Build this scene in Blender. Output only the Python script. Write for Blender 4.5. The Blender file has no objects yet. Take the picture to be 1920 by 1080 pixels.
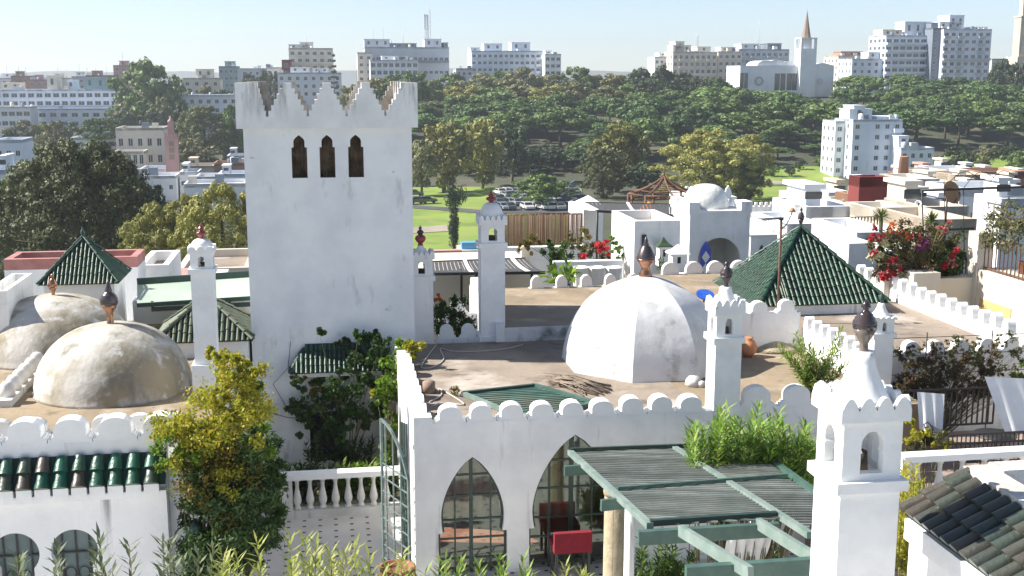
import bpy, bmesh, math, random
import numpy as np
from mathutils import Vector, Matrix
S = bpy.context.scene
COL = S.collection
rnd = random.Random(7)
R = math.radians
PI = math.pi
# ------------------------------------------------------------------ camera
FPX = 2200.0
PITCH = math.atan(405 / FPX)
cd = bpy.data.cameras.new('camera')
cd.sensor_width = 36
cd.lens = FPX / 1920 * 36
cd.clip_start = 0.1
cd.clip_end = 60000
cam = bpy.data.objects.new('camera', cd)
COL.objects.link(cam)
cam.rotation_euler = (PI / 2 - PITCH, 0, 0)
S.camera = cam
# ------------------------------------------------------------------ sky, sun
SUN_EL = R(41)
SUN_H = Vector((-0.998, 0.045, 0)).normalized()        # horizontal direction TOWARDS the sun
sv = Vector((SUN_H.x * math.cos(SUN_EL), SUN_H.y * math.cos(SUN_EL), math.sin(SUN_EL)))
wd = bpy.data.worlds.new('World')
S.world = wd
wd.use_nodes = True
nt = wd.node_tree
sky = nt.nodes.new('ShaderNodeTexSky')
sky.sky_type = 'NISHITA'
sky.sun_disc = False
sky.sun_elevation = SUN_EL
sky.sun_rotation = math.atan2(SUN_H.x, SUN_H.y)
sky.altitude = 2800
sky.air_density = 1.0
sky.dust_density = 1.5
sky.ozone_density = 2.0
bg = nt.nodes['Background']
bg.inputs[1].default_value = 0.10
hs_ = nt.nodes.new('ShaderNodeHueSaturation')                # a hazy, slightly washed-out sky
hs_.inputs['Saturation'].default_value = .84; hs_.inputs['Value'].default_value = .71
nt.links.new(sky.outputs[0], hs_.inputs['Color'])
nt.links.new(hs_.outputs[0], bg.inputs[0])
sl = bpy.data.lights.new('sun', 'SUN')
sl.energy = 4.3
sl.angle = R(0.55)
sl.color = (1.0, 0.95, 0.86)
so = bpy.data.objects.new('sun', sl)
COL.objects.link(so)
so.rotation_euler = (-sv).to_track_quat('-Z', 'Y').to_euler()
S.view_settings.view_transform = 'Standard'
S.view_settings.look = 'None'
S.view_settings.gamma = 1
S.view_settings.exposure = 1.2
S.cycles.use_denoising = True
S.cycles.max_bounces = 6
S.cycles.volume_bounces = 0
S.cycles.transparent_max_bounces = 8
# ------------------------------------------------------------------ frames
TH = R(9)                      # the streets run nine degrees off the view axis
CT, ST = math.cos(TH), math.sin(TH)
def W(u, v, z): return Vector((u * CT - v * ST, u * ST + v * CT, z))
def G(x, y): return (x * CT + y * ST, -x * ST + y * CT)
def ray(px, py):
    xc = (px - 960) / FPX; yc = (540 - py) / FPX
    return Vector((xc, yc * math.sin(PITCH) + math.cos(PITCH), yc * math.cos(PITCH) - math.sin(PITCH)))
def P(px, py, D):              # world point on that sight line at distance D
    d = ray(px, py); return d * (D / d.y)
def GZ(px, py, z):             # street-frame (u, v) where the sight line meets height z
    d = ray(px, py); t = z / d.z; return G(d.x * t, d.y * t)
def GV(px, py, v):             # street-frame (u, z) where the sight line meets depth v
    d = ray(px, py); g = G(d.x, d.y); t = v / g[1]; return (g[0] * t, d.z * t)
def GU(px, py, u):
    d = ray(px, py); g = G(d.x, d.y); t = u / g[0]; return (g[1] * t, d.z * t)
# ------------------------------------------------------------------ materials
def _n(t, typ, **kw):
    n = t.nodes.new(typ)
    for k, x in kw.items(): setattr(n, k, x)
    return n
def _mix(t, fac, a, b, mode='MIX'):
    m = _n(t, 'ShaderNodeMix', data_type='RGBA', blend_type=mode)
    for s, x in ((m.inputs[0], fac), (m.inputs[6], a), (m.inputs[7], b)):
        if hasattr(x, 'links'): t.links.new(x, s)
        elif isinstance(x, (int, float)): s.default_value = x
        else: s.default_value = (*x, 1)
    return m.outputs[2]
def _noise(t, vec, scale, lo, hi, detail=5, stretch=None, rough=.6):
    if stretch:
        mp = _n(t, 'ShaderNodeMapping'); mp.inputs['Scale'].default_value = stretch
        t.links.new(vec, mp.inputs[0]); vec = mp.outputs[0]
    n = _n(t, 'ShaderNodeTexNoise'); n.inputs['Scale'].default_value = scale
    n.inputs['Detail'].default_value = detail; n.inputs['Roughness'].default_value = rough
    t.links.new(vec, n.inputs['Vector'])
    r = _n(t, 'ShaderNodeMapRange'); r.inputs[1].default_value = lo; r.inputs[2].default_value = hi
    t.links.new(n.outputs[0], r.inputs[0])
    return r.outputs[0]
def mat(name, base, rough=.7, c2=None, s2=1.5, r2=(.4, .65), stain=None, st=(.58, .75), ss=1.0, sstr=(5, 5, .45), zband=None,
        extra=None, objvar=0, bump=0, bs=14, metal=0, island=0, transl=0, spec=.5, coat=0, ramp=None, emit=None, alpha=None):
    m = bpy.data.materials.new(name); m.use_nodes = True
    t = m.node_tree; b = t.nodes['Principled BSDF']
    tc = _n(t, 'ShaderNodeTexCoord').outputs['Object']
    col = None
    if ramp:                                             # leaf or tile colours picked per island
        g = _n(t, 'ShaderNodeNewGeometry').outputs['Random Per Island']
        cr = _n(t, 'ShaderNodeValToRGB'); e = cr.color_ramp.elements
        e[0].color = (*ramp[0], 1); e[1].color = (*ramp[-1], 1)
        for i, c in enumerate(ramp[1:-1]):
            x = e.new((i + 1) / (len(ramp) - 1)); x.color = (*c, 1)
        t.links.new(g, cr.inputs[0]); col = cr.outputs[0]
    if c2 is not None:
        col = _mix(t, _noise(t, tc, s2, *r2), col if col is not None else base, c2)
    if extra:                                            # a third tone: (colour, scale, lo, hi)
        col = _mix(t, _noise(t, tc, extra[1], extra[2], extra[3]), col if col is not None else base, extra[0])
    if stain is not None:
        f = _noise(t, tc, ss, *st, stretch=sstr)
        if zband:
            sp = _n(t, 'ShaderNodeSeparateXYZ'); t.links.new(tc, sp.inputs[0])
            mr = _n(t, 'ShaderNodeMapRange'); mr.inputs[1].default_value = zband[0]; mr.inputs[2].default_value = zband[1]
            t.links.new(sp.outputs[2], mr.inputs[0])
            ml = _n(t, 'ShaderNodeMath', operation='MULTIPLY')
            t.links.new(f, ml.inputs[0]); t.links.new(mr.outputs[0], ml.inputs[1]); f = ml.outputs[0]
        col = _mix(t, f, col if col is not None else base, stain)
    if island:
        g = _n(t, 'ShaderNodeNewGeometry').outputs['Random Per Island']
        mr = _n(t, 'ShaderNodeMapRange'); mr.inputs[3].default_value = 1 - island; mr.inputs[4].default_value = 1 + island
        t.links.new(g, mr.inputs[0])
        col = _mix(t, 1.0, col if col is not None else base, mr.outputs[0], 'MULTIPLY')
    if objvar:
        oi = _n(t, 'ShaderNodeObjectInfo').outputs['Random']
        mr = _n(t, 'ShaderNodeMapRange'); mr.inputs[3].default_value = 1 - objvar; mr.inputs[4].default_value = 1 + objvar
        t.links.new(oi, mr.inputs[0])
        col = _mix(t, 1.0, col if col is not None else base, mr.outputs[0], 'MULTIPLY')
    if col is None: b.inputs['Base Color'].default_value = (*base, 1)
    else: t.links.new(col, b.inputs['Base Color'])
    b.inputs['Roughness'].default_value = rough
    b.inputs['Metallic'].default_value = metal
    b.inputs['Specular IOR Level'].default_value = spec
    b.inputs['Coat Weight'].default_value = coat
    if bump:
        n = _n(t, 'ShaderNodeTexNoise'); n.inputs['Scale'].default_value = bs; n.inputs['Detail'].default_value = 6
        t.links.new(tc, n.inputs['Vector'])
        bp = _n(t, 'ShaderNodeBump'); bp.inputs['Strength'].default_value = bump; bp.inputs['Distance'].default_value = .05
        t.links.new(n.outputs[0], bp.inputs['Height']); t.links.new(bp.outputs[0], b.inputs['Normal'])
    if transl:
        tr = _n(t, 'ShaderNodeBsdfTranslucent')
        if col is not None: t.links.new(_mix(t, 1.0, col, (1.15, 1.25, .6), 'MULTIPLY'), tr.inputs[0])
        else: tr.inputs[0].default_value = (*base, 1)
        ms = _n(t, 'ShaderNodeMixShader'); ms.inputs[0].default_value = transl
        t.links.new(b.outputs[0], ms.inputs[1]); t.links.new(tr.outputs[0], ms.inputs[2])
        t.links.new(ms.outputs[0], t.nodes['Material Output'].inputs[0])
    return m
M = {}
WH = (.87, .87, .86)
M['plaster'] = mat('plaster', WH, .85, (.75, .755, .755), 1.1, (.42, .66), (.40, .39, .36), (.60, .80), 1.1, sstr=(3.5, 3.5, .4), bump=.4, bs=3.2)
M['plaster_streak'] = mat('plaster_streak', WH, .85, (.77, .78, .785), 1.0, (.42, .7), (.20, .195, .18), (.575, .69), 1.0, (3.0, 3.0, .14), zband=(1.6, 3.4), bump=.25, bs=9)
M['plaster_clean'] = mat('plaster_clean', (.88, .88, .87), .8, (.76, .76, .755), 1.6, (.4, .7), bump=.4, bs=3.2)
M['plaster_tower'] = mat('plaster_tower', (.88, .885, .88), .85, (.74, .755, .775), .6, (.42, .64), (.42, .43, .43), (.60, .80), .9, (2.6, 2.6, .9), bump=.4, bs=3.2)
M['plaster_crown'] = mat('plaster_crown', (.86, .86, .85), .85, (.74, .74, .73), 1.2, (.4, .7), (.16, .15, .125), (.54, .70), 1.0, (3.4, 3.4, .55), zband=(.1, .95), bump=.3, bs=9)
M['plaster_worn'] = mat('plaster_worn', (.72, .71, .69), .9, (.55, .54, .51), 1.3, (.4, .65), (.22, .2, .17), (.6, .8), 1.2, (4, 4, .6), bump=.35, bs=8)
M['plaster_base'] = mat('plaster_base', (.72, .715, .70), .9, (.5, .49, .46), 2.2, (.45, .7), (.12, .115, .10), (.45, .7), 1.6, (1.5, 1.5, 1.5), bump=.3, bs=9)
M['dome_lichen'] = mat('dome_lichen', (.53, .505, .465), .95, (.285, .245, .17), .6, (.42, .58), (.18, .165, .13), (.54, .74), 1.6, (1.2, 1.2, .45), extra=((.60, .59, .57), 3.2, .55, .70), bump=.3, bs=9)
M['dome_white'] = mat('dome_white', (.70, .70, .695), .9, (.54, .54, .54), 1.1, (.44, .68), (.33, .32, .30), (.58, .74), 2.2, (1, 1, 1), extra=((.80, .80, .79), 3.5, .55, .75), bump=.25, bs=4)
M['dome_grey'] = mat('dome_grey', (.74, .75, .73), .9, (.42, .44, .43), .9, (.4, .68), bump=.4, bs=8)
M['roof_screed'] = mat('roof_screed', (.30, .245, .195), .95, (.20, .16, .125), .5, (.42, .60), extra=((.50, .44, .385), .40, .52, .66), stain=(.12, .095, .075), st=(.56, .72), ss=1.1, sstr=(1, 1.6, 1), bump=.35, bs=6)
M['roof_ochre'] = mat('roof_ochre', (.33, .255, .17), .95, (.22, .17, .115), .6, (.36, .64), extra=((.44, .37, .29), 1.0, .54, .74), stain=(.13, .1, .07), st=(.6, .78), ss=1.5, sstr=(1, 1, 1), bump=.35, bs=6)
M['tile_green'] = mat('tile_green', (.02, .08, .045), .40, ramp=[(.007, .032, .018), (.013, .052, .028), (.022, .075, .04), (.010, .04, .024), (.03, .06, .03)], coat=.06, bump=.3, bs=16)
M['tile_mixed'] = mat('tile_mixed', (.02, .1, .06), .40, ramp=[(.012, .10, .062), (.02, .075, .055), (.015, .115, .07), (.014, .09, .06), (.05, .065, .048), (.010, .08, .05), (.014, .10, .064), (.09, .045, .04), (.012, .11, .07), (.016, .085, .05)], c2=(.035, .05, .035), s2=5, r2=(.5, .72), coat=.1, bump=.3, bs=14)
M['tile_olive'] = mat('tile_olive', (.08, .08, .06), .36, ramp=[(.055, .068, .054), (.07, .07, .055), (.045, .065, .054), (.085, .07, .055), (.058, .06, .05), (.04, .058, .05)], c2=(.05, .05, .04), s2=9, r2=(.5, .75), coat=.15, bump=.25, bs=18)
M['tile_moss'] = mat('tile_moss', (.06, .08, .04), .5, ramp=[(.05, .075, .04), (.075, .09, .045), (.035, .07, .04), (.09, .09, .05)], coat=.1)
M['copper'] = mat('copper', (.42, .22, .13), .26, (.25, .12, .08), 5, (.4, .65), metal=.85)
M['bronze_dark'] = mat('bronze_dark', (.085, .075, .085), .32, (.12, .085, .075), 6, (.45, .7), metal=.6)
M['glaze_red'] = mat('glaze_red', (.30, .035, .03), .25, (.12, .03, .03), 9, (.45, .6), coat=.4)
M['glaze_brown'] = mat('glaze_brown', (.028, .02, .024), .2, (.055, .038, .034), 5, (.45, .65), coat=.5)
M['wood_green_dark'] = mat('wood_green_dark', (.018, .045, .035), .5, (.03, .06, .048), 4, (.4, .7))
M['wood_green_pale'] = mat('wood_green_pale', (.17, .225, .20), .6, (.25, .30, .28), 3, (.4, .7), stain=(.12, .2, .165), st=(.5, .72), ss=2.4, sstr=(1, 1, 1))
M['wood_green_mid'] = mat('wood_green_mid', (.05, .105, .088), .5, (.08, .15, .125), 4, (.4, .7))
M['glaze_grey'] = mat('glaze_grey', (.12, .09, .078), .25, (.19, .15, .125), 3, (.4, .65), coat=.4)
M['iron'] = mat('iron', (.025, .024, .026), .5)
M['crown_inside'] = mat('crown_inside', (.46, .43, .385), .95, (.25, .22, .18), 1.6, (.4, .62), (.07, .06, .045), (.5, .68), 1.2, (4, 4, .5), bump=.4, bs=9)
M['iron_rust'] = mat('iron_rust', (.17, .085, .05), .7, (.09, .045, .03), 6, (.4, .6))
M['iron_green'] = mat('iron_green', (.02, .05, .04), .4)
M['glass'] = mat('glass', (.02, .03, .03), .05, spec=.9)
M['pane_dark'] = mat('pane_dark', (.035, .045, .055), .12, spec=.8, island=.5)
M['hollow'] = mat('hollow', (.10, .075, .05), .95, (.05, .04, .03), 5, (.4, .6))
M['terracotta'] = mat('terracotta', (.33, .13, .075), .8, (.24, .095, .06), 5, (.4, .65))
M['stone_column'] = mat('stone_column', (.42, .36, .25), .85, (.30, .25, .16), 3, (.4, .65), bump=.3, bs=20)
M['canvas'] = mat('canvas', (.05, .05, .055), .9, (.08, .08, .085), 8, (.4, .6), island=.1)
M['cloth_white'] = mat('cloth_white', (.8, .8, .8), .9, (.72, .73, .76), 4, (.4, .7))
M['earth'] = mat('earth', (.16, .12, .08), 1, (.09, .075, .05), .05, (.4, .6))
M['bark'] = mat('bark', (.12, .095, .07), .95, (.07, .055, .04), 3, (.4, .6))
M['bark_pale'] = mat('bark_pale', (.22, .19, .15), .95, (.14, .11, .085), 3, (.4, .6))
M['stem'] = mat('stem', (.17, .13, .075), .8, (.12, .13, .05), 4, (.4, .6))
def leafm(name, cols, transl=.25, rough=.55): M[name] = mat(name, cols[0], rough, ramp=cols, transl=transl, spec=.3, objvar=.28 if name.startswith('far') else 0)
leafm('leaf_oleander', [(.13, .23, .035), (.21, .32, .06), (.28, .36, .08), (.09, .16, .03), (.36, .38, .12)], .35)
leafm('leaf_oleander_pale', [(.38, .39, .12), (.28, .33, .07), (.46, .44, .18), (.21, .27, .06)], .35)
leafm('leaf_dusty', [(.09, .13, .07), (.14, .17, .10), (.20, .22, .14), (.06, .09, .05)], .25)
leafm('leaf_dark', [(.042, .085, .025), (.065, .12, .035), (.033, .065, .022), (.09, .145, .038)], .2)
leafm('leaf_vine', [(.045, .10, .018), (.08, .15, .025), (.03, .07, .015), (.11, .18, .03)], .3)
leafm('leaf_bright', [(.12, .22, .02), (.18, .28, .03), (.08, .16, .02), (.22, .30, .04)], .35)
leafm('leaf_gold', [(.40, .37, .04), (.46, .40, .04), (.30, .36, .05), (.40, .27, .03), (.20, .28, .04)], .35)
leafm('leaf_rust', [(.20, .13, .03), (.24, .14, .03), (.14, .17, .035), (.12, .12, .03)], .3)
leafm('leaf_redbrown', [(.10, .06, .035), (.15, .075, .05), (.08, .085, .03), (.13, .12, .05), (.19, .09, .07)], .25)
leafm('leaf_olive', [(.11, .12, .05), (.16, .16, .07), (.08, .09, .035), (.20, .17, .085)], .25)
leafm('leaf_palm', [(.06, .12, .03), (.11, .16, .05), (.05, .09, .03), (.2, .2, .07)], .25)
leafm('petal_red', [(.55, .03, .05), (.65, .06, .08), (.5, .02, .06)], .3)
leafm('petal_pink', [(.6, .12, .16), (.65, .3, .28), (.55, .06, .12)], .3)
leafm('petal_magenta', [(.35, .04, .28), (.42, .08, .32)], .3)
leafm('petal_orange', [(.6, .2, .05), (.65, .12, .05)], .3)
leafm('petal_cream', [(.7, .66, .5), (.65, .62, .42)], .3)
leafm('far_pine', [(.050, .095, .034), (.076, .135, .042), (.115, .18, .05), (.06, .108, .038)], .12)
leafm('far_pine_light', [(.095, .155, .044), (.13, .20, .056), (.165, .23, .068), (.075, .125, .04)], .12)
leafm('far_eucalyptus', [(.25, .25, .065), (.32, .30, .085), (.18, .195, .058), (.35, .31, .11)], .14)
leafm('far_olive', [(.155, .165, .075), (.20, .195, .09), (.115, .13, .06), (.24, .21, .105)], .14)
leafm('far_dark', [(.05, .078, .040), (.07, .10, .046), (.036, .056, .033), (.09, .11, .052)], .1)
leafm('far_brown', [(.095, .115, .050), (.135, .15, .06), (.072, .09, .042), (.17, .17, .07)], .1)
# ------------------------------------------------------------------ mesh builder
class MB:
    def __init__(s): s.v = []; s.f = []; s.m = []; s.s = []; s.M = None
    def add(s, vs, fs, mi=0, sm=False):
        o = len(s.v)
        if s.M is not None: vs = [s.M @ Vector(x) for x in vs]
        s.v += [tuple(x) for x in vs]
        for f in fs: s.f.append(tuple(i + o for i in f)); s.m.append(mi); s.s.append(sm)
    def box(s, x0, x1, y0, y1, z0, z1, mi=0, skip=''):
        vs = [(x0, y0, z0), (x1, y0, z0), (x1, y1, z0), (x0, y1, z0), (x0, y0, z1), (x1, y0, z1), (x1, y1, z1), (x0, y1, z1)]
        fs = {'b': (0, 3, 2, 1), 't': (4, 5, 6, 7), 'f': (0, 1, 5, 4), 'k': (2, 3, 7, 6), 'l': (3, 0, 4, 7), 'r': (1, 2, 6, 5)}
        s.add(vs, [q for k, q in fs.items() if k not in skip], mi); return s
    def prism(s, poly, y0, y1, mi=0, bottom=True, sm=False):     # outline in (x, z), counter-clockwise seen from the front
        n = len(poly)
        vs = [(x, y0, z) for x, z in poly] + [(x, y1, z) for x, z in poly]
        fs = [tuple(range(n)), tuple(range(2 * n - 1, n - 1, -1))]
        for i in range(n):
            j = (i + 1) % n
            if not bottom and j == 0: continue
            fs.append((i, i + n, j + n, j))
        s.add(vs, fs, mi, False); return s
    def prismz(s, poly, z0, z1, mi=0):
        n = len(poly)
        vs = [(x, y, z0) for x, y in poly] + [(x, y, z1) for x, y in poly]
        fs = [tuple(range(n - 1, -1, -1)), tuple(range(n, 2 * n))]
        for i in range(n): j = (i + 1) % n; fs.append((i, j, j + n, i + n))
        s.add(vs, fs, mi); return s
    def lathe(s, prof, n=20, cx=0, cy=0, mi=0, sm=True, rot=0, flute=None):
        vs = []; fs = []
        for r, z in prof:
            for k in range(n):
                a = 2 * PI * k / n + rot; rr = r * (1 + flute * math.cos(a * n / 2) if flute else 1)
                vs.append((cx + rr * math.cos(a), cy + rr * math.sin(a), z))
        for i in range(len(prof) - 1):
            for k in range(n):
                a = i * n + k; b = i * n + (k + 1) % n
                fs.append((a, b, b + n, a + n))
        fs.append(tuple(range(n - 1, -1, -1))); fs.append(tuple(range((len(prof) - 1) * n, len(prof) * n)))
        s.add(vs, fs, mi, sm); return s
    def tube(s, pts, r, n=6, mi=0, cap=True):
        pts = [Vector(p) for p in pts]; vs = []; fs = []
        rs = r if isinstance(r, (list, tuple)) else [r] * len(pts)
        up = Vector((0, 0, 1)); prev = None
        for i, p in enumerate(pts):
            d = (pts[min(i + 1, len(pts) - 1)] - pts[max(i - 1, 0)]).normalized()
            a = prev if prev is not None else (up if abs(d.z) < .9 else Vector((1, 0, 0)))
            x = d.cross(a)
            if x.length < 1e-6: x = d.cross(Vector((0, 1, 0)))
            x.normalize(); y = x.cross(d).normalized(); prev = y
            for k in range(n):
                t = 2 * PI * k / n; vs.append(p + (x * math.cos(t) + y * math.sin(t)) * rs[i])
        for i in range(len(pts) - 1):
            for k in range(n):
                a = i * n + k; b = i * n + (k + 1) % n; fs.append((a, b, b + n, a + n))
        if cap: fs.append(tuple(range(n - 1, -1, -1))); fs.append(tuple(range((len(pts) - 1) * n, len(pts) * n)))
        s.add(vs, fs, mi, True); return s
    def beam(s, a, b, w, h, mi=0):                                # rectangular bar from a to b
        a = Vector(a); b = Vector(b); d = (b - a).normalized()
        x = d.cross(Vector((0, 0, 1)))
        if x.length < 1e-5: x = Vector((1, 0, 0))
        x.normalize(); y = x.cross(d).normalized()
        vs = [p + x * sx * w / 2 + y * sy * h / 2 for p in (a, b) for sx, sy in ((-1, -1), (1, -1), (1, 1), (-1, 1))]
        s.add(vs, [(3, 2, 1, 0), (4, 5, 6, 7), (0, 1, 5, 4), (1, 2, 6, 5), (2, 3, 7, 6), (3, 0, 4, 7)], mi); return s
    def build(s, name, mats, parent=None, loc=None, rot=None):
        me = bpy.data.meshes.new(name)
        me.from_pydata(s.v, [], s.f)
        for m in (mats if isinstance(mats, (list, tuple)) else [mats]): me.materials.append(M[m] if isinstance(m, str) else m)
        me.polygons.foreach_set('material_index', s.m)
        me.polygons.foreach_set('use_smooth', s.s)
        me.update()
        o = bpy.data.objects.new(name, me); COL.objects.link(o)
        if parent: o.parent = parent
        if loc is not None: o.location = loc
        if rot is not None: o.rotation_euler = (0, 0, rot)
        return o
def npmesh(name, V, F, mats, mi=None, parent=None, loc=None, rot=None, smooth=False):
    me = bpy.data.meshes.new(name)
    nv, nf, k = len(V), len(F), F.shape[1]
    me.vertices.add(nv); me.vertices.foreach_set('co', np.asarray(V, dtype=np.float32).ravel())
    me.loops.add(nf * k); me.loops.foreach_set('vertex_index', np.asarray(F, dtype=np.int32).ravel())
    me.polygons.add(nf); me.polygons.foreach_set('loop_start', np.arange(0, nf * k, k, dtype=np.int32))
    for m in (mats if isinstance(mats, (list, tuple)) else [mats]): me.materials.append(M[m])
    if mi is not None: me.polygons.foreach_set('material_index', np.asarray(mi, dtype=np.int32))
    if smooth: me.polygons.foreach_set('use_smooth', np.ones(nf, dtype=bool))
    me.update(calc_edges=True)
    o = bpy.data.objects.new(name, me); COL.objects.link(o)
    if parent: o.parent = parent
    if loc is not None: o.location = loc
    if rot is not None: o.rotation_euler = (0, 0, rot)
    return o
def tag(o, label=None, cat=None, group=None, kind=None):
    if label: o['label'] = label
    if cat: o['category'] = cat
    if group: o['group'] = group
    if kind: o['kind'] = kind
    return o
def thing(name, label, cat, u, v, z, rot=0, group=None):
    o = bpy.data.objects.new(name, None); COL.objects.link(o)
    o.empty_display_size = .3
    o.location = W(u, v, z); o.rotation_euler = (0, 0, TH + rot)
    return tag(o, label, cat, group)
def wthing(name, label, cat, loc, rot=0, group=None):
    o = thing(name, label, cat, 0, 0, 0, 0, group); o.location = loc; o.rotation_euler = (0, 0, rot); return o
def share(o, parent, name=None, loc=None, rot=None):
    c = o.copy(); COL.objects.link(c); c.parent = parent
    if loc is not None: c.location = loc
    if rot is not None: c.rotation_euler = (0, 0, rot)
    return c
def dup(root, loc, rotz=None, scale=None, label=None):
    kids = list(root.children)
    r = root.copy(); COL.objects.link(r); r.location = loc
    if rotz is not None: r.rotation_euler = (0, 0, rotz)
    if scale is not None: r.scale = scale if not isinstance(scale, (int, float)) else (scale,) * 3
    if label: r['label'] = label
    for ch in kids:
        c = ch.copy(); COL.objects.link(c); c.parent = r
        for g in list(ch.children):
            d = g.copy(); COL.objects.link(d); d.parent = c
    return r
# ------------------------------------------------------------------ wall helpers
def arch_wall(mb, u0, u1, z0, z1, cx, prof, y0, y1, mi=0, rv=None, ends=True):
    """wall panel with one opening; prof = [(z, half width)] from its sill to its crown"""
    rv = mi if rv is None else rv
    zs, hs = prof[0]
    def quad(a, b, c, d): mb.add([(x, y0, z) for x, z in (a, b, c, d)], [(0, 1, 2, 3)], mi); mb.add([(x, y1, z) for x, z in (a, b, c, d)], [(3, 2, 1, 0)], mi)
    if zs > z0:
        quad((u0, z0), (u1, z0), (u1, zs), (u0, zs))
        mb.add([(cx - hs, y0, zs), (cx + hs, y0, zs), (cx + hs, y1, zs), (cx - hs, y1, zs)], [(0, 1, 2, 3)], rv)
    for (za, ha), (zb, hb) in zip(prof, prof[1:]):
        if zb > za:
            quad((u0, za), (cx - ha, za), (cx - hb, zb), (u0, zb)); quad((cx + ha, za), (u1, za), (u1, zb), (cx + hb, zb))
        mb.add([(cx - ha, y0, za), (cx - ha, y1, za), (cx - hb, y1, zb), (cx - hb, y0, zb)], [(0, 1, 2, 3)], rv, False)
        mb.add([(cx + ha, y0, za), (cx + hb, y0, zb), (cx + hb, y1, zb), (cx + ha, y1, za)], [(0, 1, 2, 3)], rv, False)
    zt, ht = prof[-1]
    if z1 > zt: quad((u0, zt), (u1, zt), (u1, z1), (u0, z1))
    if ends:
        mb.add([(u0, y0, z0), (u0, y1, z0), (u0, y1, z1), (u0, y0, z1)], [(3, 2, 1, 0)], mi)
        mb.add([(u1, y0, z0), (u1, y1, z0), (u1, y1, z1), (u1, y0, z1)], [(0, 1, 2, 3)], mi)
        mb.add([(u0, y0, z1), (u1, y0, z1), (u1, y1, z1), (u0, y1, z1)], [(0, 1, 2, 3)], mi)
def pointed(z0, zs, zt, w, n=9, pinch=0.0):              # straight sides to zs, then a pointed arch to zt
    out = [(z0, w - pinch)] if z0 < zs else []
    for i in range(n + 1):
        t = i / n; out.append((zs + (zt - zs) * t, max(0.0, w * (1 - t ** 1.75) ** .78 if t < 1 else 0)))
    return out
def roundarch(z0, zs, w, n=9):
    out = [(z0, w)] if z0 < zs else []
    return out + [(zs + w * math.sin(PI / 2 * i / n), max(0, w * math.cos(PI / 2 * i / n))) for i in range(n + 1)]
def horseshoe(z0, zs, w, r, n=12):                       # jambs of half width w up to zs, then a circle of radius r > w
    a0 = -math.acos(w / r); zc = zs - r * math.sin(a0)
    return [(z0, w)] + [(zc + r * math.sin(a0 + (PI / 2 - a0) * i / n), max(0, r * math.cos(a0 + (PI / 2 - a0) * i / n))) for i in range(n + 1)]
def facade(mb, u0, u1, z0, z1, ops, y=0, dep=.2, mi=0, rv=None):
    """flat front at y facing -y with rectangular openings (a, b, c, d) = u, u, z, z and their reveals"""
    rv = mi if rv is None else rv
    us = sorted({u0, u1, *[o[0] for o in ops], *[o[1] for o in ops]}); zs = sorted({z0, z1, *[o[2] for o in ops], *[o[3] for o in ops]})
    for i in range(len(us) - 1):
        for j in range(len(zs) - 1):
            cu, cz = (us[i] + us[i + 1]) / 2, (zs[j] + zs[j + 1]) / 2
            if any(o[0] < cu < o[1] and o[2] < cz < o[3] for o in ops): continue
            mb.add([(us[i], y, zs[j]), (us[i + 1], y, zs[j]), (us[i + 1], y, zs[j + 1]), (us[i], y, zs[j + 1])], [(0, 1, 2, 3)], mi)
    for a, b, c, d in ops:
        e = y + dep
        mb.add([(a, y, c), (b, y, c), (b, y, d), (a, y, d), (a, e, c), (b, e, c), (b, e, d), (a, e, d)],
               [(0, 4, 5, 1), (1, 5, 6, 2), (2, 6, 7, 3), (3, 7, 4, 0)], rv)
def merlon_poly(w, h, sh=.22, n=10):                     # rounded merlon standing on two small shoulders
    b = w / 2; r = b * .74; sz = h * sh
    pts = [(b, 0), (b, sz * .55), (b * .86, sz * .55), (b * .86, sz), (r, sz)]
    zc = sz + (h - sz) * .38
    pts += [(r * math.cos(PI * i / n), zc + (h - zc) * math.sin(PI * i / n)) for i in range(n + 1)]
    pts += [(-r, sz), (-b * .86, sz), (-b * .86, sz * .55), (-b, sz * .55), (-b, 0)]
    return pts[::-1][::-1]
def parapet(name, label, a, b, z0, z1, th=.2, pitch=.6, mh=.34, mw=None, m='plaster', cat='parapet wall', group=None, first=None, merl=True, mtop=None):
    """wall from a to b (street u, v), top of the wall at z1 with rounded merlons above; its outer face on the right of a->b"""
    a = Vector(a); b = Vector(b); L = (b - a).length; ang = math.atan2(b.y - a.y, b.x - a.x)
    t = thing(name, label, cat, a.x, a.y, z0, ang, group)
    MB().box(0, L, 0, th, 0, z1 - z0).build('wall', m, t)
    if merl:
        n = max(1, int(round(L / pitch))); step = L / n; w = mw or step * .98
        mb = MB(); mb.prism(merlon_poly(w, mh), .002, th - .002, bottom=False)
        mo = mb.build('merlon', mtop or m, t); mo.location = (step / 2, 0, z1 - z0)
        for i in range(1, n): c_ = share(mo, t, loc=(step * (i + .5), 0, z1 - z0), rot=rnd.uniform(-.025, .025)); c_.scale = (rnd.uniform(.92, 1.0), 1, rnd.uniform(.92, 1.06))
    return t
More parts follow.
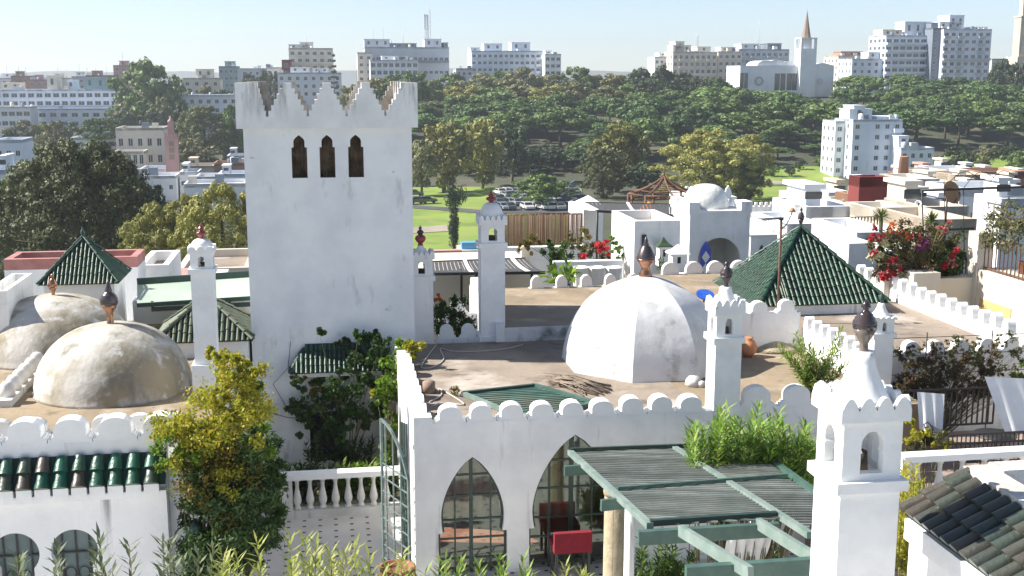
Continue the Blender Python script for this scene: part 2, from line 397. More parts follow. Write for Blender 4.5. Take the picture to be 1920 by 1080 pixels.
# ================================================================== THE NEAR ROOFTOPS
ZR = -6.64          # roof of the arcaded pavilion
ZF = -6.29          # the roof one step higher behind it
ZT = -9.5           # tiled terrace below
FIN = [(.42, 0), (.36, .05), (.34, .14), (.42, .2), (.72, .32), (.95, .44), (1, .52), (.97, .575), (.82, .62), (.84, .645), (.62, .69), (.64, .71), (.42, .75), (.26, .785), (.22, .81), (.38, .845), (.40, .88), (.24, .94), (.02, 1.0)]
FIN_TALL = [(.52, 0), (.40, .03), (.36, .2), (.38, .27), (.7, .36), (.94, .45), (1, .52), (.96, .57), (.97, .585), (.85, .62), (.86, .635), (.66, .68), (.4, .72), (.36, .735), (.42, .75), (.36, .78), (.2, .9), (.01, 1.0)]
FIN_BELL = [(.72, 0), (.7, .06), (.5, .14), (.46, .2), (.62, .3), (.9, .38), (1, .44), (.98, .48), (.86, .56), (.66, .66), (.5, .72), (.3, .76), (.34, .78), (.22, .82), (.24, .84), (.2, .88), (.01, 1.0)]
FIN_RED = [(.5, 0), (.45, .06), (.4, .12), (.8, .22), (1, .34), (.85, .46), (.45, .52), (.4, .56), (.62, .62), (.55, .70), (.25, .76), (.22, .80), (.34, .85), (.1, .93), (.01, 1)]
def finial(parent, r, h, z, prof, m_low, m_top, split=.5, cx=0, cy=0, n=20):
    lo = [(a * r, z + b * h) for a, b in prof if b <= split + 1e-6]; hi = [(a * r, z + b * h) for a, b in prof if b >= split - 1e-6]
    k = max(i for i, (a, b) in enumerate(prof) if b <= split + 1e-6)
    hi = [(a * r, z + b * h) for a, b in prof[k:]]
    mb = MB(); mb.lathe(lo, n, cx, cy); mb.lathe(hi, n, cx, cy, 1)
    return mb.build('finial', [m_low, m_top], parent)
def chimney(name, label, v, xl, xr, yb, yl, yc, yt, cap, fin, openw=.22, merl=4, m='plaster_clean', ped=None, opening=True, mtri=False):
    xm = (xl + xr) / 2
    ul = GV(xl, yl, v)[0]; ur = GV(xr, yl, v)[0]; w = ur - ul
    Z = lambda y: GV(xm, y, v)[1]
    zb = Z(yb); zl = Z(yl) - zb; zc = Z(yc) - zb; zt = Z(yt) - zb
    t = thing(name, label, 'chimney', (ul + ur) / 2, v + w / 2, zb, 0, None)
    h = w / 2
    mb = MB(); mb.box(-h, h, -h, h, 0, zl, skip='t')
    if ped: mb.box(-h - .06, h + .06, -h - .06, h + .06, 0, Z(ped) - zb)
    mb.build('shaft', m, t)
    lw = .16 * w + .02; lt = min(.24 * w, .12)
    MB().box(-h - lw / 2, h + lw / 2, -h - lw / 2, h + lw / 2, zl, zl + lt).build('ledge', m, t)
    z0 = zl + lt; H = zc - z0; hh = h * .985
    mb = MB()
    for k in range(4):
        mb.M = Matrix.Rotation(k * PI / 2, 4, 'Z')
        if opening:
            ow = openw * w
            arch = [(z0 + H * .12, ow), (z0 + H * .46, ow), (z0 + H * .47, ow * .86), (z0 + H * .52, ow * .98)] + [(z0 + H * (.58 + .24 * math.sin(PI / 2 * i / 6)), ow * max(0, math.cos(PI / 2 * i / 6))) for i in range(7)]
            th = .16 * w
            arch_wall(mb, -hh, hh, z0, zc, 0, arch, -hh, -hh + th, 0, ends=False)
        else: mb.add([(-hh, -hh, z0), (hh, -hh, z0), (hh, -hh, zc), (-hh, -hh, zc)], [(0, 1, 2, 3)])
    mb.M = None
    mb.build('lantern', m, t)
    MB().lathe([(hh * .34, z0 + .002), (hh * .30, z0 + H * .34), (hh * .18, z0 + H * .34), (hh * .16, z0 + .1)], 12).build('flue', 'hollow', t)
    cw = h + lw * .42; ch = (zt - zc)
    mb = MB(); mb.box(-cw, cw, -cw, cw, zc, zc + ch * .45)
    step = 2 * cw / merl
    for k in range(4):
        mb.M = Matrix.Rotation(k * PI / 2, 4, 'Z')
        for i in range(merl):
            c = -cw + step * (i + .5); b = step * .5
            z1 = zc + ch * .45
            if mtri: pl = [(c - b, z1), (c + b, z1), (c + b * .9, z1 + ch * .08), (c + b * .62, z1 + ch * .30), (c + b * .3, z1 + ch * .46), (c, z1 + ch * .5), (c - b * .3, z1 + ch * .46), (c - b * .62, z1 + ch * .30), (c - b * .9, z1 + ch * .08)]
            else: pl = [(c - b, z1), (c + b, z1), (c + b, z1 + ch * .08)] + [(c + b * .8 * math.cos(PI * q / 6), z1 + ch * (.1 + .45 * math.sin(PI * q / 6))) for q in range(7)] + [(c - b, z1 + ch * .08)]
            mb.prism(pl, -cw + .001 * k, -cw + .1 * w, bottom=False)
    mb.M = None
    mb.build('crown', m, t)
    kind, yn, rn = cap
    zn = Z(yn) - zb; z1 = zc + ch * .45; r0 = cw * .86
    if kind == 'cone': prof = [(r0, z1 + .001)] + [(rn + (r0 - rn) * (1 - q) ** 1.7, z1 + (zn - z1) * q) for q in (.12, .25, .4, .55, .7, .85, 1)]
    else: prof = [(r0, z1 + .001)] + [(rn + (r0 - rn) * math.cos(PI / 2 * q) ** .9, z1 + (zn - z1) * math.sin(PI / 2 * q)) for q in (.15, .3, .45, .6, .75, .88, 1)]
    MB().lathe(prof, 20).build('cap', m, t)
    prof, r, yf, lo, hi, sp = fin
    if prof is not None: finial(t, r, Z(yf) - zb - zn, zn - .005, prof, lo, hi, sp)
    return t
chimney('chimney', 'large near white chimney with wavy crown, flared cone and tall glazed urn finial', 11.3, 1576, 1687, 1130, 921, 790, 742, ('cone', 672, .118), (FIN, .135, 572, 'glaze_grey', 'glaze_brown', .5), .19, 4, mtri=True)
chimney('chimney', 'white chimney rising at the arcaded pavilion corner beside the big white dome', 21.12, 1342, 1391, 860, 644, 590, 562, ('cone', 542, .11), (FIN, .13, 492, 'bronze_dark', 'bronze_dark', .5), .15, 4)
chimney('chimney', 'slim white chimney with small green finial in front of the green pyramid roof', 22.5, 1640, 1676, 800, 634, 600, 594, ('cone', 572, .07), (FIN, .07, 550, 'iron_green', 'iron_green', .5), .11, 4)
chimney('chimney', 'tall white chimney with domed cap and red finial beside the brown bamboo screen', 28.5, 902, 947, 644, 465, 422, 404, ('dome', 382, .07), (FIN_RED, .14, 360, 'glaze_red', 'glaze_red', .5), .18, 5, ped=630)
chimney('chimney', 'white chimney with dark red finial touching the right side of the battlemented tower', 28.4, 770, 812, 648, 527, 486, 472, ('cone', 463, .07), (FIN_RED, .14, 424, 'glaze_red', 'bronze_dark', .6), .15, 5, m='plaster')
chimney('chimney', 'slender white chimney with blue-grey cap and red finial beside the brown dome', 23.14, 357, 400, 765, 514, 476, 462, ('dome', 450, .05), (FIN_RED, .1, 420, 'glaze_red', 'glaze_red', .5), .14, 3, ped=684)
# ------------------------------------------------------------------ arcaded pavilion
U0, U1, V0, VB = 1.48, 7.28, 21.05, 28.35
pv = thing('arcaded_pavilion', 'white arcaded pavilion with scalloped parapet and pointed green glazed arches', 'pavilion', U0, V0, ZT)
ZP = -6.46 - ZT; zr = ZR - ZT
def arch_prof(zi, zw, zt, wb, wi, ww):
    return [(0, wb), (zi, wb), (zi, wi), (zi + (zw - zi) * .5, (wi + ww) / 2 + .008), (zw, ww)] + [(zw + (zt - zw) * t, max(0, ww * (1 - t ** 1.75) ** .78)) for t in [i / 12 for i in range(1, 13)]]
c1 = GV(886, 900, V0)[0] - U0; c2 = GV(1078, 900, V0)[0] - U0
t1 = GV(886, 857, V0)[1] - ZT; t2 = GV(1078, 815, V0)[1] - ZT
A1 = arch_prof(.86, 1.2, t1, .66, .575, .605); A2 = arch_prof(.86, 1.2, t2, .89, .79, .83)
um = (c1 + .62 + c2 - .84) / 2
mb = MB()
arch_wall(mb, 0, um, 0, ZP, c1, A1, 0, .3, ends=False)
arch_wall(mb, um, um + 2.0, 0, ZP, c2, A2, 0, .3, ends=False)
mb.add([(um + 2.0, 0, 0), (U1 - U0, 0, 0), (U1 - U0, 0, ZP), (um + 2.0, 0, ZP), (um + 2.0, .3, 0), (U1 - U0, .3, 0), (U1 - U0, .3, ZP), (um + 2.0, .3, ZP)], [(0, 1, 2, 3), (7, 6, 5, 4)])
mb.add([(0, 0, ZP), (U1 - U0, 0, ZP), (U1 - U0, .3, ZP), (0, .3, ZP)], [(0, 1, 2, 3)])
mb.add([(0, 0, 0), (0, .3, 0), (0, .3, ZP), (0, 0, ZP)], [(0, 1, 2, 3)])
mb.build('front_wall', 'plaster', pv)
mb = MB(); mb.M = Matrix.Translation((0, 7.3, 0)) @ Matrix.Rotation(-PI / 2, 4, 'Z')      # left side: x runs towards the camera
sp = arch_prof(.86, 1.2, 2.35, .66, .575, .605)
arch_wall(mb, 0, 2.1, 0, zr + .05, 1.0, sp, 0, .28, ends=False); arch_wall(mb, 2.1, 4.2, 0, zr + .05, 3.1, sp, 0, .28, ends=False); arch_wall(mb, 4.2, 7.0, 0, zr + .05, 5.4, sp, 0, .28, ends=False)
mb.build('side_wall', 'plaster', pv)
MB().box(.28, U1 - U0, .3, 7.3, zr - .25, zr).build('roof', 'roof_screed', pv)
MB().box(.28, U1 - U0 - .3, 7.0, 7.3, 0, zr - .25).build('back_wall', 'plaster', pv)
MB().box(U1 - U0 - .3, U1 - U0, .3, 7.3, 0, zr - .25).build('right_wall', 'plaster', pv)
MB().box(.28, U1 - U0 - .3, .3, 7.0, .0, .02).build('floor', 'terracotta', pv)
# parapets: merlons on front and left side
def merlons(parent, a, b, z, th, n, mh, m, inward=1):
    a = Vector(a); b = Vector(b); L = (b - a).length; st = L / n
    ang = math.atan2(b.y - a.y, b.x - a.x); d = (b - a) / L
    mb = MB(); mb.prism(merlon_poly(st * .99, mh), .003, th - .003, bottom=False)
    o = None
    for i in range(n):
        p = a + d * st * (i + .5)
        if o is None:
            o = mb.build('merlon', m, parent); o.location = (p.x, p.y, z); o.rotation_euler = (0, 0, ang)
        else: c_ = share(o, parent, loc=(p.x, p.y, z), rot=ang + rnd.uniform(-.02, .02)); c_.scale = (rnd.uniform(.93, 1.0), 1, rnd.uniform(.93, 1.06))
merlons(pv, (.4, 0), (U1 - U0 - .15, 0), ZP, .3, 9, .31, 'plaster')
sw = MB(); sw.box(0, .28, .3, 7.3, zr + .05, ZP - .06); sw.build('side_parapet', 'plaster', pv)
merlons(pv, (0, 7.2), (0, .2), ZP - .06, .28, 11, .3, 'plaster')
MB().box(0, .34, 0.002, .298, ZP, ZP + .13).build('corner_block', 'plaster', pv)
# glazing in the arches, set back in the reveal
M['glazing'] = bpy.data.materials.new('glazing'); M['glazing'].use_nodes = True
_t = M['glazing'].node_tree; _t.nodes.remove(_t.nodes['Principled BSDF'])
_a = _n(_t, 'ShaderNodeBsdfTransparent'); _a.inputs[0].default_value = (.78, .86, .82, 1)
_b = _n(_t, 'ShaderNodeBsdfGlossy'); _b.inputs['Roughness'].default_value = .04; _b.inputs['Color'].default_value = (.72, .88, .80, 1)
_m = _n(_t, 'ShaderNodeMixShader'); _m.inputs[0].default_value = .15
_t.links.new(_a.outputs[0], _m.inputs[1]); _t.links.new(_b.outputs[0], _m.inputs[2]); _t.links.new(_m.outputs[0], _t.nodes['Material Output'].inputs[0])
def glazed_arch(parent, cx, prof, bars_u, bars_z, y=.12, wide=.03):
    fr = MB()
    def hw(z):
        for (za, ha), (zb, hb) in zip(prof, prof[1:]):
            if za <= z <= zb and zb > za: return ha + (hb - ha) * (z - za) / (zb - za)
        return 0
    ztop = prof[-1][0]
    for (za, ha), (zb, hb) in zip(prof, prof[1:]):                       # frame following the arch
        for s in (-1, 1):
            fr.beam((cx + s * (ha - .018), y, za), (cx + s * (hb - .018), y, zb + .001), .05, .05)
    for bu, wd in bars_u:
        zt = max((z for z, h in [(i * ztop / 80, hw(i * ztop / 80)) for i in range(81)] if h > abs(bu)), default=0)
        fr.box(cx + bu - wd / 2, cx + bu + wd / 2, y - .02, y + .02, 0, zt)
    for bz in bars_z:
        h = hw(bz) - .02
        if h > .05: fr.box(cx - h, cx + h, y - .016, y + .016, bz - .017, bz + .017)
    f = fr.build('arched_window', 'iron_green', parent)
    pn = MB()
    pl = [(cx + h - .01, z) for z, h in prof] + [(cx - h + .01, z) for z, h in reversed(prof[:-1])]
    pn.add([(x, y + .005, z) for x, z in pl], [tuple(range(len(pl)))])
    pn.build('pane', 'glazing', f)
zs = [GV(886, y, V0)[1] - ZT for y in (893, 932, 977, 1012, 1050)]
glazed_arch(pv, c1, A1, [(-.33, .03), (-.02, .07), (.36, .03)], zs)
zs2 = [GV(1078, y, V0)[1] - ZT for y in (864, 916, 970, 1006, 1050)]
glazed_arch(pv, c2, A2, [(-.48, .04), (-.05, .09), (.36, .03), (.66, .03)], zs2)
# columns under the imposts
def column(parent, x, y, h, r, m, n=20, base=.1):
    mb = MB(); mb.lathe([(r * 1.35, 0), (r * 1.35, .06), (r * 1.12, .1), (r, .14), (r * .93, h - .14), (r * 1.2, h - .08), (r * 1.25, h)], n, x, y)
    return mb.build('column', m, parent)
# red seat before the arch; added drapes behind it imitate reflections
M['red_cloth'] = mat('red_cloth', (.22, .012, .025), .95, (.17, .01, .02), 5)
q0 = GV(1040, 1003, V0 - .7); q1 = GV(1110, 1036, V0 - .7); zs0 = q1[1] - ZT
s = thing('sofa', 'red upholstered seat standing before the right glazed arch', 'seat', (q0[0] + q1[0]) / 2, V0 - .7, ZT + .01); w_ = (q1[0] - q0[0]) / 2
MB().box(-w_, w_, 0, .12, zs0, q0[1] - ZT).build('backrest', 'red_cloth', s)
MB().box(-w_, w_, .125, .6, zs0 + .0, zs0 + .12).build('seat', 'red_cloth', s)
for x_ in (-w_ + .05, w_ - .05):
    for y_ in (.04, .5): MB().box(x_ - .025, x_ + .025, y_ - .025, y_ + .025, 0, zs0 - .002).build('leg', 'iron', s)
M['reflection_drape'] = mat('reflection_drape', (.42, .30, .22), .9, (.30, .13, .09), 2.2, (.45, .6), extra=((.5, .45, .35), 3, .6, .7))  # added cloth, its beige and brown patches imitate reflections in the panes
for k, (cu, w) in enumerate(((.55, .5), (1.45, .55), (2.6, .6), (3.6, .5))):
    cm = MB(); n = 14
    for i in range(n):
        a = cu - w + 2 * w * i / n; b = cu - w + 2 * w * (i + 1) / n
        cm.add([(a, 2.6 + .06 * math.sin(i * 1.9), 0), (b, 2.6 + .06 * math.sin(i * 1.9 + 1.9), 0), (b, 2.6 + .06 * math.sin(i * 1.9 + 1.9), 2.5), (a, 2.6 + .06 * math.sin(i * 1.9), 2.5)], [(0, 1, 2, 3)], 0, True)
    c = cm.build('reflection_drape', 'reflection_drape'); c.location = W(U0, V0, ZT + .03); c.rotation_euler = (0, 0, TH)
    tag(c, 'added brown patterned drape standing in for reflections behind the glazed pavilion arches', 'reflection_drape', 'added reflection drapes inside the pavilion')
# big eight-sided dome on the roof
du, dv = 7.18, 25.75
da = GV(1226, 517, dv)[1] - ZR
dm = thing('octagonal_dome', 'big white eight-sided dome with copper finial on the flat roof', 'dome', du, dv, ZR)
prof = [(1.0, 0), (.985, .10), (.96, .22), (.915, .36), (.84, .52), (.74, .66), (.61, .78), (.45, .88), (.28, .95), (.13, .99), (.07, 1.0)]
pr2 = []
for i in range(len(prof) - 1):
    for k in range(5):
        q_ = k / 5; p0_, p1_, p2_, p3_ = prof[max(i - 1, 0)], prof[i], prof[i + 1], prof[min(i + 2, len(prof) - 1)]
        pr2.append(tuple(.5 * (2 * b_ + (c_ - a_) * q_ + (2 * a_ - 5 * b_ + 4 * c_ - d_) * q_ * q_ + (3 * b_ - a_ - 3 * c_ + d_) * q_ ** 3) for a_, b_, c_, d_ in zip(p0_, p1_, p2_, p3_)))
pr2.append(prof[-1])
MB().lathe([(1.94 * a, da * b) for a, b in pr2], 8, 0, 0, 0, False, PI / 8).build('shell', 'dome_white', dm)
finial(dm, .215, GV(1223, 440, dv)[1] - ZR - da, da - .01, FIN_BELL, 'copper', 'bronze_dark', .44)
# roof one step higher, behind
fr = thing('rear_flat_roof', 'higher brown flat roof behind the big dome with half-round merlons on its far edge', 'roof', 4.3, VB, ZT)
zf = ZF - ZT
MB().box(0, 4.85, 0, 5.4, 0, zf).build('slab', ['roof_ochre'], fr)
mb = MB(); mb.box(0, 4.85, -.06, -.003, 0, zf + .004); mb.build('step_face', 'plaster_base', fr)
mb = MB(); mb.box(-.22, -.003, -.06, 5.4, 0, zf + .12); mb.build('side_parapet', 'plaster', fr)
merlons(fr, (-.22, 5.3), (-.22, .1), zf + .12, .2, 9, .3, 'plaster_clean')
mb = MB(); mb.prism(merlon_poly(.44, .36, .05), 0, .2, bottom=False)
o = None
for x in (1005, 1052, 1098, 1143, 1186):
    q = GV(x, 540, 33.7)[0] - 4.3
    if o is None: o = mb.build('merlon', 'plaster', fr); o.location = (q, 5.2, zf)
    else: share(o, fr, loc=(q, 5.2, zf))
# ------------------------------------------------------------------ wall M, right roof and its parapets
parapet('parapet_wall', 'tall white wall with two rounded merlons behind the antenna pole', (9.2, 26.4), (11.26, 26.4), ZR - .3, -5.72, .25, .66, .3, .52)
MB_ = MB(); MB_.box(0, 4.6, 0, 9.0, -2.0, 0)
o = MB_.build('middle_flat_roof', 'roof_ochre'); o.location = W(7.3, 21.5, ZR - .01); o.rotation_euler = (0, 0, TH)
tag(o, 'ochre flat roof with a heap of sand right of the big dome', 'roof')
rr = thing('right_flat_roof', 'grey-brown flat roof in front of the large green pyramid', 'roof', 11.5, 23.6, -10)
MB().box(0, 3.4, 0, 8, 0, 3.98).build('slab', 'roof_screed', rr)
parapet('parapet_wall', 'sunlit scalloped wall running from the antenna pole wall towards the slim chimney', (11.3, 26.4), (11.3, 23.3), -7.6, -6.1, .2, .42, .32, .27)
parapet('parapet_wall', 'long sunlit scalloped wall along the right edge of the right roof', (14.86, 31.2), (14.86, 23.3), -8, -5.76, .2, .5, .38, .34)
parapet('parapet_wall', 'shaded scalloped wall behind the thorny vine and wire trellis', (11.66, 23.3), (15.8, 23.3), -8.6, -6.06, .22, .62, .28, .46)
# ------------------------------------------------------------------ pyramid roofs of glazed tile
def tile_row(mb, a, b, r, n=6, seg=.24, mi=0, taper=.78, up=None):
    """one column of barrel tiles from eave a up to b: separate overlapping half pipes"""
    a = Vector(a); b = Vector(b); L = (b - a).length
    if L < .05: return
    d = (b - a) / L; nrm = up if up is not None else Vector((0, 0, 1))
    x = d.cross(nrm).normalized(); y = x.cross(d).normalized()
    k = max(1, int(L / seg)); s = L / k
    for i in range(k):
        p = a + d * (i * s); q = a + d * min(L, (i + 1) * s + .04)
        vs = []
        for c, rr, lift in ((p, r, r * .34), (q, r * taper, 0)):
            for j in range(n + 1):
                t = PI * j / n; vs.append(c + x * rr * math.cos(t) + y * (rr * math.sin(t) + lift))
        m = n + 1
        mb.add(vs, [(j, j + 1, j + 1 + m, j + m) for j in range(n)], mi, True); mb.add(vs[:m], [tuple(range(n, -1, -1))], mi, False)
def tiled_face(mb, e0, e1, apex, pitch, r, base_mi=1, seg=.24, apex2=None):
    e0 = Vector(e0); e1 = Vector(e1); ap = Vector(apex); ap2 = Vector(apex2) if apex2 else ap
    nrm = (e1 - e0).cross(ap - e0).normalized()
    if nrm.z < 0: nrm = -nrm
    mb.add([e0, e1, ap2, ap] if apex2 else [e0, e1, ap], [(0, 1, 2, 3) if apex2 else (0, 1, 2)], base_mi)
    L = (e1 - e0).length; d = (e1 - e0) / L; n = int(L / pitch); off = (L - (n - 1) * pitch) / 2
    s1 = (ap - e0).dot(d); s2 = (ap2 - e0).dot(d); up = (ap - e0) - d * s1
    for i in range(n):
        s = off + i * pitch
        t = s / s1 if s < s1 else ((L - s) / (L - s2) if s > s2 else 1)
        t = min(1, t) - .02
        if t > .03: tile_row(mb, e0 + d * s, e0 + d * s + up * t, r, seg=seg, up=nrm)
M['tile_green_bed'] = mat('tile_green_bed', (.008, .03, .018), .4)
def pyramid(name, label, uc, vc, hw, z_eave, z_apex, z_base, pitch, r, tm='tile_green', wallm='plaster', fin=None, overhang=.12, zig=True, faces='flr', seg=.24):
    t = thing(name, label, 'pavilion', uc, vc, z_base)
    b = hw - overhang; ze = z_eave - z_base; za = z_apex - z_base
    MB().box(-b, b, -b, b, 0, ze - .02).build('wall', wallm, t)
    mb = MB(); c = [(-hw, -hw, ze), (hw, -hw, ze), (hw, hw, ze), (-hw, hw, ze)]
    for i in range(4): tiled_face(mb, c[i], c[(i + 1) % 4], (0, 0, za), pitch, r, seg=seg)
    mb.add([c[3], c[2], c[1], c[0]], [(0, 1, 2, 3)], 1)
    o = mb.build('roof', [tm, 'tile_green_bed'], t)
    hp = MB()
    for q in c: tile_row(hp, Vector(q) + Vector((0, 0, .03)), Vector((0, 0, za + .05)), r * 1.15, seg=.3)
    hp.build('hip_tiles', tm, o)
    if fin: finial(t, fin[0], fin[1], za, FIN, fin[2], fin[2], .5)
    return t
e = GV(1423, 572, 27.35); e2 = GV(1668, 572, 27.35); hw = (e2[0] - e[0]) / 2
py = pyramid('pyramid_roof', 'large green glazed tile pyramid roof behind the antenna pole', (e[0] + e2[0]) / 2, 27.35 + hw, hw, (e[1] + e2[1]) / 2, GV(1502, 428, 27.35 + hw)[1], -7.0, .128, .047, fin=(.085, GV(1502, 388, 29)[1] - GV(1502, 428, 29)[1], 'bronze_dark'))
p0 = GV(70, 536, 30); p1 = GV(222, 533, 30); hw = (p1[0] - p0[0]) / 2
pyramid('pyramid_roof', 'green tile pyramid roof on a white cube behind the two brown domes', (p0[0] + p1[0]) / 2, 30 + hw, hw, p0[1], GV(157, 446, 30 + hw)[1], -8, .1, .037, fin=(.06, .28, 'iron_green'))
hw = 1.12; ap = GV(386, 556, 28.2)
pyramid('pyramid_roof', 'mossy green tile pyramid roof half hidden behind the slender chimney', ap[0], 28.2, hw, GV(300, 645, 27.1)[1], ap[1], -9, .12, .044, tm='tile_moss')
# ------------------------------------------------------------------ left building with two brown domes
lb = thing('domed_house', 'white house with lichen-brown roof, tile eave and horseshoe windows at lower left', 'house', -2.55, 17.7, -9.6)
zl = 3.1      # roof of the low front part
z0 = -5.50 + 9.6
mb = MB()
hs = []
rad = .345
for cxp, top in ((137, 993), (26, 1000)):
    cu, ct = GV(cxp, top, 17.7); hs.append((cu + 2.55, ct + 9.6))
hs.sort()
edges = [-8.0, (hs[0][0] + hs[1][0]) / 2, 0]
def hsprof(top): 
    zc = top - rad
    a0 = -.75
    return [(zc - 1.5, rad * .75), (zc + rad * math.sin(a0), rad * math.cos(a0))] + [(zc + rad * math.sin(a0 + (PI / 2 - a0) * i / 14), max(0, rad * math.cos(a0 + (PI / 2 - a0) * i / 14))) for i in range(1, 15)]
ze = GV(200, 915, 17.5)[1] + 9.6
for k in (0, 1): arch_wall(mb, edges[k], edges[k + 1], 0, ze + .08, hs[k][0], hsprof(hs[k][1]), 0, .22, ends=False)
mb.add([(0, 0, 0), (0, 3.4, 0), (0, 3.4, ze + .08), (0, 0, ze + .08)], [(3, 2, 1, 0)])
mb.build('front_wall', 'plaster_streak', lb)
for cu, ct in hs:
    f = MB(); y = .13; zc = ct - rad
    f.box(cu - rad, cu + rad, y + .01, y + .03, zc - 1.5, ct, 1)
    for bu in (-.2, 0, .2): f.box(cu + bu - .012, cu + bu + .012, y - .02, y, zc - 1.5, ct - (.02 if bu == 0 else .06))
    for bz in (zc - .75, zc - .06): f.box(cu - rad + .01, cu + rad - .01, y - .028, y - .008, bz - .012, bz + .012)
    for s in (-1, 1):
        f.tube([(cu + s * (.1 + .08 * math.cos(q)), y - .02, zc - .4 + .1 * math.sin(q)) for q in [i * PI / 8 for i in range(17)]], .008, 4)
    M['shutter_grey'] = M.get('shutter_grey') or mat('shutter_grey', (.14, .19, .19), .6, (.10, .14, .145), 3, (.4, .7))
    f.build('horseshoe_window', ['iron', 'shutter_grey'], lb)
# upper front parapet wall and tile eave
mb = MB(); mb.box(-8, 0, .13, .42, ze + .08, z0); mb.build('parapet', 'plaster', lb)
a = GV(130, 820, 17.8)[0]; bb = GV(215, 820, 17.8)[0]; st = bb - a
mb = MB(); mb.prism(merlon_poly(st * .98, .36, .25), 0, .28, bottom=False); o = None
for i in range(-4, 3):
    x = bb + 2.55 + st * i
    if o is None: o = mb.build('merlon', 'plaster', lb); o.location = (x, .13, z0)
    elif x < 0.1: share(o, lb, loc=(x, .13, z0))
et = GV(200, 852, 17.8)[1] + 9.6
mb = MB(); tiled_face(mb, (-8, -.16, ze), (.02, -.16, ze), (-8, .12, et), .262, .112, seg=.2, apex2=(.02, .12, et))
ev = mb.build('tile_eave', ['tile_mixed', 'tile_green_bed'], lb)
mb = MB()
n = int(8 / .262); off = (8.02 - (n - 1) * .262) / 2
for i in range(n):
    c = -8 + off + i * .262
    mb.prism([(c - .112, ze - .14), (c + .112, ze - .14), (c + .108, ze + .02)] + [(c + .098 * math.cos(PI * q / 6), ze + .02 + .075 * math.sin(PI * q / 6)) for q in range(7)] + [(c - .108, ze + .02)], -.17, .0)
mb.box(-8, .02, -.155, -.001, ze - .2, ze - .1)
mb.build('eave_mortar', 'plaster_clean', ev)
# the roof behind with its own row of merlons
zd = -6.5 + 9.6
MB().box(-9, .35, 3.5, 14, zd - .06, zd).build('roof', 'roof_ochre', lb); MB().box(-8.99, .345, 3.51, 13.99, 0, zd - .06).build('body_wall', 'plaster', lb)
mb = MB(); mb.box(-9, -.1, 3.3, 3.497, zd - 1.2, zd + .16); mb.build('rear_parapet', 'plaster_base', lb)
a = GV(133, 790, 21.2)[0]; bb = GV(199, 790, 21.2)[0]; st = bb - a
mb = MB(); mb.prism(merlon_poly(st * .98, .31, .25), 0, .19, bottom=False); o = None
for i in range(-6, 4):
    x = a + 2.55 + st * i
    if x > .2: continue
    if o is None: o = mb.build('merlon', 'plaster_worn', lb); o.location = (x, 3.303, zd + .16)
    else: share(o, lb, loc=(x, 3.303, zd + .16))
def round_dome(label, u, v, r, z, zt, fr, fh, m, prof, lo, hi):
    t = thing('round_dome', label, 'dome', u, v, z)
    h = zt - z
    pts = [(r * 1.02, 0), (r, .05)] + [(r * math.cos(q) ** .86, .05 + (h - .05) * math.sin(q) ** 1.06) for q in [PI / 2 * i / 14 for i in range(1, 14)]] + [(.02, h)]
    MB().lathe(pts, 48).build('shell', m, t)
    finial(t, fr, fh, h - .03, prof, lo, hi, .5)
d1 = GV(207, 606, 24.8)
round_dome('nearer round lichen-brown dome with shiny copper urn finial', -4.5, 24.8, 1.58, -6.5, d1[1], .185, GV(207, 520, 24.8)[1] - d1[1], 'dome_lichen', FIN_TALL, 'copper', 'bronze_dark')
d2 = GV(100, 553, 28.3)
round_dome('farther lichen-brown dome with small finial, partly cut by the left frame edge', d2[0], 28.3, 1.72, -6.5, d2[1], .11, GV(100, 510, 28.3)[1] - d2[1], 'dome_lichen', FIN, 'copper', 'copper')
t = thing('knob_parapet', 'row of stubby white rounded merlons left of the nearer brown dome', 'parapet wall', -6.55, 27.2, -6.5, -PI / 2)
MB().box(0, 3.6, 0, .3, 0, .14).build('wall', 'plaster_worn', t)
for i in range(7):
    k = MB(); k.lathe([(.15, 0), (.15, .16), (.13, .24), (.08, .29), (.01, .31)], 10); o = k.build('merlon', 'plaster_worn', t); o.location = (.25 + .5 * i, .15, .14)
# ------------------------------------------------------------------ the battlemented tower
tw = thing('battlemented_tower', 'tall white square tower with stepped battlements and three narrow windows', 'tower', -1.84, 27.6, ZT)
TW, TD = 3.84, 4.2
zc = GV(600, 240, 27.6)[1] - ZT; zt = GV(600, 155, 27.6)[1] - ZT
# windows: a wide slot with a narrower pointed head, and the shuttered door-window low down
def keyhole(zb, zm, zt, w1, w2):
    return [(zb, w1), (zm, w1), (zm + .001, w2), (zm + (zt - zm) * .5, w2), (zm + (zt - zm) * .68, w2 * .86), (zm + (zt - zm) * .86, w2 * .42), (zt, 0)]
ws = [GV(x, 300, 27.6)[0] + 1.84 for x in (561.5, 614, 667.5)]
zb_, zm_, zt_ = [GV(614, y, 27.6)[1] - ZT for y in (333, 276, 253)]
cuts = [0, (ws[0] + ws[1]) / 2, (ws[1] + ws[2]) / 2, TW]
mb = MB()
zw0 = zb_ - .5
for k in range(3): arch_wall(mb, cuts[k], cuts[k + 1], zw0, zc, ws[k], keyhole(zb_, zm_, zt_, .175, .125), 0, .36, rv=1, ends=False)
a = GV(583, 865, 27.6); b = GV(645, 770, 27.6)
facade(mb, 0, TW, 0, zw0, [(a[0] + 1.84, b[0] + 1.84, a[1] - ZT, b[1] - ZT)], 0, .3)
for x, s in ((0, 1), (TW, -1)):
    q = [(x, 0, 0), (x, TD, 0), (x, TD, zc), (x, 0, zc)]; mb.add(q, [(3, 2, 1, 0) if s > 0 else (0, 1, 2, 3)])
mb.add([(0, TD, 0), (TW, TD, 0), (TW, TD, zc), (0, TD, zc)], [(3, 2, 1, 0)])
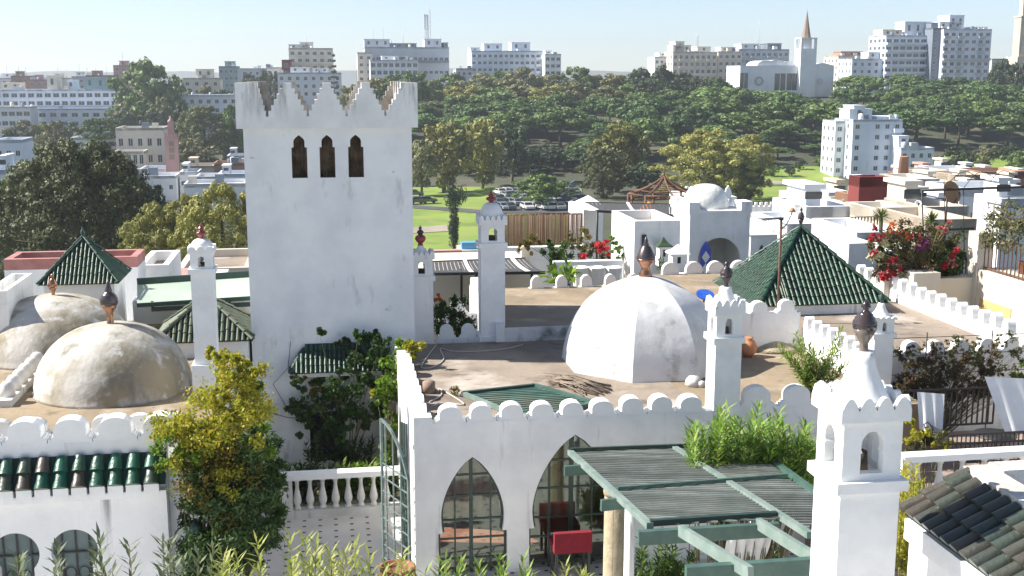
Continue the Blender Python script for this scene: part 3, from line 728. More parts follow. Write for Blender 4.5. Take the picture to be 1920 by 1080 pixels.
M['niche'] = mat('niche', (.24, .175, .115), .95, (.11, .075, .048), 3.0, (.42, .6), stain=(.24, .20, .15), st=(.55, .7), ss=2.2, sstr=(6, 6, .5), bump=.4, bs=12)
mb.build('shaft', ['plaster_tower', 'niche'], tw)
for k in range(3):
    n = MB(); c = ws[k]
    n.box(c - .2, c + .2, .362, .42, zb_ - .05, zt_ + .02)
    for q in (-.09, -.02, .06): n.box(c + q - .012, c + q + .012, .30, .36, zb_, zt_ - .1)
    n.build('window', 'niche', tw)
# crown: stepped merlons on four sides
ov = .14; CW = TW + 2 * ov; t0 = .32
def crown_poly(L, valleys, zv, ztop, peak=.10, steps=6):
    pts = [(0, 0), (L, 0), (L, ztop)]
    cur = L
    vs = sorted(valleys, reverse=True)
    prevs = []
    for i, vx in enumerate(vs):
        left_peak = 0 if i == len(vs) - 1 else (vx + vs[i + 1]) / 2
        rp = cur
        # right side of the notch: from the peak at rp going down to vx
        pw = .38 if i == 0 else peak
        x0 = rp - pw
        pts.append((x0, ztop))
        for s in range(1, steps + 1):
            z = ztop - (ztop - zv) * s / steps
            x = x0 - (x0 - vx - .03) * (s - 1) / (steps - 1)
            pts.append((x, ztop - (ztop - zv) * (s - 1) / steps)); pts.append((x, z))
        lw = .5 if i == len(vs) - 1 else peak
        x1 = left_peak + lw
        for s in range(steps, 0, -1):
            x = x1 + (vx - .03 - x1) * (s - 1) / (steps - 1)
            pts.append((x, ztop - (ztop - zv) * s / steps)); pts.append((x, ztop - (ztop - zv) * (s - 1) / steps))
        cur = left_peak
    pts.append((0, ztop))
    out = []
    for p in pts:
        if not out or (abs(p[0] - out[-1][0]) + abs(p[1] - out[-1][1])) > 1e-5: out.append(p)
    return out
H = zt - zc
val = [GV(x, 215, 27.5)[0] + 1.84 + ov for x in (501, 577, 650, 723)]
zv = GV(600, 218, 27.5)[1] - ZT - zc
cr = MB()
cr.prism(crown_poly(CW, val, zv, H), -ov, -ov + t0)
cr.prism(crown_poly(CW, val, zv, H), TD + ov - t0, TD + ov, 1)
cr.M = Matrix.Translation((-ov, 0, 0)) @ Matrix.Rotation(PI / 2, 4, 'Z')
L2 = TD + 2 * ov - 2 * t0; v2 = [L2 * (i + .5) / 4 for i in range(4)]
cp = [(x - ov + t0, z) for x, z in crown_poly(L2, v2, zv, H - .002)]
cr.prism(cp, -t0, 0, 1)
cr.M = Matrix.Translation((CW - ov - t0, 0, 0)) @ Matrix.Rotation(PI / 2, 4, 'Z'); cr.prism(cp, -t0, 0, 1); cr.M = None
cr.box(t0 - ov, CW - ov - t0, t0 - ov, TD + ov - t0, 0, .1)
c = cr.build('battlement', ['plaster_crown', 'crown_inside'], tw); c.location = (-ov if False else 0, 0, zc)
for vv in c.data.vertices: pass
# prism coordinates start at x = 0; shift the front and back so the crown overhangs evenly
me = c.data
n1 = len(crown_poly(CW, val, zv, H)) * 2
for i in range(2 * n1): me.vertices[i].co.x -= ov
# window grille and shaded shutter, tile awning
wa = a[0] + 1.84; wb = b[0] + 1.84; wz0 = a[1] - ZT; wz1 = b[1] - ZT
g = MB(); g.box(wa, wb, .2, .26, wz0, wz1, 1)
for i in range(7): x = wa + (wb - wa) * i / 6; g.box(x - .012, x + .012, .02, .045, wz0, wz1)
for z in (wz0 + .02, wz0 + .5, wz1 - .35): g.box(wa, wb, .012, .03, z - .012, z + .012)
g.build('grilled_window', ['iron', 'pane_dark'], tw)
aw = thing('tile_awning', 'green tile awning over the tower window, smothered by a climbing vine', 'awning', 0, 27.6, 0)
l0 = GV(543, 702, 27.0); r0 = GV(722, 702, 27.0); l1 = GV(574, 645, 27.58); r1 = GV(715, 640, 27.58)
mb = MB(); tiled_face(mb, (l0[0], -.6, l0[1]), (r0[0], -.6, l0[1]), (l1[0], -.02, l1[1]), .11, .04, seg=.2, apex2=(r1[0], -.02, l1[1]))
tiled_face(mb, (l0[0], -.01, l0[1]), (l0[0], -.6, l0[1]), (l1[0], -.02, l1[1]), .11, .04, seg=.2)
mb.build('tiles', ['tile_green', 'tile_green_bed'], aw)
mb = MB(); mb.box(l0[0] + .06, r0[0] - .06, -.56, -.005, l0[1] - .1, l0[1] - .01); mb.build('soffit', 'plaster_worn', aw)
for px, py, w_, h_ in ((473, 296, .025, .045), (738, 322, .022, .03), (727, 580, .026, .06)):
    g_ = GV(px, py, 27.6); k_ = MB().lathe([(.01, 0), (w_, .0), (w_ * .8, .014), (.01, .015)], 7).build('plaster_chip', 'plaster_base', tw)
    k_.location = (g_[0] + 1.84, -.001, g_[1] - ZT); k_.rotation_euler = (PI / 2, rnd.uniform(0, 2), 0); k_.scale = (1, h_ / w_, 1)
mb = MB(); pts = []
for px, py in ((470, 760), (500, 772), (540, 783), (600, 786)): g_ = GV(px, py, 27.58); pts.append((g_[0] + 1.84, -.02, g_[1] - ZT))
mb.tube(pts, .008, 4); pts = []
for px, py in ((535, 760), (512, 720), (540, 690), (545, 640)): g_ = GV(px, py, 27.58); pts.append((g_[0] + 1.84, -.02, g_[1] - ZT))
mb.tube(pts, .006, 4); mb.build('wall_cable', 'iron', tw)
# ------------------------------------------------------------------ tiled terrace, balustrade
M['terrace_tile'] = mat('terrace_tile', (.66, .63, .59), .7, (.56, .53, .49), 1.2, (.4, .7))
_t = M['terrace_tile'].node_tree; _b = _t.nodes['Principled BSDF']
_tc = _n(_t, 'ShaderNodeTexCoord').outputs['Object']
_sp = _n(_t, 'ShaderNodeSeparateXYZ'); _t.links.new(_tc, _sp.inputs[0])
def _cell(ax, s):
    m1 = _n(_t, 'ShaderNodeMath', operation='MULTIPLY'); m1.inputs[1].default_value = s; _t.links.new(_sp.outputs[ax], m1.inputs[0])
    m2 = _n(_t, 'ShaderNodeMath', operation='PINGPONG'); m2.inputs[1].default_value = .5; _t.links.new(m1.outputs[0], m2.inputs[0])
    m3 = _n(_t, 'ShaderNodeMath', operation='LESS_THAN'); m3.inputs[1].default_value = .11; _t.links.new(m2.outputs[0], m3.inputs[0]); return m3.outputs[0]
_mm = _n(_t, 'ShaderNodeMath', operation='MULTIPLY'); _t.links.new(_cell(0, 3.0), _mm.inputs[0]); _t.links.new(_cell(1, 3.0), _mm.inputs[1])
_old = _b.inputs['Base Color'].links[0].from_socket
_t.links.new(_mix(_t, _mm.outputs[0], _old, (.07, .07, .075)), _b.inputs['Base Color'])
o = MB().box(-14, 18, -14, 12, -.3, 0).build('terrace_floor', 'terrace_tile'); o.location = W(-2, 13, ZT); o.rotation_euler = (0, 0, TH); tag(o, kind='structure')
BAL = [(.075, 0), (.075, .05), (.05, .07), (.055, .1), (.085, .17), (.09, .23), (.07, .33), (.045, .46), (.038, .54), (.045, .58), (.038, .6), (.06, .63), (.07, .66), (.07, .7)]
def balustrade(name, label, u0, u1, v, z, n, posts=(), m='plaster_worn', h=1.0):
    t = thing(name, label, 'balustrade', u0, v, z); L = u1 - u0
    MB().box(0, L, -.12, .12, 0, .17).build('plinth', m, t)
    MB().box(-.03, L, -.15, .15, .87 * h, .87 * h + .12).build('handrail', 'plaster_clean', t)
    for p in posts: MB().box(p - .11, p + .11, -.118, .118, .17, .87 * h).build('post', m, t)
    k = MB().lathe([(r, .17 + q * (.87 * h - .17) / .7) for r, q in BAL], 12).build('baluster', m, t)
    first = True
    for i in range(n):
        x = .32 + i * (L - .4) / n
        if first: k.location = (x, 0, 0); first = False
        else: share(k, t, loc=(x, 0, 0))
bv = 24.6; b0 = GV(528, 900, bv)[0]
balustrade('balustrade', 'white stone balustrade with plants behind it at the foot of the tower', b0, 1.46, bv, ZT, 8, (.11,))
balustrade('balustrade', 'white balustrade on the right terrace below the wire chairs', GV(1692, 850, 19.2)[0], 15.5, 19.2, -7.88, 11, (.11,))
# ------------------------------------------------------------------ near tile roof at lower right
nr = thing('tile_roof', 'near olive glazed barrel-tile roof with white mortar ridge at lower right', 'tile roof', 6.67, 12.3, -8)
e0 = (0, 0, 2.84); zrid = 2.84 + .5
mb = MB()
tiled_face(mb, (0, -5.5, 2.84), (0, .02, 2.84), (.72, -5.5, zrid), .2, .093, seg=.24, apex2=(.72, -.12, zrid))
o = mb.build('tiles', ['tile_olive', 'tile_green_bed'], nr)
hp = MB(); tile_row(hp, Vector((-.03, .03, 2.86)), Vector((.74, -.1, zrid + .03)), .085, seg=.3); hp.build('hip_tiles', 'tile_olive', o)
M['mortar'] = mat('mortar', (.66, .64, .60), .95, (.5, .46, .4), 2.5, (.42, .66), (.25, .2, .15), (.6, .8), 2, (1, 1, 1), bump=.6, bs=14)
mb = MB(); mb.box(.70, 1.02, -5.5, .0, zrid - .6, zrid + .07); mb.box(1.02, 3, -.32, .0, zrid - .6, zrid + .1); mb.build('ridge_wall', 'mortar', nr)
mb = MB(); mb.box(1.021, 3.2, -5.5, -.33, 0, zrid - .42); mb.build('inner_roof', 'plaster', nr)
mb = MB(); mb.box(.06, 1.0, -5.5, -.02, 2.0, 2.79); mb.box(.3, 1.0, -5.5, -.1, 0, 2.0); mb.build('wall', 'plaster_clean', nr)
mb = MB(); mb.box(-.01, .06, -5.5, -.01, 2.55, 2.80); mb.build('cornice', 'plaster_clean', nr)
# ================================================================== TERRAIN AND THE FAR SIDE OF THE VALLEY
def lerp(x, pts):
    for (a, b), (c, d) in zip(pts, pts[1:]):
        if x <= c: return b + (d - b) * max(0, (x - a)) / (c - a)
    return pts[-1][1]
PR_R = [(-200, -13), (50, -15), (105, -21), (165, -26), (285, -27), (330, -24.5), (400, -17.5), (465, -10.5), (560, -7.5), (1000, -14), (3000, -60), (20000, -300)]
PR_L = [(-200, -13), (50, -15), (105, -21), (165, -26), (300, -27), (440, -23.5), (520, -14), (620, -9), (1000, -16), (3000, -60), (20000, -300)]
def T(x, y):
    s = (x / max(y, 1) + .20) / .11; s = max(0, min(1, s)); s = s * s * (3 - 2 * s)
    h = lerp(y, PR_L) * (1 - s) + lerp(y, PR_R) * s
    if 120 < y < 700: h += .5 * math.sin(x * .045 + 1) * math.sin(y * .03)
    return h
def TP(px, py):
    d = ray(px, py); t = 60.0
    while t < 3000:
        p = d * t
        if p.z <= T(p.x, p.y): return p
        t += .6
    return d * 600
M['ground_earth'] = mat('ground_earth', (.085, .085, .05), 1, (.05, .06, .03), .035, (.4, .62), extra=((.17, .135, .10), .09, .58, .75))
M['lawn'] = mat('lawn', (.22, .31, .04), .95, (.15, .235, .035), .08, (.38, .64), extra=((.27, .26, .09), .22, .5, .68), stain=(.08, .14, .025), st=(.55, .75), ss=.12, sstr=(1, 1, 1))
M['asphalt'] = mat('asphalt', (.09, .09, .095), .95, (.06, .06, .065), .1, (.4, .6))
M['path_pale'] = mat('path_pale', (.36, .30, .25), .95, (.28, .23, .19), .2, (.4, .6))
ys = [-60, -20, 20, 60, 90, 120] + list(range(140, 640, 10)) + [660, 700, 800, 1000, 1400, 2000, 3000, 6000, 12000, 20000]
verts = []; NX = 61
for y in ys:
    half = max(120, abs(y) * .75 + 60)
    for i in range(NX):
        x = -half + 2 * half * i / (NX - 1); verts.append((x, y, T(x, y)))
faces = [(j * NX + i, j * NX + i + 1, (j + 1) * NX + i + 1, (j + 1) * NX + i) for j in range(len(ys) - 1) for i in range(NX - 1)]
mb = MB(); mb.add(verts, faces, 0, True); o = mb.build('terrain', 'ground_earth'); tag(o, kind='structure')
def drape(name, m, c, lift=.12, n=16):
    c = [TP(*q) for q in c]; mb = MB(); vs = []
    for j in range(n + 1):
        for i in range(n + 1):
            a = c[0].lerp(c[1], i / n); b = c[3].lerp(c[2], i / n); p = a.lerp(b, j / n)
            vs.append((p.x, p.y, T(p.x, p.y) + lift))
    mb.add(vs, [(j * (n + 1) + i, j * (n + 1) + i + 1, (j + 1) * (n + 1) + i + 1, (j + 1) * (n + 1) + i) for j in range(n) for i in range(n)], 0, True)
    return tag(mb.build(name, m), kind='structure')
drape('lawn', 'lawn', [(640, 490), (1110, 490), (1090, 352), (740, 352)])
drape('lawn', 'lawn', [(1290, 420), (1560, 420), (1575, 313), (1420, 313)], n=24)
drape('lawn', 'lawn', [(1690, 345), (1925, 345), (1925, 284), (1760, 292)], n=16)
drape('car_park', 'asphalt', [(905, 402), (1110, 402), (1085, 356), (935, 354)], .25)
drape('path', 'path_pale', [(770, 440), (842, 436), (838, 424), (770, 430)], .2)
drape('path', 'path_pale', [(1425, 345), (1560, 352), (1560, 346), (1428, 340)], .2)
drape('road', 'asphalt', [(770, 392), (905, 402), (905, 396), (770, 386)], .2)
# far hills and the sea line, beyond everything
M['far_hill'] = mat('far_hill', (.13, .14, .13), 1)
mb = MB(); vs = []; nh = 80
for i in range(nh + 1):
    a = -.6 + 1.2 * i / nh; D = 9000
    vs += [(D * math.sin(a), D * math.cos(a), -140), (D * math.sin(a) * 1.08, D * math.cos(a) * 1.08, 4 + 22 * math.sin(i * .31) * math.sin(i * .12 + 1) + 10 * math.sin(i * .9)), (D * math.sin(a) * 1.3, D * math.cos(a) * 1.3, -140)]
mb.add(vs, [(3 * i + k, 3 * i + 3 + k, 3 * i + 4 + k, 3 * i + 1 + k) for i in range(nh) for k in (0, 1)], 0, True)
tag(mb.build('hills', 'far_hill'), kind='structure')
# ------------------------------------------------------------------ trees
NR = np.random.default_rng(11)
def leafcloud(clumps, size, aspect=.6, jit=.30, shell=.65):
    """clumps: (cx,cy,cz, rx,ry,rz, n). Leaf-sized faces spread through each clump, leaning outwards."""
    V = []; 
    for cx, cy, cz, rx, ry, rz, n in clumps:
        d = NR.normal(size=(n, 3)); d /= np.linalg.norm(d, axis=1, keepdims=True) + 1e-9
        r = shell + (1 - shell) * NR.random((n, 1)); r *= .72 + .36 * NR.random((n, 1))
        p = np.array([cx, cy, cz]) + d * r * np.array([rx, ry, rz])
        nn = d + NR.normal(size=(n, 3)) * jit; nn /= np.linalg.norm(nn, axis=1, keepdims=True) + 1e-9
        a = NR.normal(size=(n, 3)); t = np.cross(nn, a); t /= np.linalg.norm(t, axis=1, keepdims=True) + 1e-9
        b = np.cross(nn, t)
        l = size * (.6 + .8 * NR.random((n, 1))); w = l * aspect
        V.append(np.stack([p - t * l / 2, p - b * w / 2, p + t * l / 2, p + b * w / 2], axis=1))
    V = np.concatenate(V).reshape(-1, 3)
    F = np.arange(len(V)).reshape(-1, 4)
    return V, F
def crown_clumps(n, R_, H, z0, flat=.5, cr=(.22, .36), nl=60, low=.0, rag=.15):
    out = []
    for i in range(n):
        a = NR.random() * 2 * PI; q = NR.random() ** .55; s = low + (1 - low) * NR.random()
        if NR.random() < .6: s = 1 - abs(NR.normal()) * .18 if (low > -.5 or NR.random() < .75) else low * (1 - abs(NR.normal()) * .2)
        rr = R_ * q * (1 + rag * NR.normal()); zz = z0 + H * (math.sqrt(max(0, 1 - (min(q, 1)) ** 2)) * s)
        c = R_ * (cr[0] + (cr[1] - cr[0]) * NR.random())
        out.append((rr * math.cos(a), rr * math.sin(a), zz, c, c, c * flat, nl))
    return out
def make_tree(name, label, cat, group, kind, leaf, seed=0):
    """prototype about ten units tall with a crown about ten units wide, parked on its own spot later"""
    t = wthing(name, label, cat, (0, 0, -500), 0, group)
    tk = MB(); rr = random.Random(seed)
    if kind == 'pine':
        tk.tube([(0, 0, -1.5), (.15, .1, 2.5), (rr.uniform(-.4, .4), .2, 5), (rr.uniform(-.6, .6), .3, 7.5)], [.34, .28, .22, .12], 6)
        cl = crown_clumps(44, 4.3, 3.9, 5.4, .72, (.20, .36), 78, -.15) + [(0, 0, 6.4, 3.6, 3.6, 2.2, 300)]
        for c in cl[:9]: tk.tube([(0.1, .1, 4.6), (c[0] * .5, c[1] * .5, 6.0), (c[0], c[1], c[2])], [.14, .09, .04], 4)
        V, F = leafcloud(cl, .62, .7)
    elif kind == 'round':
        tk.tube([(0, 0, -1.5), (.1, .1, 2.5), (.2, 0, 5), (.1, 0, 8)], [.4, .32, .22, .08], 6)
        cl = crown_clumps(46, 4.2, 4.8, 4.8, .85, (.17, .30), 80, -.8) + [(0, 0, 4.9, 3.4, 3.4, 3.4, 420)]
        for c in cl[:8]: tk.tube([(.1, .1, 2.5), (c[0] * .45, c[1] * .45, (c[2] + 3) / 2), (c[0], c[1], c[2])], [.16, .1, .04], 4)
        V, F = leafcloud(cl, .6, .6)
    elif kind == 'big':
        tk.tube([(0, 0, -1.5), (.1, .1, 2), (.2, 0, 4), (.1, 0, 7)], [.5, .42, .3, .1], 7)
        cl = crown_clumps(190, 4.4, 5.0, 4.5, .8, (.09, .17), 190, -.85, .1) + [(0, 0, 4.5, 3.8, 3.8, 4.2, 5000)]
        for c in cl[:10]: tk.tube([(.1, .1, 2.2), (c[0] * .45, c[1] * .45, (c[2] + 3) / 2), (c[0], c[1], c[2])], [.2, .12, .04], 5)
        V, F = leafcloud(cl, .2, .6)
    elif kind == 'column':
        tk.tube([(0, 0, -1), (.1, 0, 5), (0, 0, 9)], [.4, .3, .1], 6)
        cl = [((NR.random() - .5) * 1.5, (NR.random() - .5) * 1.5, .8 + 6.2 * NR.random(), 1.2, 1.2, 1.0, 90) for i in range(26)] + [((NR.random() - .5) * 5, (NR.random() - .5) * 5, 7.2 + 2 * NR.random(), 1.5, 1.5, .9, 90) for i in range(16)]
        V, F = leafcloud(cl, .42, .6)
    elif kind == 'tier':                                     # tiers of level boughs round a straight stem
        tk.tube([(0, 0, -1), (0, 0, 10)], [.25, .04], 6); cl = []
        for k in range(10):
            z = 1.4 + k * .88; L = 3.0 * (1 - z / 11.5)
            for j in range(7):
                a = 2 * PI * j / 7 + k * .5; tk.tube([(0, 0, z), (L * math.cos(a), L * math.sin(a), z + .12)], [.08, .03], 4)
                for f in (.5, .8, 1): cl.append((L * f * math.cos(a), L * f * math.sin(a), z + .12, .42, .42, .16, 16))
        V, F = leafcloud(cl, .36, .5)
    elif kind == 'cedar':
        tk.tube([(0, 0, -1), (0, 0, 9)], [.4, .1], 6); cl = []
        for k in range(6):
            z = 3.2 + k * 1.25; L = (3.6, 4.2, 4.6, 4.4, 4.8, 3.4)[k]
            for j in range(8):
                a = 2 * PI * j / 8 + k * .9; q = L * (.55 + .45 * NR.random()); tk.tube([(0, 0, z - .4), (q * math.cos(a), q * math.sin(a), z)], [.12, .04], 4)
                for f in (.45, .75, 1): cl.append((q * f * math.cos(a), q * f * math.sin(a), z + .1, 1.0, 1.0, .32, 28))
        V, F = leafcloud(cl, .5, .6)
    tk.build('trunk', 'bark' if kind != 'round' else 'bark_pale', t)
    npmesh('crown', V, F, leaf, parent=t)
    return t
PROTO = {}
def proto(key, *a):
    PROTO[key] = [make_tree(*a, seed=q) for q in range(2 if a[4] in ('pine', 'round') else 1)]
    for p in PROTO[key]: p['used'] = 0
PINES = 'pines of the wood on the hillside'
proto('pine', 'pine_tree', 'dark green flat-topped pine in the dense wood on the far hillside', 'pine tree', PINES, 'pine', 'far_pine')
proto('pinel', 'pine_tree', 'lighter green flat-topped pine in the dense wood on the far hillside', 'pine tree', PINES, 'pine', 'far_pine_light')
proto('euc', 'eucalyptus_tree', 'olive green rounded eucalyptus', 'eucalyptus', None, 'round', 'far_eucalyptus')
proto('olive', 'broadleaf_tree', 'grey-green rounded tree', 'tree', None, 'round', 'far_olive')
proto('dark', 'dark_tree', 'dark green tree', 'tree', None, 'round', 'far_dark')
proto('green', 'broadleaf_tree', 'mid green tree', 'tree', None, 'round', 'far_pine_light')
proto('bigdark', 'broadleaf_tree', 'huge dark brownish-green tree', 'tree', None, 'big', 'far_brown')
proto('bigeuc', 'eucalyptus_tree', 'eucalyptus', 'eucalyptus', None, 'big', 'far_eucalyptus')
proto('column', 'ivy_clad_tree', 'ivy tree', 'tree', None, 'column', 'far_dark')
proto('tier', 'norfolk_pine', 'norfolk pine', 'pine tree', None, 'tier', 'far_dark')
proto('cedar', 'cedar_tree', 'cedar', 'cedar tree', None, 'cedar', 'far_pine')
def plant_tree(key, px, D, ptop, wpx, label=None, group=None, rot=None, zb=None, flat=1.0):
    """tree whose crown top shows at image row ptop and is wpx wide, standing on the terrain at distance D"""
    p = P(px, ptop, D); zb = T(p.x, D) if zb is None else zb
    h = max(3, p.z - zb) / 9.6; w = wpx * D / FPX / 9.6
    pr = PROTO[key][rnd.randrange(len(PROTO[key]))]
    loc = (p.x, D, zb); rz = rnd.random() * 6.28 if rot is None else rot
    if not pr['used']:
        pr['used'] = 1; r = pr; r.location = loc; r.rotation_euler = (0, 0, rz); r.scale = (w, w, h)
    else: r = dup(pr, loc, rz, (w, w, h))
    if label: r['label'] = label
    if group: r['group'] = group
    elif label and 'group' in r: del r['group']
    return r
# the pine wood
row = 0; D = 322.0
while D < 476:
    row += 1; step = 40 + D * .05
    px = 770 + (row % 2) * step * .5 + rnd.uniform(-10, 10)
    while px < 1960:
        q = px + rnd.uniform(-11, 11); d2 = D + rnd.uniform(-5, 5)
        skip = (1400 < q < 1590 and D < 352) or (q > 1590 and D < 345) or (q < 1090 and D < 338)
        if q < 1195 - (430 - D) * .6 and D > 405: skip = True
        if q < 860 and D > 395: skip = True
        if 1365 < q < 1585 and D > 415: skip = True
        if not skip:
            x = (q - 960) / FPX * d2 * 1.0; zt = T(x, d2)
            hgt = rnd.uniform(7, 12.5) * (.85 if D > 450 else 1); yt = 135 - (zt + hgt) * FPX / d2
            plant_tree('pinel' if rnd.random() < .30 else 'pine', q, d2, yt, rnd.choice((rnd.uniform(11, 14), rnd.uniform(15, 21))) * FPX / d2)
        px += step * 1.45
    D += 15.5
EU = 'eucalyptus trees along the top of the hill'
for i, (px, D, top, w, k) in enumerate([(800, 445, 150, 84, 'olive'), (850, 452, 140, 86, 'green'), (900, 446, 140, 92, 'olive'), (945, 450, 134, 84, 'green'), (985, 440, 130, 96, 'olive'), (1035, 446, 138, 92, 'olive'), (1082, 442, 126, 70, 'green'), (1110, 450, 140, 84, 'olive'), (1150, 446, 140, 90, 'euc'), (1188, 452, 140, 80, 'olive'), (815, 425, 172, 80, 'green'), (870, 428, 160, 88, 'euc'), (920, 424, 164, 92, 'green'), (975, 428, 158, 96, 'olive'), (1030, 424, 160, 96, 'euc'), (1085, 428, 156, 92, 'olive'), (1135, 424, 166, 88, 'olive'), (1180, 430, 160, 80, 'green'), (800, 408, 190, 76, 'olive'), (850, 410, 182, 80, 'green'), (905, 408, 186, 84, 'green'), (960, 412, 180, 84, 'olive'), (1015, 410, 184, 84, 'green')]):
    plant_tree(k, px, D, top, w, {'green': 'mid green rounded tree among the trees crowning the hill above the pine wood', 'olive': 'grey-green rounded tree among the trees crowning the hill above the pine wood', 'euc': 'yellowish olive tree among the trees crowning the hill above the pine wood'}[k], EU)
for px, D, top, w in ((1200, 440, 128, 64), (1245, 436, 124, 60), (1290, 432, 138, 70), (1320, 440, 150, 40), (1215, 425, 150, 60), (1270, 425, 152, 60)):
    plant_tree('dark', px, D, top, w, 'dark bluish-green tree of the clump left of the cream apartment blocks', 'dark trees beside the cream apartment blocks')
for px, D, top, w in ((1880, 455, 112, 46), (1908, 450, 118, 44), (1868, 460, 130, 40)):
    plant_tree('dark', px, D, top, w, 'dark tree right of the tall white and blue apartment building', 'dark trees right of the tall white and blue apartment building')
for px, D, top, w, k in ((470, 500, 140, 44, 'dark'), (495, 505, 134, 36, 'dark'), (515, 500, 136, 30, 'dark')):
    plant_tree(k, px, D, top, w, 'dark tree on the skyline just above the left battlements of the tower', 'dark trees above the tower battlements')
for px, D, top, w, k in ((700, 430, 146, 70, 'euc'), (745, 425, 140, 74, 'green'), (775, 420, 134, 70, 'green'), (660, 430, 158, 60, 'olive')):
    plant_tree(k, px, D, top, w, {'euc': 'yellowish tree seen through the tower battlements', 'green': 'bushy green tree just right of the tower battlements', 'olive': 'grey-green tree seen through the middle notch of the battlements'}[k], 'trees behind the tower battlements')
plant_tree('tier', 625, 470, 102, 36, 'tiered norfolk pine standing beside the beige apartment block')
plant_tree('bigdark', 138, 108, 262, 290, 'huge dark brownish-green tree filling the left middle distance')
plant_tree('bigdark', 60, 116, 300, 190, 'left shoulder of dark brownish foliage beside the huge tree')
plant_tree('bigdark', 215, 118, 300, 170, 'right shoulder of dark brownish foliage beside the huge tree')
plant_tree('bigdark', 8, 120, 330, 150, 'dark tree at the left frame edge beside the huge brownish tree')
plant_tree('dark', 262, 128, 338, 110, 'dark green tree tucked behind the right side of the huge brownish tree')
plant_tree('bigeuc', 290, 98, 382, 150, 'yellow-green eucalyptus right behind the white house with pink coping')
plant_tree('bigeuc', 412, 92, 344, 190, 'tall yellow-green eucalyptus standing just left of the tower')
plant_tree('bigeuc', 345, 100, 366, 130, 'eucalyptus squeezed between the two others left of the tower')
plant_tree('green', 272, 415, 120, 132, 'large pale green tree on the hill right of the white hotel')
plant_tree('green', 322, 420, 150, 80, 'smaller green tree at the right foot of the large pale hillside tree')
plant_tree('olive', 250, 410, 185, 80, 'grey-green tree below the large pale tree, beside the hotel corner')
plant_tree('bigdark', 382, 330, 198, 120, 'dark domed tree behind the pink minaret')
plant_tree('dark', 340, 345, 195, 60, 'flat dark tree left of the domed tree behind the pink minaret')
plant_tree('olive', 430, 340, 230, 90, 'grey-green tree between the domed tree and the tower')
plant_tree('olive', 360, 310, 258, 90, 'grey-green tree at the foot of the domed tree right of the minaret')
plant_tree('green', 440, 330, 196, 60, 'green tree touching the left edge of the tower crown')
plant_tree('cedar', 188, 300, 226, 84, 'spreading tiered cedar left of the cream villa')
plant_tree('olive', 150, 330, 248, 60, 'grey-green tree low behind the huge brownish tree, left of the cedar')
plant_tree('olive', 100, 340, 226, 66, 'round grey-green tree in front of the white hotel')
plant_tree('dark', 290, 390, 205, 60, 'dark tree behind the flat roof of the cream villa')
plant_tree('euc', 225, 250, 290, 50, 'small yellowish tree beside the arcaded cream annexe')
for px, D, top, w, k in ((40, 372, 228, 70, 'olive'), (78, 380, 236, 54, 'green'), (128, 378, 232, 60, 'dark'), (168, 385, 226, 54, 'green'), (205, 392, 222, 60, 'olive'), (232, 400, 205, 56, 'dark'), (348, 440, 168, 60, 'green'), (388, 445, 164, 56, 'olive'), (425, 440, 170, 60, 'dark'), (452, 436, 176, 50, 'green'), (300, 405, 186, 60, 'olive'), (20, 300, 240, 40, 'dark'), (470, 430, 186, 50, 'olive')):
    plant_tree(k, px, D, top, w, {'green': 'fresh green tree among the buildings of the left hillside', 'olive': 'grey-green tree among the buildings of the left hillside', 'dark': 'dark green tree among the buildings of the left hillside'}[k], 'trees among the left hillside buildings')
# the park below
plant_tree('euc', 832, 262, 232, 112, 'tall eucalyptus right of the tower, leftmost of the park row')
plant_tree('euc', 905, 270, 226, 96, 'tall eucalyptus behind the ivy-clad tree in the park')
plant_tree('olive', 790, 255, 262, 70, 'eucalyptus hard against the right edge of the tower')
plant_tree('dark', 960, 285, 240, 84, 'dark pine above the car park with a bare trunk')
plant_tree('euc', 1160, 262, 232, 120, 'broad yellow-green tree above the black shade canopy')
plant_tree('bigdark', 1130, 248, 278, 92, 'brownish bare-looking tree in front of the broad yellow-green one')
plant_tree('green', 1015, 228, 328, 104, 'low spreading green tree beside the parked cars')
plant_tree('dark', 1060, 238, 352, 60, 'small dark tree right of the parked cars')
plant_tree('dark', 1205, 255, 305, 90, 'dark tree behind the iron pavilion frame')
plant_tree('bigeuc', 1330, 236, 243, 196, 'great olive-green tree rising behind the white kiosk dome')
plant_tree('bigeuc', 1408, 250, 252, 100, 'yellowish right-hand companion of the great tree behind the kiosk dome')
plant_tree('bigdark', 1385, 240, 290, 110, 'dark lower tree in the shade of the great tree behind the kiosk')
plant_tree('column', 850, 172, 350, 66, 'dark ivy-clad tree standing on the lawn right of the tower')
for px, D, top, w, k in ((1798, 300, 276, 60, 'dark'), (1760, 310, 290, 40, 'olive'), (1850, 310, 272, 56, 'olive'), (1895, 320, 270, 50, 'dark'), (1910, 300, 284, 40, 'green')):
    plant_tree(k, px, D, top, w, {'dark': 'dark bush on the grassy slope right of the white apartment block', 'olive': 'grey-green bush on the grassy slope right of the white apartment block', 'green': 'fresh green bush on the grassy slope at the right frame edge'}[k], 'bushes on the right slope')
for px, D, top, w, k in ((1480, 300, 318, 30, 'dark'), (1540, 318, 306, 36, 'green'), (1500, 312, 306, 24, 'dark'), (1450, 300, 316, 24, 'green'), (1010, 300, 318, 60, 'dark'), (940, 300, 320, 60, 'dark'), (880, 300, 318, 50, 'dark'), (780, 280, 322, 40, 'dark'), (1100, 300, 316, 50, 'dark')):
    plant_tree(k, px, D, top, w, {'dark': 'dark bush or low tree at the lower edge of the pine wood', 'green': 'fresh green bush on the upper edge of the sunny lawn'}[k], 'bushes at the lower edge of the pine wood')
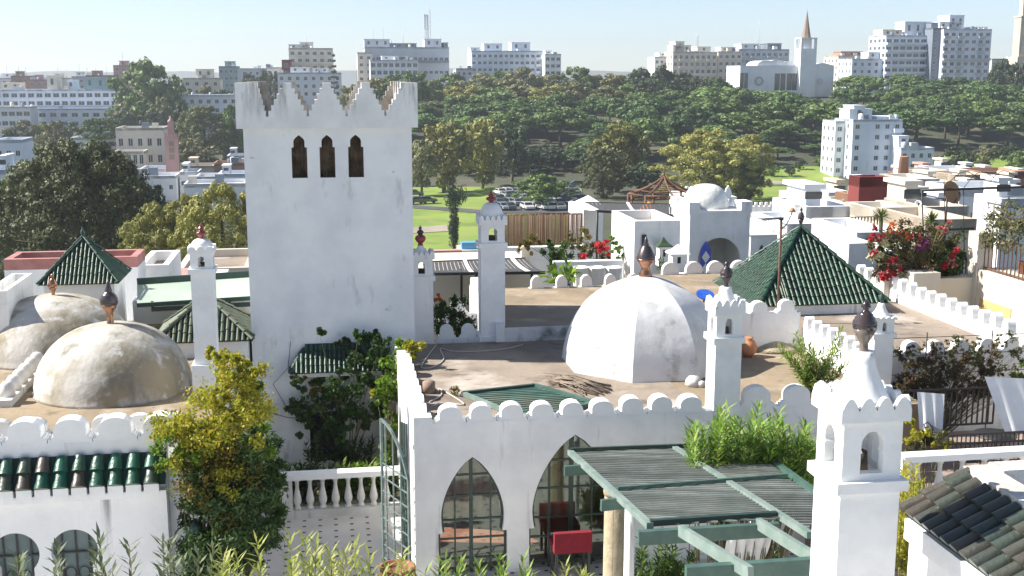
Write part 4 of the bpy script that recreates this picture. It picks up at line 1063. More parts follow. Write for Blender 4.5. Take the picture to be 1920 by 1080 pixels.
for i in range(34):
    px = 775 + i * 13 + rnd.uniform(-6, 6); D = rnd.uniform(300, 338)
    if px > 1215: break
    plant_tree(rnd.choice(['dark', 'pine', 'olive']), px, D, rnd.uniform(266, 296), rnd.uniform(48, 74), 'dark tree at the shaded foot of the pine wood, above the car park', 'dark trees at the foot of the pine wood')
for px, D, top in ((1440, 345, 250), (1475, 348, 246), (1510, 350, 252), (1548, 352, 244), (1460, 332, 276), (1530, 338, 272)):
    plant_tree('pine', px, D, top, 60, 'dark pine at the edge of the wood above the sunny lawn', 'pines at the edge above the lawn')
for k in PROTO:
    for p in PROTO[k]:
        if not p['used']:
            for c in list(p.children): bpy.data.objects.remove(c)
            bpy.data.objects.remove(p)
        elif 'used' in p: pass
for ob in COL.objects:
    if 'used' in ob: del ob['used']
# ------------------------------------------------------------------ parked cars
for k, c in dict(white=(.7, .7, .7), silver=(.4, .42, .44), black=(.02, .02, .025), blue=(.03, .06, .16), grey=(.12, .13, .14)).items(): M['car_' + k] = mat('car_' + k, c, .25, coat=.6, metal=.2 if k == 'silver' else 0)
def car(col):
    t = wthing('parked_car', f'{col} car in the crowded car park under the trees', 'car', (0, 0, -500), 0, f'{col} cars in the park car park')
    mb = MB()
    prof = [(-2.1, .35), (2.1, .35), (2.15, .7), (2.0, .85), (1.1, .95), (.55, 1.42), (-1.0, 1.45), (-1.75, 1.0), (-2.12, .9)]
    mb.prism(prof, -.85, .85); mb.build('body', 'car_' + col, t)
    g = MB(); g.prism([(1.02, .98), (.56, 1.36), (-.98, 1.38), (-1.62, 1.0)], -.862, .862)
    g.add([(1.13, -.75, .975), (1.13, .75, .975), (.6, .68, 1.41), (.6, -.68, 1.41)], [(0, 1, 2, 3)]); g.add([(-1.79, -.75, 1.02), (-1.79, .75, 1.02), (-1.07, .68, 1.43), (-1.07, -.68, 1.43)], [(3, 2, 1, 0)])
    g.build('windows', 'glass', t)
    for x in (-1.3, 1.35):
        for y in (-.8, .8):
            w = MB(); w.M = Matrix.Translation((x, y, .32)) @ Matrix.Rotation(PI / 2, 4, 'X'); w.lathe([(.2, -.1), (.32, -.1), (.32, .1), (.2, .1)], 12); w.build('wheel', 'iron', t)
    return t
CARS = {c: car(c) for c in ('white', 'silver', 'black', 'blue', 'grey')}; used = set()
cols = list(CARS)
c0, c1, c2, c3 = [TP(*q) for q in ((915, 398), (1100, 398), (1080, 358), (940, 357))]
for j in range(6):
    for i in range(12):
        if rnd.random() < .18: continue
        a = c0.lerp(c1, (i + .5) / 12); b = c3.lerp(c2, (i + .5) / 12); p = a.lerp(b, (j + .3) / 6); p.x += rnd.uniform(-.5, .5); p.y += rnd.uniform(-.6, .6)
        c = rnd.choice(cols); loc = (p.x, p.y, T(p.x, p.y) + .25); rz = PI / 2 + rnd.choice((0, PI)) + rnd.uniform(-.15, .15) + .35
        if c not in used: used.add(c); CARS[c].location = loc; CARS[c].rotation_euler = (0, 0, rz)
        else: dup(CARS[c], loc, rz)
for px, py in ((783, 384), (800, 383), (776, 370), (1085, 352)):
    p = TP(px, py); r = dup(CARS['grey'], (p.x, p.y, T(p.x, p.y) + .25), .3 + rnd.uniform(-.2, .2)); r['label'] = 'dark car on the lane right beside the tower or under the park trees'; r['group'] = 'cars along the park lane'
# ================================================================== FAR BUILDINGS
for k, c, c2 in (('wall_white', (.80, .81, .83), (.70, .72, .75)), ('wall_cream', (.70, .64, .54), (.60, .55, .46)), ('wall_bluewhite', (.70, .75, .83), (.60, .66, .75)), ('wall_beige', (.70, .66, .57), (.6, .56, .48)),
                 ('wall_grey', (.54, .57, .61), (.45, .48, .52)), ('wall_pink', (.50, .30, .27), (.42, .25, .23)), ('wall_buff', (.60, .51, .40), (.5, .42, .33)), ('wall_yellow', (.60, .46, .26), (.5, .4, .25)),
                 ('wall_red', (.21, .045, .04), (.17, .04, .035)), ('wall_terracotta', (.42, .24, .16), (.36, .2, .13)), ('wall_brown', (.30, .21, .16), (.25, .17, .13)), ('wall_slate', (.20, .23, .28), (.16, .19, .24)), ('wall_teal', (.25, .36, .40), (.2, .3, .34))):
    M[k] = mat(k, c, .85, c2, .16, (.4, .66), stain=tuple(x * .55 for x in c), st=(.6, .82), ss=.25, sstr=(3, 3, .4))
def pane_obj(w, h, parent, frame='wall_white'):
    mb = MB(); f = .07 * min(w, h)
    mb.box(-w / 2, w / 2, -.01, .02, 0, h, 0)
    mb.box(-.03, .03, -.05, -.011, f, h - f, 1)
    for z in (0, h - f): mb.box(-w / 2, w / 2, -.05, -.011, z, z + f, 1)
    for s in (-1, 1): mb.box(s * w / 2 - (f if s > 0 else 0), s * w / 2 + (0 if s > 0 else f), -.05, -.011, f, h - f, 1)
    return mb.build('window', ['pane_dark', frame], parent)
def block(name, label, D, x0, x1, yt, floors, cols, m='wall_white', depth=14, fh=3.0, win=(1.3, 1.4), side=None, scols=4, rot=None, base=None, top=.9, skipf=(), ph=(), ant=(), balc=(), balm=None, group=None, cat='building', dep=.25, cols_skip=(), roofm='wall_grey', frame='wall_white', ribs=False, wz=.9, bcols=()):
    rot = TH if rot is None else rot
    p = P(x0, yt, D); q = P(x1, yt, D)
    w = (q.x - p.x) / (math.cos(rot) - math.sin(rot) * (x1 - 960) / FPX)
    zt = p.z; zb = (T(p.x + w / 2, D + 3) - 2.5) if base is None else P(x0, base, D).z
    t = wthing(name, label, cat, (p.x, D, zb), rot, group)
    H = zt - zb; ops = []; sops = []
    zs = [H - top - fh * (f + 1) + wz for f in range(floors) if f not in skipf]
    zs = [z for z in zs if z > .3]
    for c in range(cols):
        if c in cols_skip: continue
        u = w * (c + .5) / cols
        for z in zs: ops.append((u - win[0] / 2, u + win[0] / 2, z, z + win[1]))
    if side:
        for c in range(scols):
            u = depth * (c + .5) / scols
            for z in zs: sops.append((u - win[0] / 2, u + win[0] / 2, z, z + win[1]))
    mb = MB()
    facade(mb, 0, w, 0, H, ops, 0, dep)
    ML = Matrix.Translation((0, depth, 0)) @ Matrix.Rotation(-PI / 2, 4, 'Z'); MR = Matrix.Translation((w, 0, 0)) @ Matrix.Rotation(PI / 2, 4, 'Z')
    mb.M = ML; facade(mb, 0, depth, 0, H, sops if side == 'l' else [], 0, dep)
    mb.M = MR; facade(mb, 0, depth, 0, H, sops if side == 'r' else [], 0, dep); mb.M = None
    mb.add([(0, depth, 0), (w, depth, 0), (w, depth, H), (0, depth, H)], [(3, 2, 1, 0)])
    mb.add([(.3, .3, H - .6), (w - .3, .3, H - .6), (w - .3, depth - .3, H - .6), (.3, depth - .3, H - .6)], [(0, 1, 2, 3)], 1)
    for a in ((0, .3, 0, depth), (w - .3, w, 0, depth), (.3, w - .3, 0, .3), (.3, w - .3, depth - .3, depth)):
        mb.box(a[0], a[1], a[2], a[3], H - .65, H + .0015, 0, skip='b')
    if ribs:
        for c in range(cols + 1): u = min(w - .2, max(.2, w * c / cols)); mb.box(u - .18, u + .18, -.14, -.002, .2, H - .3)
    mb.build('wall', [m, roofm], t)
    pn = None
    def put(x, y, z, r):
        nonlocal pn
        if pn is None: pn = pane_obj(win[0], win[1], t, frame); pn.location = (x, y, z); pn.rotation_euler = (0, 0, r)
        else: share(pn, t, loc=(x, y, z), rot=r)
    cnt = 0
    for a, b, c, d in ops:
        if cnt < 98: put((a + b) / 2, dep - .02, c, 0); cnt += 1
    for a, b, c, d in sops:
        if cnt >= 98: break
        v = (ML if side == 'l' else MR) @ Vector(((a + b) / 2, dep - .02, c)); put(v.x, v.y, v.z, -PI / 2 if side == 'l' else PI / 2); cnt += 1
    for f in balc:
        z = H - top - fh * (f + 1)
        MB().box(.2, w - .2, -1.2, -.004, z + .02, z + .95).build('balcony', balm or m, t)
    for i, pp in enumerate(ph):
        a, b, h = pp[:3]; mm = pp[3] if len(pp) > 3 else m
        pb = MB(); pb.box(w * a, w * b, depth * .2, depth * .75, H - .55, H + h)
        pb.box(w * a - .2, w * b + .2, depth * .2 - .2, depth * .75 + .2, H + h + .002, H + h + .25)
        nw = max(1, int(w * (b - a) / 3))
        for k in range(nw):
            u = w * a + w * (b - a) * (k + .5) / nw; pb.box(u - .5, u + .5, depth * .2 - .03, depth * .2 - .004, H + h * .35, H + h * .8, 1)
        pb.build('penthouse', [mm, 'pane_dark'], t)
    bo = None
    for c in bcols:
        u = w * (c + .5) / cols; bw = min(w / cols * .96, 3.2)
        for z in zs[:9]:
            if bo is None:
                bb = MB(); bb.box(-bw / 2, bw / 2, -1.1, -.004, -.15, .0); bb.box(-bw / 2, bw / 2, -1.1, -1.0, .001, .85); bb.box(-bw / 2, -bw / 2 + .08, -.999, -.004, .001, .85); bb.box(bw / 2 - .08, bw / 2, -.999, -.004, .001, .85)
                bo = bb.build('balcony', balm or m, t); bo.location = (u, 0, z - .75)
            else: share(bo, t, loc=(u, 0, z - .75))
    if D > 180 and w > 7:                                        # water tanks, stair heads and lift boxes on the flat roof
        for k in range(rnd.randint(2, 5)):
            a = rnd.uniform(.06, .92); y = depth * rnd.uniform(.08, .19) if ph else depth * rnd.uniform(.1, .8); q = rnd.uniform(.4, 1.0); cl = MB()
            if rnd.random() < .4: cl.lathe([(q * .7, H - .6), (q * .7, H + q * 1.3), (.05, H + q * 1.5)], 8, w * a, y)
            else: cl.box(w * a - q, w * a + q, y - q * .8, y + q * .8, H - .6, H + q * 1.4)
            cl.build('rooftop_unit', rnd.choice(['wall_white', 'wall_grey', 'wall_cream', 'wall_slate']), t)
    for a, h in ant:
        MB().tube([(w * a, depth * .4, H - .5), (w * a, depth * .4, H + h)], .12, 4).build('antenna', 'wall_grey', t)
    return t
# left: hotel terraces and the skyline behind
block('hotel', 'long white hotel stepping down the left hillside, upper three storeys', 448, -14, 221, 168, 3, 15, 'wall_bluewhite', 16, 3.0, (2.3, 1.7), ph=((.05, .2, 2.2, 'wall_cream'), (.42, .5, 5, 'wall_cream'), (.58, .64, 3.2), (.72, .98, 4.2, 'wall_teal')), ribs=True)
block('hotel', 'lower white wing of the hillside hotel with long terrace windows', 436, -14, 230, 204, 2, 12, 'wall_bluewhite', 11.5, 3.2, (2.4, 1.6), skipf=(), cols_skip=())
block('restaurant', 'white flat-roofed hotel annexe with a wide terrace at the left frame edge', 424, -14, 56, 200, 2, 5, 'wall_white', 11, 3.4, (2.2, 1.7), skipf=())
for a in ((-10, 50, 146, 'wall_white', 'pale low block at the left end of the skyline'), (20, 54, 142, 'wall_brown', 'dark red-brown block near the left end of the skyline'), (54, 92, 149, 'wall_pink', 'pinkish low block on the skyline behind the hotel'), (92, 134, 146, 'wall_cream', 'cream block with roof turrets on the skyline behind the hotel'), (134, 170, 143, 'wall_grey', 'grey block on the skyline behind the hotel'), (160, 212, 141, 'wall_brown', 'brown block on the skyline left of the pale hillside tree'), (212, 262, 122, 'wall_pink', 'reddish-white building rising over the pale hillside tree')):
    block('skyline_block', a[4], 600 + rnd.uniform(-20, 20), a[0], a[1], a[2], 3, max(2, int((a[1] - a[0]) / 12)), a[3], 14, 3.0, (1.4, 1.4), ant=((.3, rnd.uniform(2, 7)), (.7, rnd.uniform(1, 5))), ph=((.2, .5, 2),))
block('villa', 'cream two-storey villa with a flat cornice beside the cedar', 285, 216, 306, 240, 3, 5, 'wall_cream', 11, 4.0, (1.1, 1.9), top=1.3, side='r', scols=3)
t = block('annexe', 'low cream arcaded annexe in front of the villa', 275, 212, 270, 284, 1, 5, 'wall_cream', 7, 3.2, (.9, 2.2), top=.7)
block('terrace_house', 'flat white house strip with dark windows at the foot of the cedar', 300, 132, 214, 258, 1, 4, 'wall_white', 9, 3, (1.1, 1.2))
# minaret of the square
t = wthing('minaret', 'slim pink brick minaret with a small lantern tower, left of the white tower', 'minaret', P(326, 345, 262), R(12))
w_ = 24 * 262 / FPX / 2; h_ = P(326, 254, 262).z - P(326, 352, 262).z; h2 = P(326, 222, 262).z - P(326, 352, 262).z
t.location.z = P(326, 352, 262).z
mb = MB(); mb.box(-w_, w_, -w_, w_, 0, h_); mb.box(-w_ - .1, w_ + .1, -w_ - .1, w_ + .1, h_ * .94, h_ * .965)
for z in (.55, .68, .8): 
    mb.box(-.55, .55, -w_ - .06, -w_ - .003, h_ * z, h_ * z + 1.1, 1); mb.box(w_ + .003, w_ + .06, -.55, .55, h_ * z, h_ * z + 1.1, 1)
for i in range(5):
    for s in (0, 1, 2, 3):
        mb.M = Matrix.Rotation(s * PI / 2, 4, 'Z'); x = -w_ + 2 * w_ * (i + .5) / 5; mb.prism([(x - .2, h_), (x + .2, h_), (x, h_ + .5)], -w_ + .001 * s, -w_ + .2, bottom=False)
mb.M = None
mb.build('shaft', ['wall_pink', 'wall_brown'], t)
mb = MB(); mb.box(-w_ * .45, w_ * .45, -w_ * .45, w_ * .45, h_, h2 - .8); mb.lathe([(w_ * .5, h2 - .8), (w_ * .45, h2 - .5), (w_ * .2, h2 - .1), (.05, h2 + .6)], 10); mb.build('lantern', 'wall_pink', t)
# white medina roofs left of the tower
for i, (x0, x1, yt, D, m, fl, cl, lab) in enumerate([
        (-12, 40, 262, 215, 'wall_bluewhite', 3, 3, 'white house with small windows at the left frame edge above the huge tree'), (-12, 22, 318, 150, 'wall_bluewhite', 1, 2, 'low white wall beside the huge tree at the left frame edge'),
        (245, 330, 330, 248, 'wall_white', 1, 4, 'long low white roof left of the minaret base'), (336, 372, 322, 252, 'wall_white', 2, 3, 'white box house just right of the minaret'), (366, 412, 331, 244, 'wall_white', 1, 3, 'white house with roof terrace right of the minaret'),
        (408, 462, 326, 246, 'wall_bluewhite', 2, 4, 'bluish-white house hard against the left edge of the tower'), (262, 322, 316, 262, 'wall_bluewhite', 1, 4, 'low grey-white roof behind the minaret'), (345, 400, 311, 268, 'wall_buff', 1, 4, 'buff low house with reddish roof behind the white box house'),
        (400, 465, 306, 272, 'wall_terracotta', 1, 5, 'reddish flat roof behind the bluish-white house by the tower'), (425, 466, 292, 285, 'wall_grey', 1, 3, 'grey shelter with pale posts near the left edge of the tower'), (344, 460, 345, 200, 'wall_white', 1, 7, 'white wall and roofs below the minaret, behind the eucalyptus tops')]):
    block('medina_house', lab, D, x0, x1, yt, fl, cl, m, 9, 3.0, (.8, 1.0), ph=((.15, .4, 1.4),) if i % 2 else (), cat='house')
# centre-left skyline
for (x0, x1, yt, D, m, fl, cl, lab, ex) in [
        (342, 412, 146, 470, 'wall_cream', 3, 4, 'cream villa-like block with a palm in front, on the skyline', dict(ph=((.35, .8, 3.2),))), (410, 446, 124, 540, 'wall_teal', 5, 4, 'greenish-grey block with flat roof on the skyline left of the tower', dict(ph=((.3, .8, 2.0),), ant=((.5, 4),))),
        (440, 500, 128, 560, 'wall_grey', 4, 5, 'grey-white block on the skyline behind the left battlements', {}), (500, 532, 126, 540, 'wall_white', 4, 3, 'small white block left of the beige tower block', {}), (336, 460, 178, 420, 'wall_white', 2, 8, 'low white house with red window shutters among the hillside trees', {}),
        (528, 545, 112, 505, 'wall_red', 2, 1, 'narrow dark red block stuck to the beige tower block', {}), (520, 640, 136, 480, 'wall_white', 3, 8, 'low white buildings in front of the beige tower block', dict(ph=((.2, .5, 2), (.55, .8, 1.6))))]:
    block('skyline_block', lab, D, x0, x1, yt, fl, cl, m, 13, 3.1, (1.4, 1.5), **ex)
block('apartment_block', 'beige eight-storey apartment block with a stepped roof above the tower battlements', 520, 541, 624, 90, 7, 6, 'wall_beige', 16, 3.0, (1.8, 1.5), ph=((.25, .55, 2.4), (.0, .45, 1.4, 'wall_grey')), side='r', scols=4, ant=((.4, 5),), balc=(1,), bcols=(1, 4))
block('apartment_block', 'broad grey-blue apartment building bristling with roof antennas', 540, 684, 842, 88, 6, 16, 'wall_grey', 24, 3.0, (1.8, 1.5), skipf=(0, 2, 4), ph=((.0, .3, 3.4), (.3, .62, 1.6, 'wall_slate'), (.72, .92, 3.6), (.95, 1.0, 2, 'wall_slate')), ant=((.11, 9), (.23, 10), (.47, 8), (.78, 19), (.8, 17), (.92, 6), (.33, 4)), side='r', scols=3, balc=(1,), balm='wall_slate')
t = wthing('relay_mast', 'tall lattice radio mast on the roof of the grey-blue apartment building', 'mast', P(800, 84, 552), 0)
mb = MB(); hh = P(800, 26, 552).z - t.location.z
for x, y in ((-.9, 0), (.9, 0), (0, 1.5)): mb.tube([(x, y, -1), (x * .4, y * .4, hh)], .13, 4)
for k in range(9): z = hh * k / 9; q = 1 - .6 * k / 9; mb.tube([(-.9 * q, 0, z), (.9 * q * .93, 0, z + hh / 9)], .07, 4); mb.tube([(.9 * q, 0, z), (-.9 * q * .93, 0, z + hh / 9)], .07, 4)
for z in (.5, .62, .75, .88): mb.box(-.9, -.55, -.2, .2, hh * z, hh * z + 1.6); mb.box(.5, .85, -.2, .2, hh * z - .4, hh * z + 1.2)
mb.build('lattice', 'wall_grey', t)
block('apartment_block', 'white office block with a dark window band in front of the grey-blue building', 500, 694, 784, 112, 4, 8, 'wall_white', 12, 3.1, (1.9, 1.8), ph=((.25, .8, 1.4),))
block('apartment_block', 'cream apartment end wall on the left of the grey-blue building', 515, 670, 698, 98, 6, 2, 'wall_cream', 16, 3.0, (1.5, 1.4), side='r')
block('apartment_block', 'long bluish-white apartment building above the tree-topped hill', 530, 884, 1024, 95, 6, 14, 'wall_bluewhite', 16, 3.0, (1.6, 1.4), ph=((.18, .42, 3.0), (.55, .8, 3.6), (.0, .12, 1.2)), ant=((.3, 5), (.7, 4), (.2, 3)), side='r', bcols=(0, 3, 6, 10, 12))
block('apartment_block', 'narrower white right-hand wing of the long bluish-white building', 526, 1022, 1052, 101, 5, 3, 'wall_white', 14, 3.0, (1.8, 1.5), side='r', ph=((.1, .5, 1.2),))
block('skyline_block', 'low dark-roofed house beside the long bluish-white building', 520, 855, 886, 128, 2, 3, 'wall_grey', 12)
# right skyline
block('apartment_block', 'ornate cream apartment building with tall columns beside the dark trees', 505, 1262, 1345, 97, 6, 8, 'wall_cream', 16, 3.0, (1.4, 1.6), ph=((.05, .45, 2.6), (.1, .3, 4.2), (.6, .9, 2)), side='l', ant=((.62, 8), (.66, 7)), balc=(2,), ribs=True, bcols=(1, 4, 6))
block('skyline_block', 'low white building left of the ornate cream apartment building', 515, 1228, 1264, 106, 3, 4, 'wall_white', 12, ph=((.3, .7, 1.4),))
block('apartment_block', 'cream apartment block with a sunlit left face, behind the cathedral', 525, 1386, 1480, 92, 7, 9, 'wall_grey', 18, 3.0, (1.5, 1.4), ph=((.1, .45, 2.2), (.62, .9, 2.4, 'wall_slate')), ant=((.5, 13),), side='l', bcols=(2, 5, 7))
block('apartment_block', 'sunlit sandy apartment wing left of the cathedral', 515, 1347, 1392, 96, 7, 4, 'wall_yellow' if False else 'wall_cream', 14, 3.0, (1.5, 1.4), ph=((.2, .8, 1.6),), side='l')
# cathedral
D = 468
t = wthing('cathedral', 'white modern cathedral with rose windows, slender bell tower and pointed copper spire', 'church', (P(1388, 125, D).x, D, P(1388, 182, D).z), TH)
k = D / FPX; g = lambda px: (px - 1388) * k / math.cos(TH) * 1.01; zz = lambda y: (182 - y) * k
ops = [(g(x) - .8, g(x) + .8, zz(166), zz(138)) for x in (1392, 1400)] + [(g(x) - 1.1, g(x) + 1.1, zz(170), zz(139)) for x in (1459, 1470, 1482, 1492)]
mb = MB(); facade(mb, 0, g(1500), 0, zz(125), ops, 0, .5); mb.box(0, g(1500), .6, 16, 0, zz(125), skip='f'); mb.add([(0, 0, 0), (0, .6, 0), (0, .6, zz(125)), (0, 0, zz(125))], [(3, 2, 1, 0)]); mb.add([(0, 0, zz(125)), (g(1500), 0, zz(125)), (g(1500), .6, zz(125)), (0, .6, zz(125))], [(0, 1, 2, 3)])
mb.build('nave', 'wall_white', t)
for a, b, c, d in ops: MB().box(a, b, .42, .48, c, d).build('window', 'pane_dark', t)
mb = MB(); mb.box(g(1528), g(1566), -.5, 12, 0, zz(125)); mb.prism([(g(1527), zz(125)), (g(1567), zz(125)), (g(1547), zz(120))], -.6, 12.1); mb.build('side_chapel', 'wall_white', t)
for x, y in ((1424, -.08), (1540, -.58)):
    mb = MB(); mb.M = Matrix.Translation((g(x), y, zz(153))) @ Matrix.Rotation(PI / 2, 4, 'X'); rr_ = 8.5 * k if x < 1500 else 5 * k
    mb.lathe([(rr_, 0), (rr_, .25)], 24, 0, 0, 0, False)
    for i in range(8): a = i * PI / 8; mb.beam((-rr_ * math.cos(a), -rr_ * math.sin(a), .27), (rr_ * math.cos(a), rr_ * math.sin(a), .27), .22, .1, 1)
    mb.build('rose_window', ['pane_dark', 'wall_white'], t)
mb = MB()
for i, (x, w2) in enumerate(((1440, 18), (1462, 20), (1484, 16))):
    n = 12; c = g(x); r = w2 * k
    mb.prism([(c + r * math.cos(PI * q / n), zz(125) + r * .55 * math.sin(PI * q / n)) for q in range(n + 1)], 1.5 + i, 14)
mb.build('vaulted_roof', 'wall_grey', t)
mb = MB(); a, b = g(1498), g(1528); c = (a + b) / 2
mb.box(a, b, -2, 4.4, 0, zz(94)); 
for x, y in ((a, -2), (b - .9, -2), (a, 3.5), (b - .9, 3.5)): mb.box(x, x + .9, y, y + .9, zz(94), zz(76))
mb.box(a + 1.5, b - 1.5, -.4, 2.8, zz(94), zz(76)); mb.box(a - .1, b + .1, -2.1, 4.5, zz(76), zz(74)); mb.build('bell_tower', 'wall_white', t)
mb = MB(); mb.lathe([(2.0, zz(76) + .45), (1.8, zz(70)), (.95, zz(50)), (.05, zz(25))], 8, c, 1.2, 0, False); mb.tube([(c, 1.2, zz(27)), (c, 1.2, zz(23))], .08, 4); mb.build('spire', 'wall_brown', t)
# right of the cathedral
block('skyline_block', 'white block with a reddish tiled roof right of the cathedral', 520, 1572, 1640, 104, 6, 6, 'wall_cream', 15, 3.0, (1.4, 1.4), ph=((.15, .75, 1.6, 'wall_terracotta'),), side='l')
block('skyline_block', 'pale blue-white block between the cathedral and the tall apartment building', 500, 1598, 1664, 110, 6, 5, 'wall_bluewhite', 14, 3.0, (1.3, 1.4), side='l', ph=((.55, 1.0, 2.6, 'wall_grey'),))
block('apartment_tower', 'tall white left wing of the terraced apartment building with long balconies', 500, 1662, 1752, 66, 9, 7, 'wall_bluewhite', 16, 3.0, (2.4, 1.5), ph=((.0, .4, 2.2, 'wall_cream'), (.45, 1.0, 5.5)), balc=(0, 1, 2, 3, 4, 5, 6), side='l', scols=4)
block('apartment_tower', 'taller grey-blue right wing of the terraced apartment building', 496, 1770, 1860, 54, 10, 7, 'wall_bluewhite', 18, 3.0, (1.8, 1.5), ph=((.0, .45, 2.8), (.2, .5, 5.5), (.72, 1.0, 0.8)), balc=(3,), ant=((.3, 7), (.34, 5)), bcols=(0, 2, 5), balm='wall_grey')
block('apartment_tower', 'recessed slate-grey stair tower between the two white apartment wings', 498, 1750, 1774, 52, 10, 2, 'wall_slate', 14, 3.0, (1.2, 1.4), ph=((.1, .9, 2.0),))
block('skyline_block', 'low white block at the right end of the skyline', 540, 1860, 1925, 110, 3, 6, 'wall_cream', 12)
t = wthing('minaret', 'tall pinkish mosque minaret cut by the right frame edge', 'minaret', (P(1914, 100, 470).x, 470, P(1914, 150, 470).z), TH)
mb = MB(); mb.box(-2.3, 2.3, -2.3, 2.3, 0, 24); mb.box(-2.6, 2.6, -2.6, 2.6, 24, 24.6); mb.box(-1.3, 1.3, -1.3, 1.3, 24.6, 34); mb.box(-3.2, 3.2, -3.2, 3.2, 0, 9)
mb.build('shaft', 'wall_buff', t)
for z in (11, 17): MB().box(-1.2, 1.2, -2.36, -2.304, z, z + 4).build('blind_arch', 'wall_cream', t)
# white apartment house in the valley
D = 296
block('apartment_house', 'white eight-storey apartment house standing alone before the pine wood', D, 1600, 1693, 224, 9, 5, 'wall_bluewhite', 11, 2.62, (1.15, 1.2), ph=((.0, .45, 2.3), (.08, .3, 3.2), (.55, .98, .4)), side='l', scols=2, cols_skip=(1,), top=.7, bcols=(4,))
block('apartment_house', 'sunlit narrow left wing of the white apartment house', D + 4, 1567, 1602, 227, 8, 2, 'wall_white', 8, 2.62, (1.2, 1.2), side='l', scols=3)
block('annexe', 'low white wing to the right of the white apartment house', D - 4, 1690, 1752, 277, 4, 4, 'wall_bluewhite', 8, 2.62, (1.0, 1.2), ph=((.0, .3, 2.6),))
# ================================================================== THE NEIGHBOURS BETWEEN THE ROOFTOPS AND THE PARK
def gbox(name, label, cat, v, x0, x1, yt, yb=None, d=3, zb=None, m='plaster', rim=0, rimm=None, group=None, rot=0, floorm='roof_screed'):
    """street-aligned box whose front face sits at depth v between image columns x0..x1, top row yt"""
    a = GV(x0, yt, v); b = GV(x1, yt, v); z = a[1] if zb is None else zb
    if yb is not None: z = GV(x0, yb, v)[1]
    elif zb is None: z = a[1] - 4
    t = thing(name, label, cat, a[0], v, z, rot, group); w = b[0] - a[0]; h = (a[1] + b[1]) / 2 - z
    mb = MB(); mb.box(0, w, 0, d, 0, h - (rim and .3), skip='t' if rim else '')
    if rim:
        mb.add([(0, 0, h - .3), (w, 0, h - .3), (w, d, h - .3), (0, d, h - .3)], [(0, 1, 2, 3)], 1)
    mb.build('wall', [m, floorm], t)
    if rim:
        r = MB()
        for q in ((0, w, 0, rim), (0, w, d - rim, d), (0, rim, rim, d - rim), (w - rim, w, rim, d - rim)): r.box(*q, h - .298, h)
        r.build('coping', rimm or m, t)
    t['h'] = h; t['w'] = w
    return t
M['coping_pink'] = mat('coping_pink', (.48, .23, .21), .8, (.40, .17, .15), 2, (.4, .6))
M['glaze_teal'] = mat('glaze_teal', (.08, .35, .42), .5)
M['blue_paint'] = mat('blue_paint', (.02, .08, .42), .4, (.03, .12, .5), 3, (.4, .6))
M['skyblue_paint'] = mat('skyblue_paint', (.12, .36, .58), .5)
gbox('house', 'tall white house with pink-red coping behind the left green pyramid', 'house', 34, 6, 257, 484, d=1.5, zb=-11, rim=.2, rimm='coping_pink')
gbox('roof_room', 'low white cube with a cream rim right of the pink-coped house', 'roof room', 36, 257, 316, 497, d=3.0, zb=-11, rim=.18, rimm='plaster_clean')
gbox('roof_room', 'small white wall stub at the far left frame edge', 'wall', 27.2, -30, 12, 546, d=2.4, zb=-10, rim=.1)
gbox('house', 'beige flat roof between the slender chimney and the tower', 'house', 44, 330, 470, 503, d=5, zb=-14, m='wall_buff', rim=.25, rimm='wall_cream')
gbox('house', 'shaded white house wall behind the green metal canopy', 'house', 31.2, 248, 476, 562, d=3, zb=-11, m='plaster_tower')
for i, (x0, x1, yt, v) in enumerate(((318, 352, 520, 41), (352, 420, 524, 39))):
    gbox('roof_room', ('tiny pinkish roof box', 'low white roof wall')[i] + ' behind the slender chimney', 'roof room', v, x0, x1, yt, d=2, zb=-12, m=('wall_pink', 'plaster')[i])
# green metal canopy on brackets
t = thing('metal_canopy', 'pale green sloping metal canopy on dark brackets left of the tower', 'canopy', 0, 29, 0)
q = [GV(257, 534, 31.0), GV(478, 519, 31.0), GV(478, 556, 29.6), GV(257, 570, 29.6)]
mb = MB(); mb.add([(q[0][0], 2.0, q[0][1]), (q[1][0], 2.0, q[1][1]), (q[2][0], .6, q[2][1]), (q[3][0], .6, q[3][1])], [(0, 1, 2, 3)])
mb.add([(q[0][0], 2.0, q[0][1] - .05), (q[1][0], 2.0, q[1][1] - .05), (q[2][0], .6, q[2][1] - .05), (q[3][0], .6, q[3][1] - .05)], [(3, 2, 1, 0)])
M['canopy_green'] = mat('canopy_green', (.36, .43, .36), .6, (.30, .37, .31), 1.2)
mb.build('sheet', 'canopy_green', t)
mb = MB(); mb.beam((q[0][0], 2.05, q[0][1] + .05), (q[1][0], 2.05, q[1][1] + .05), .08, .22); mb.beam((q[3][0], .58, q[3][1] - .03), (q[2][0], .58, q[2][1] - .03), .06, .1)
mb.build('fascia', 'wood_green_dark', t)
mb = MB()
for x in (285, 355, 430):
    a = GV(x, 563, 29.7); mb.beam((a[0], .7, a[1] - .02), (a[0], .7, a[1] - .28), .05, .05)
a = GV(285, 580, 29.7); b = GV(478, 570, 29.7); mb.beam((a[0], .7, a[1]), (b[0], .7, b[1]), .1, .1)
a = GV(425, 572, 29.7); b = GV(475, 600, 29.7); mb.beam((a[0], .74, a[1]), (b[0], .74, b[1]), .08, .08)
mb.build('bracket', 'wood_green_dark', t)
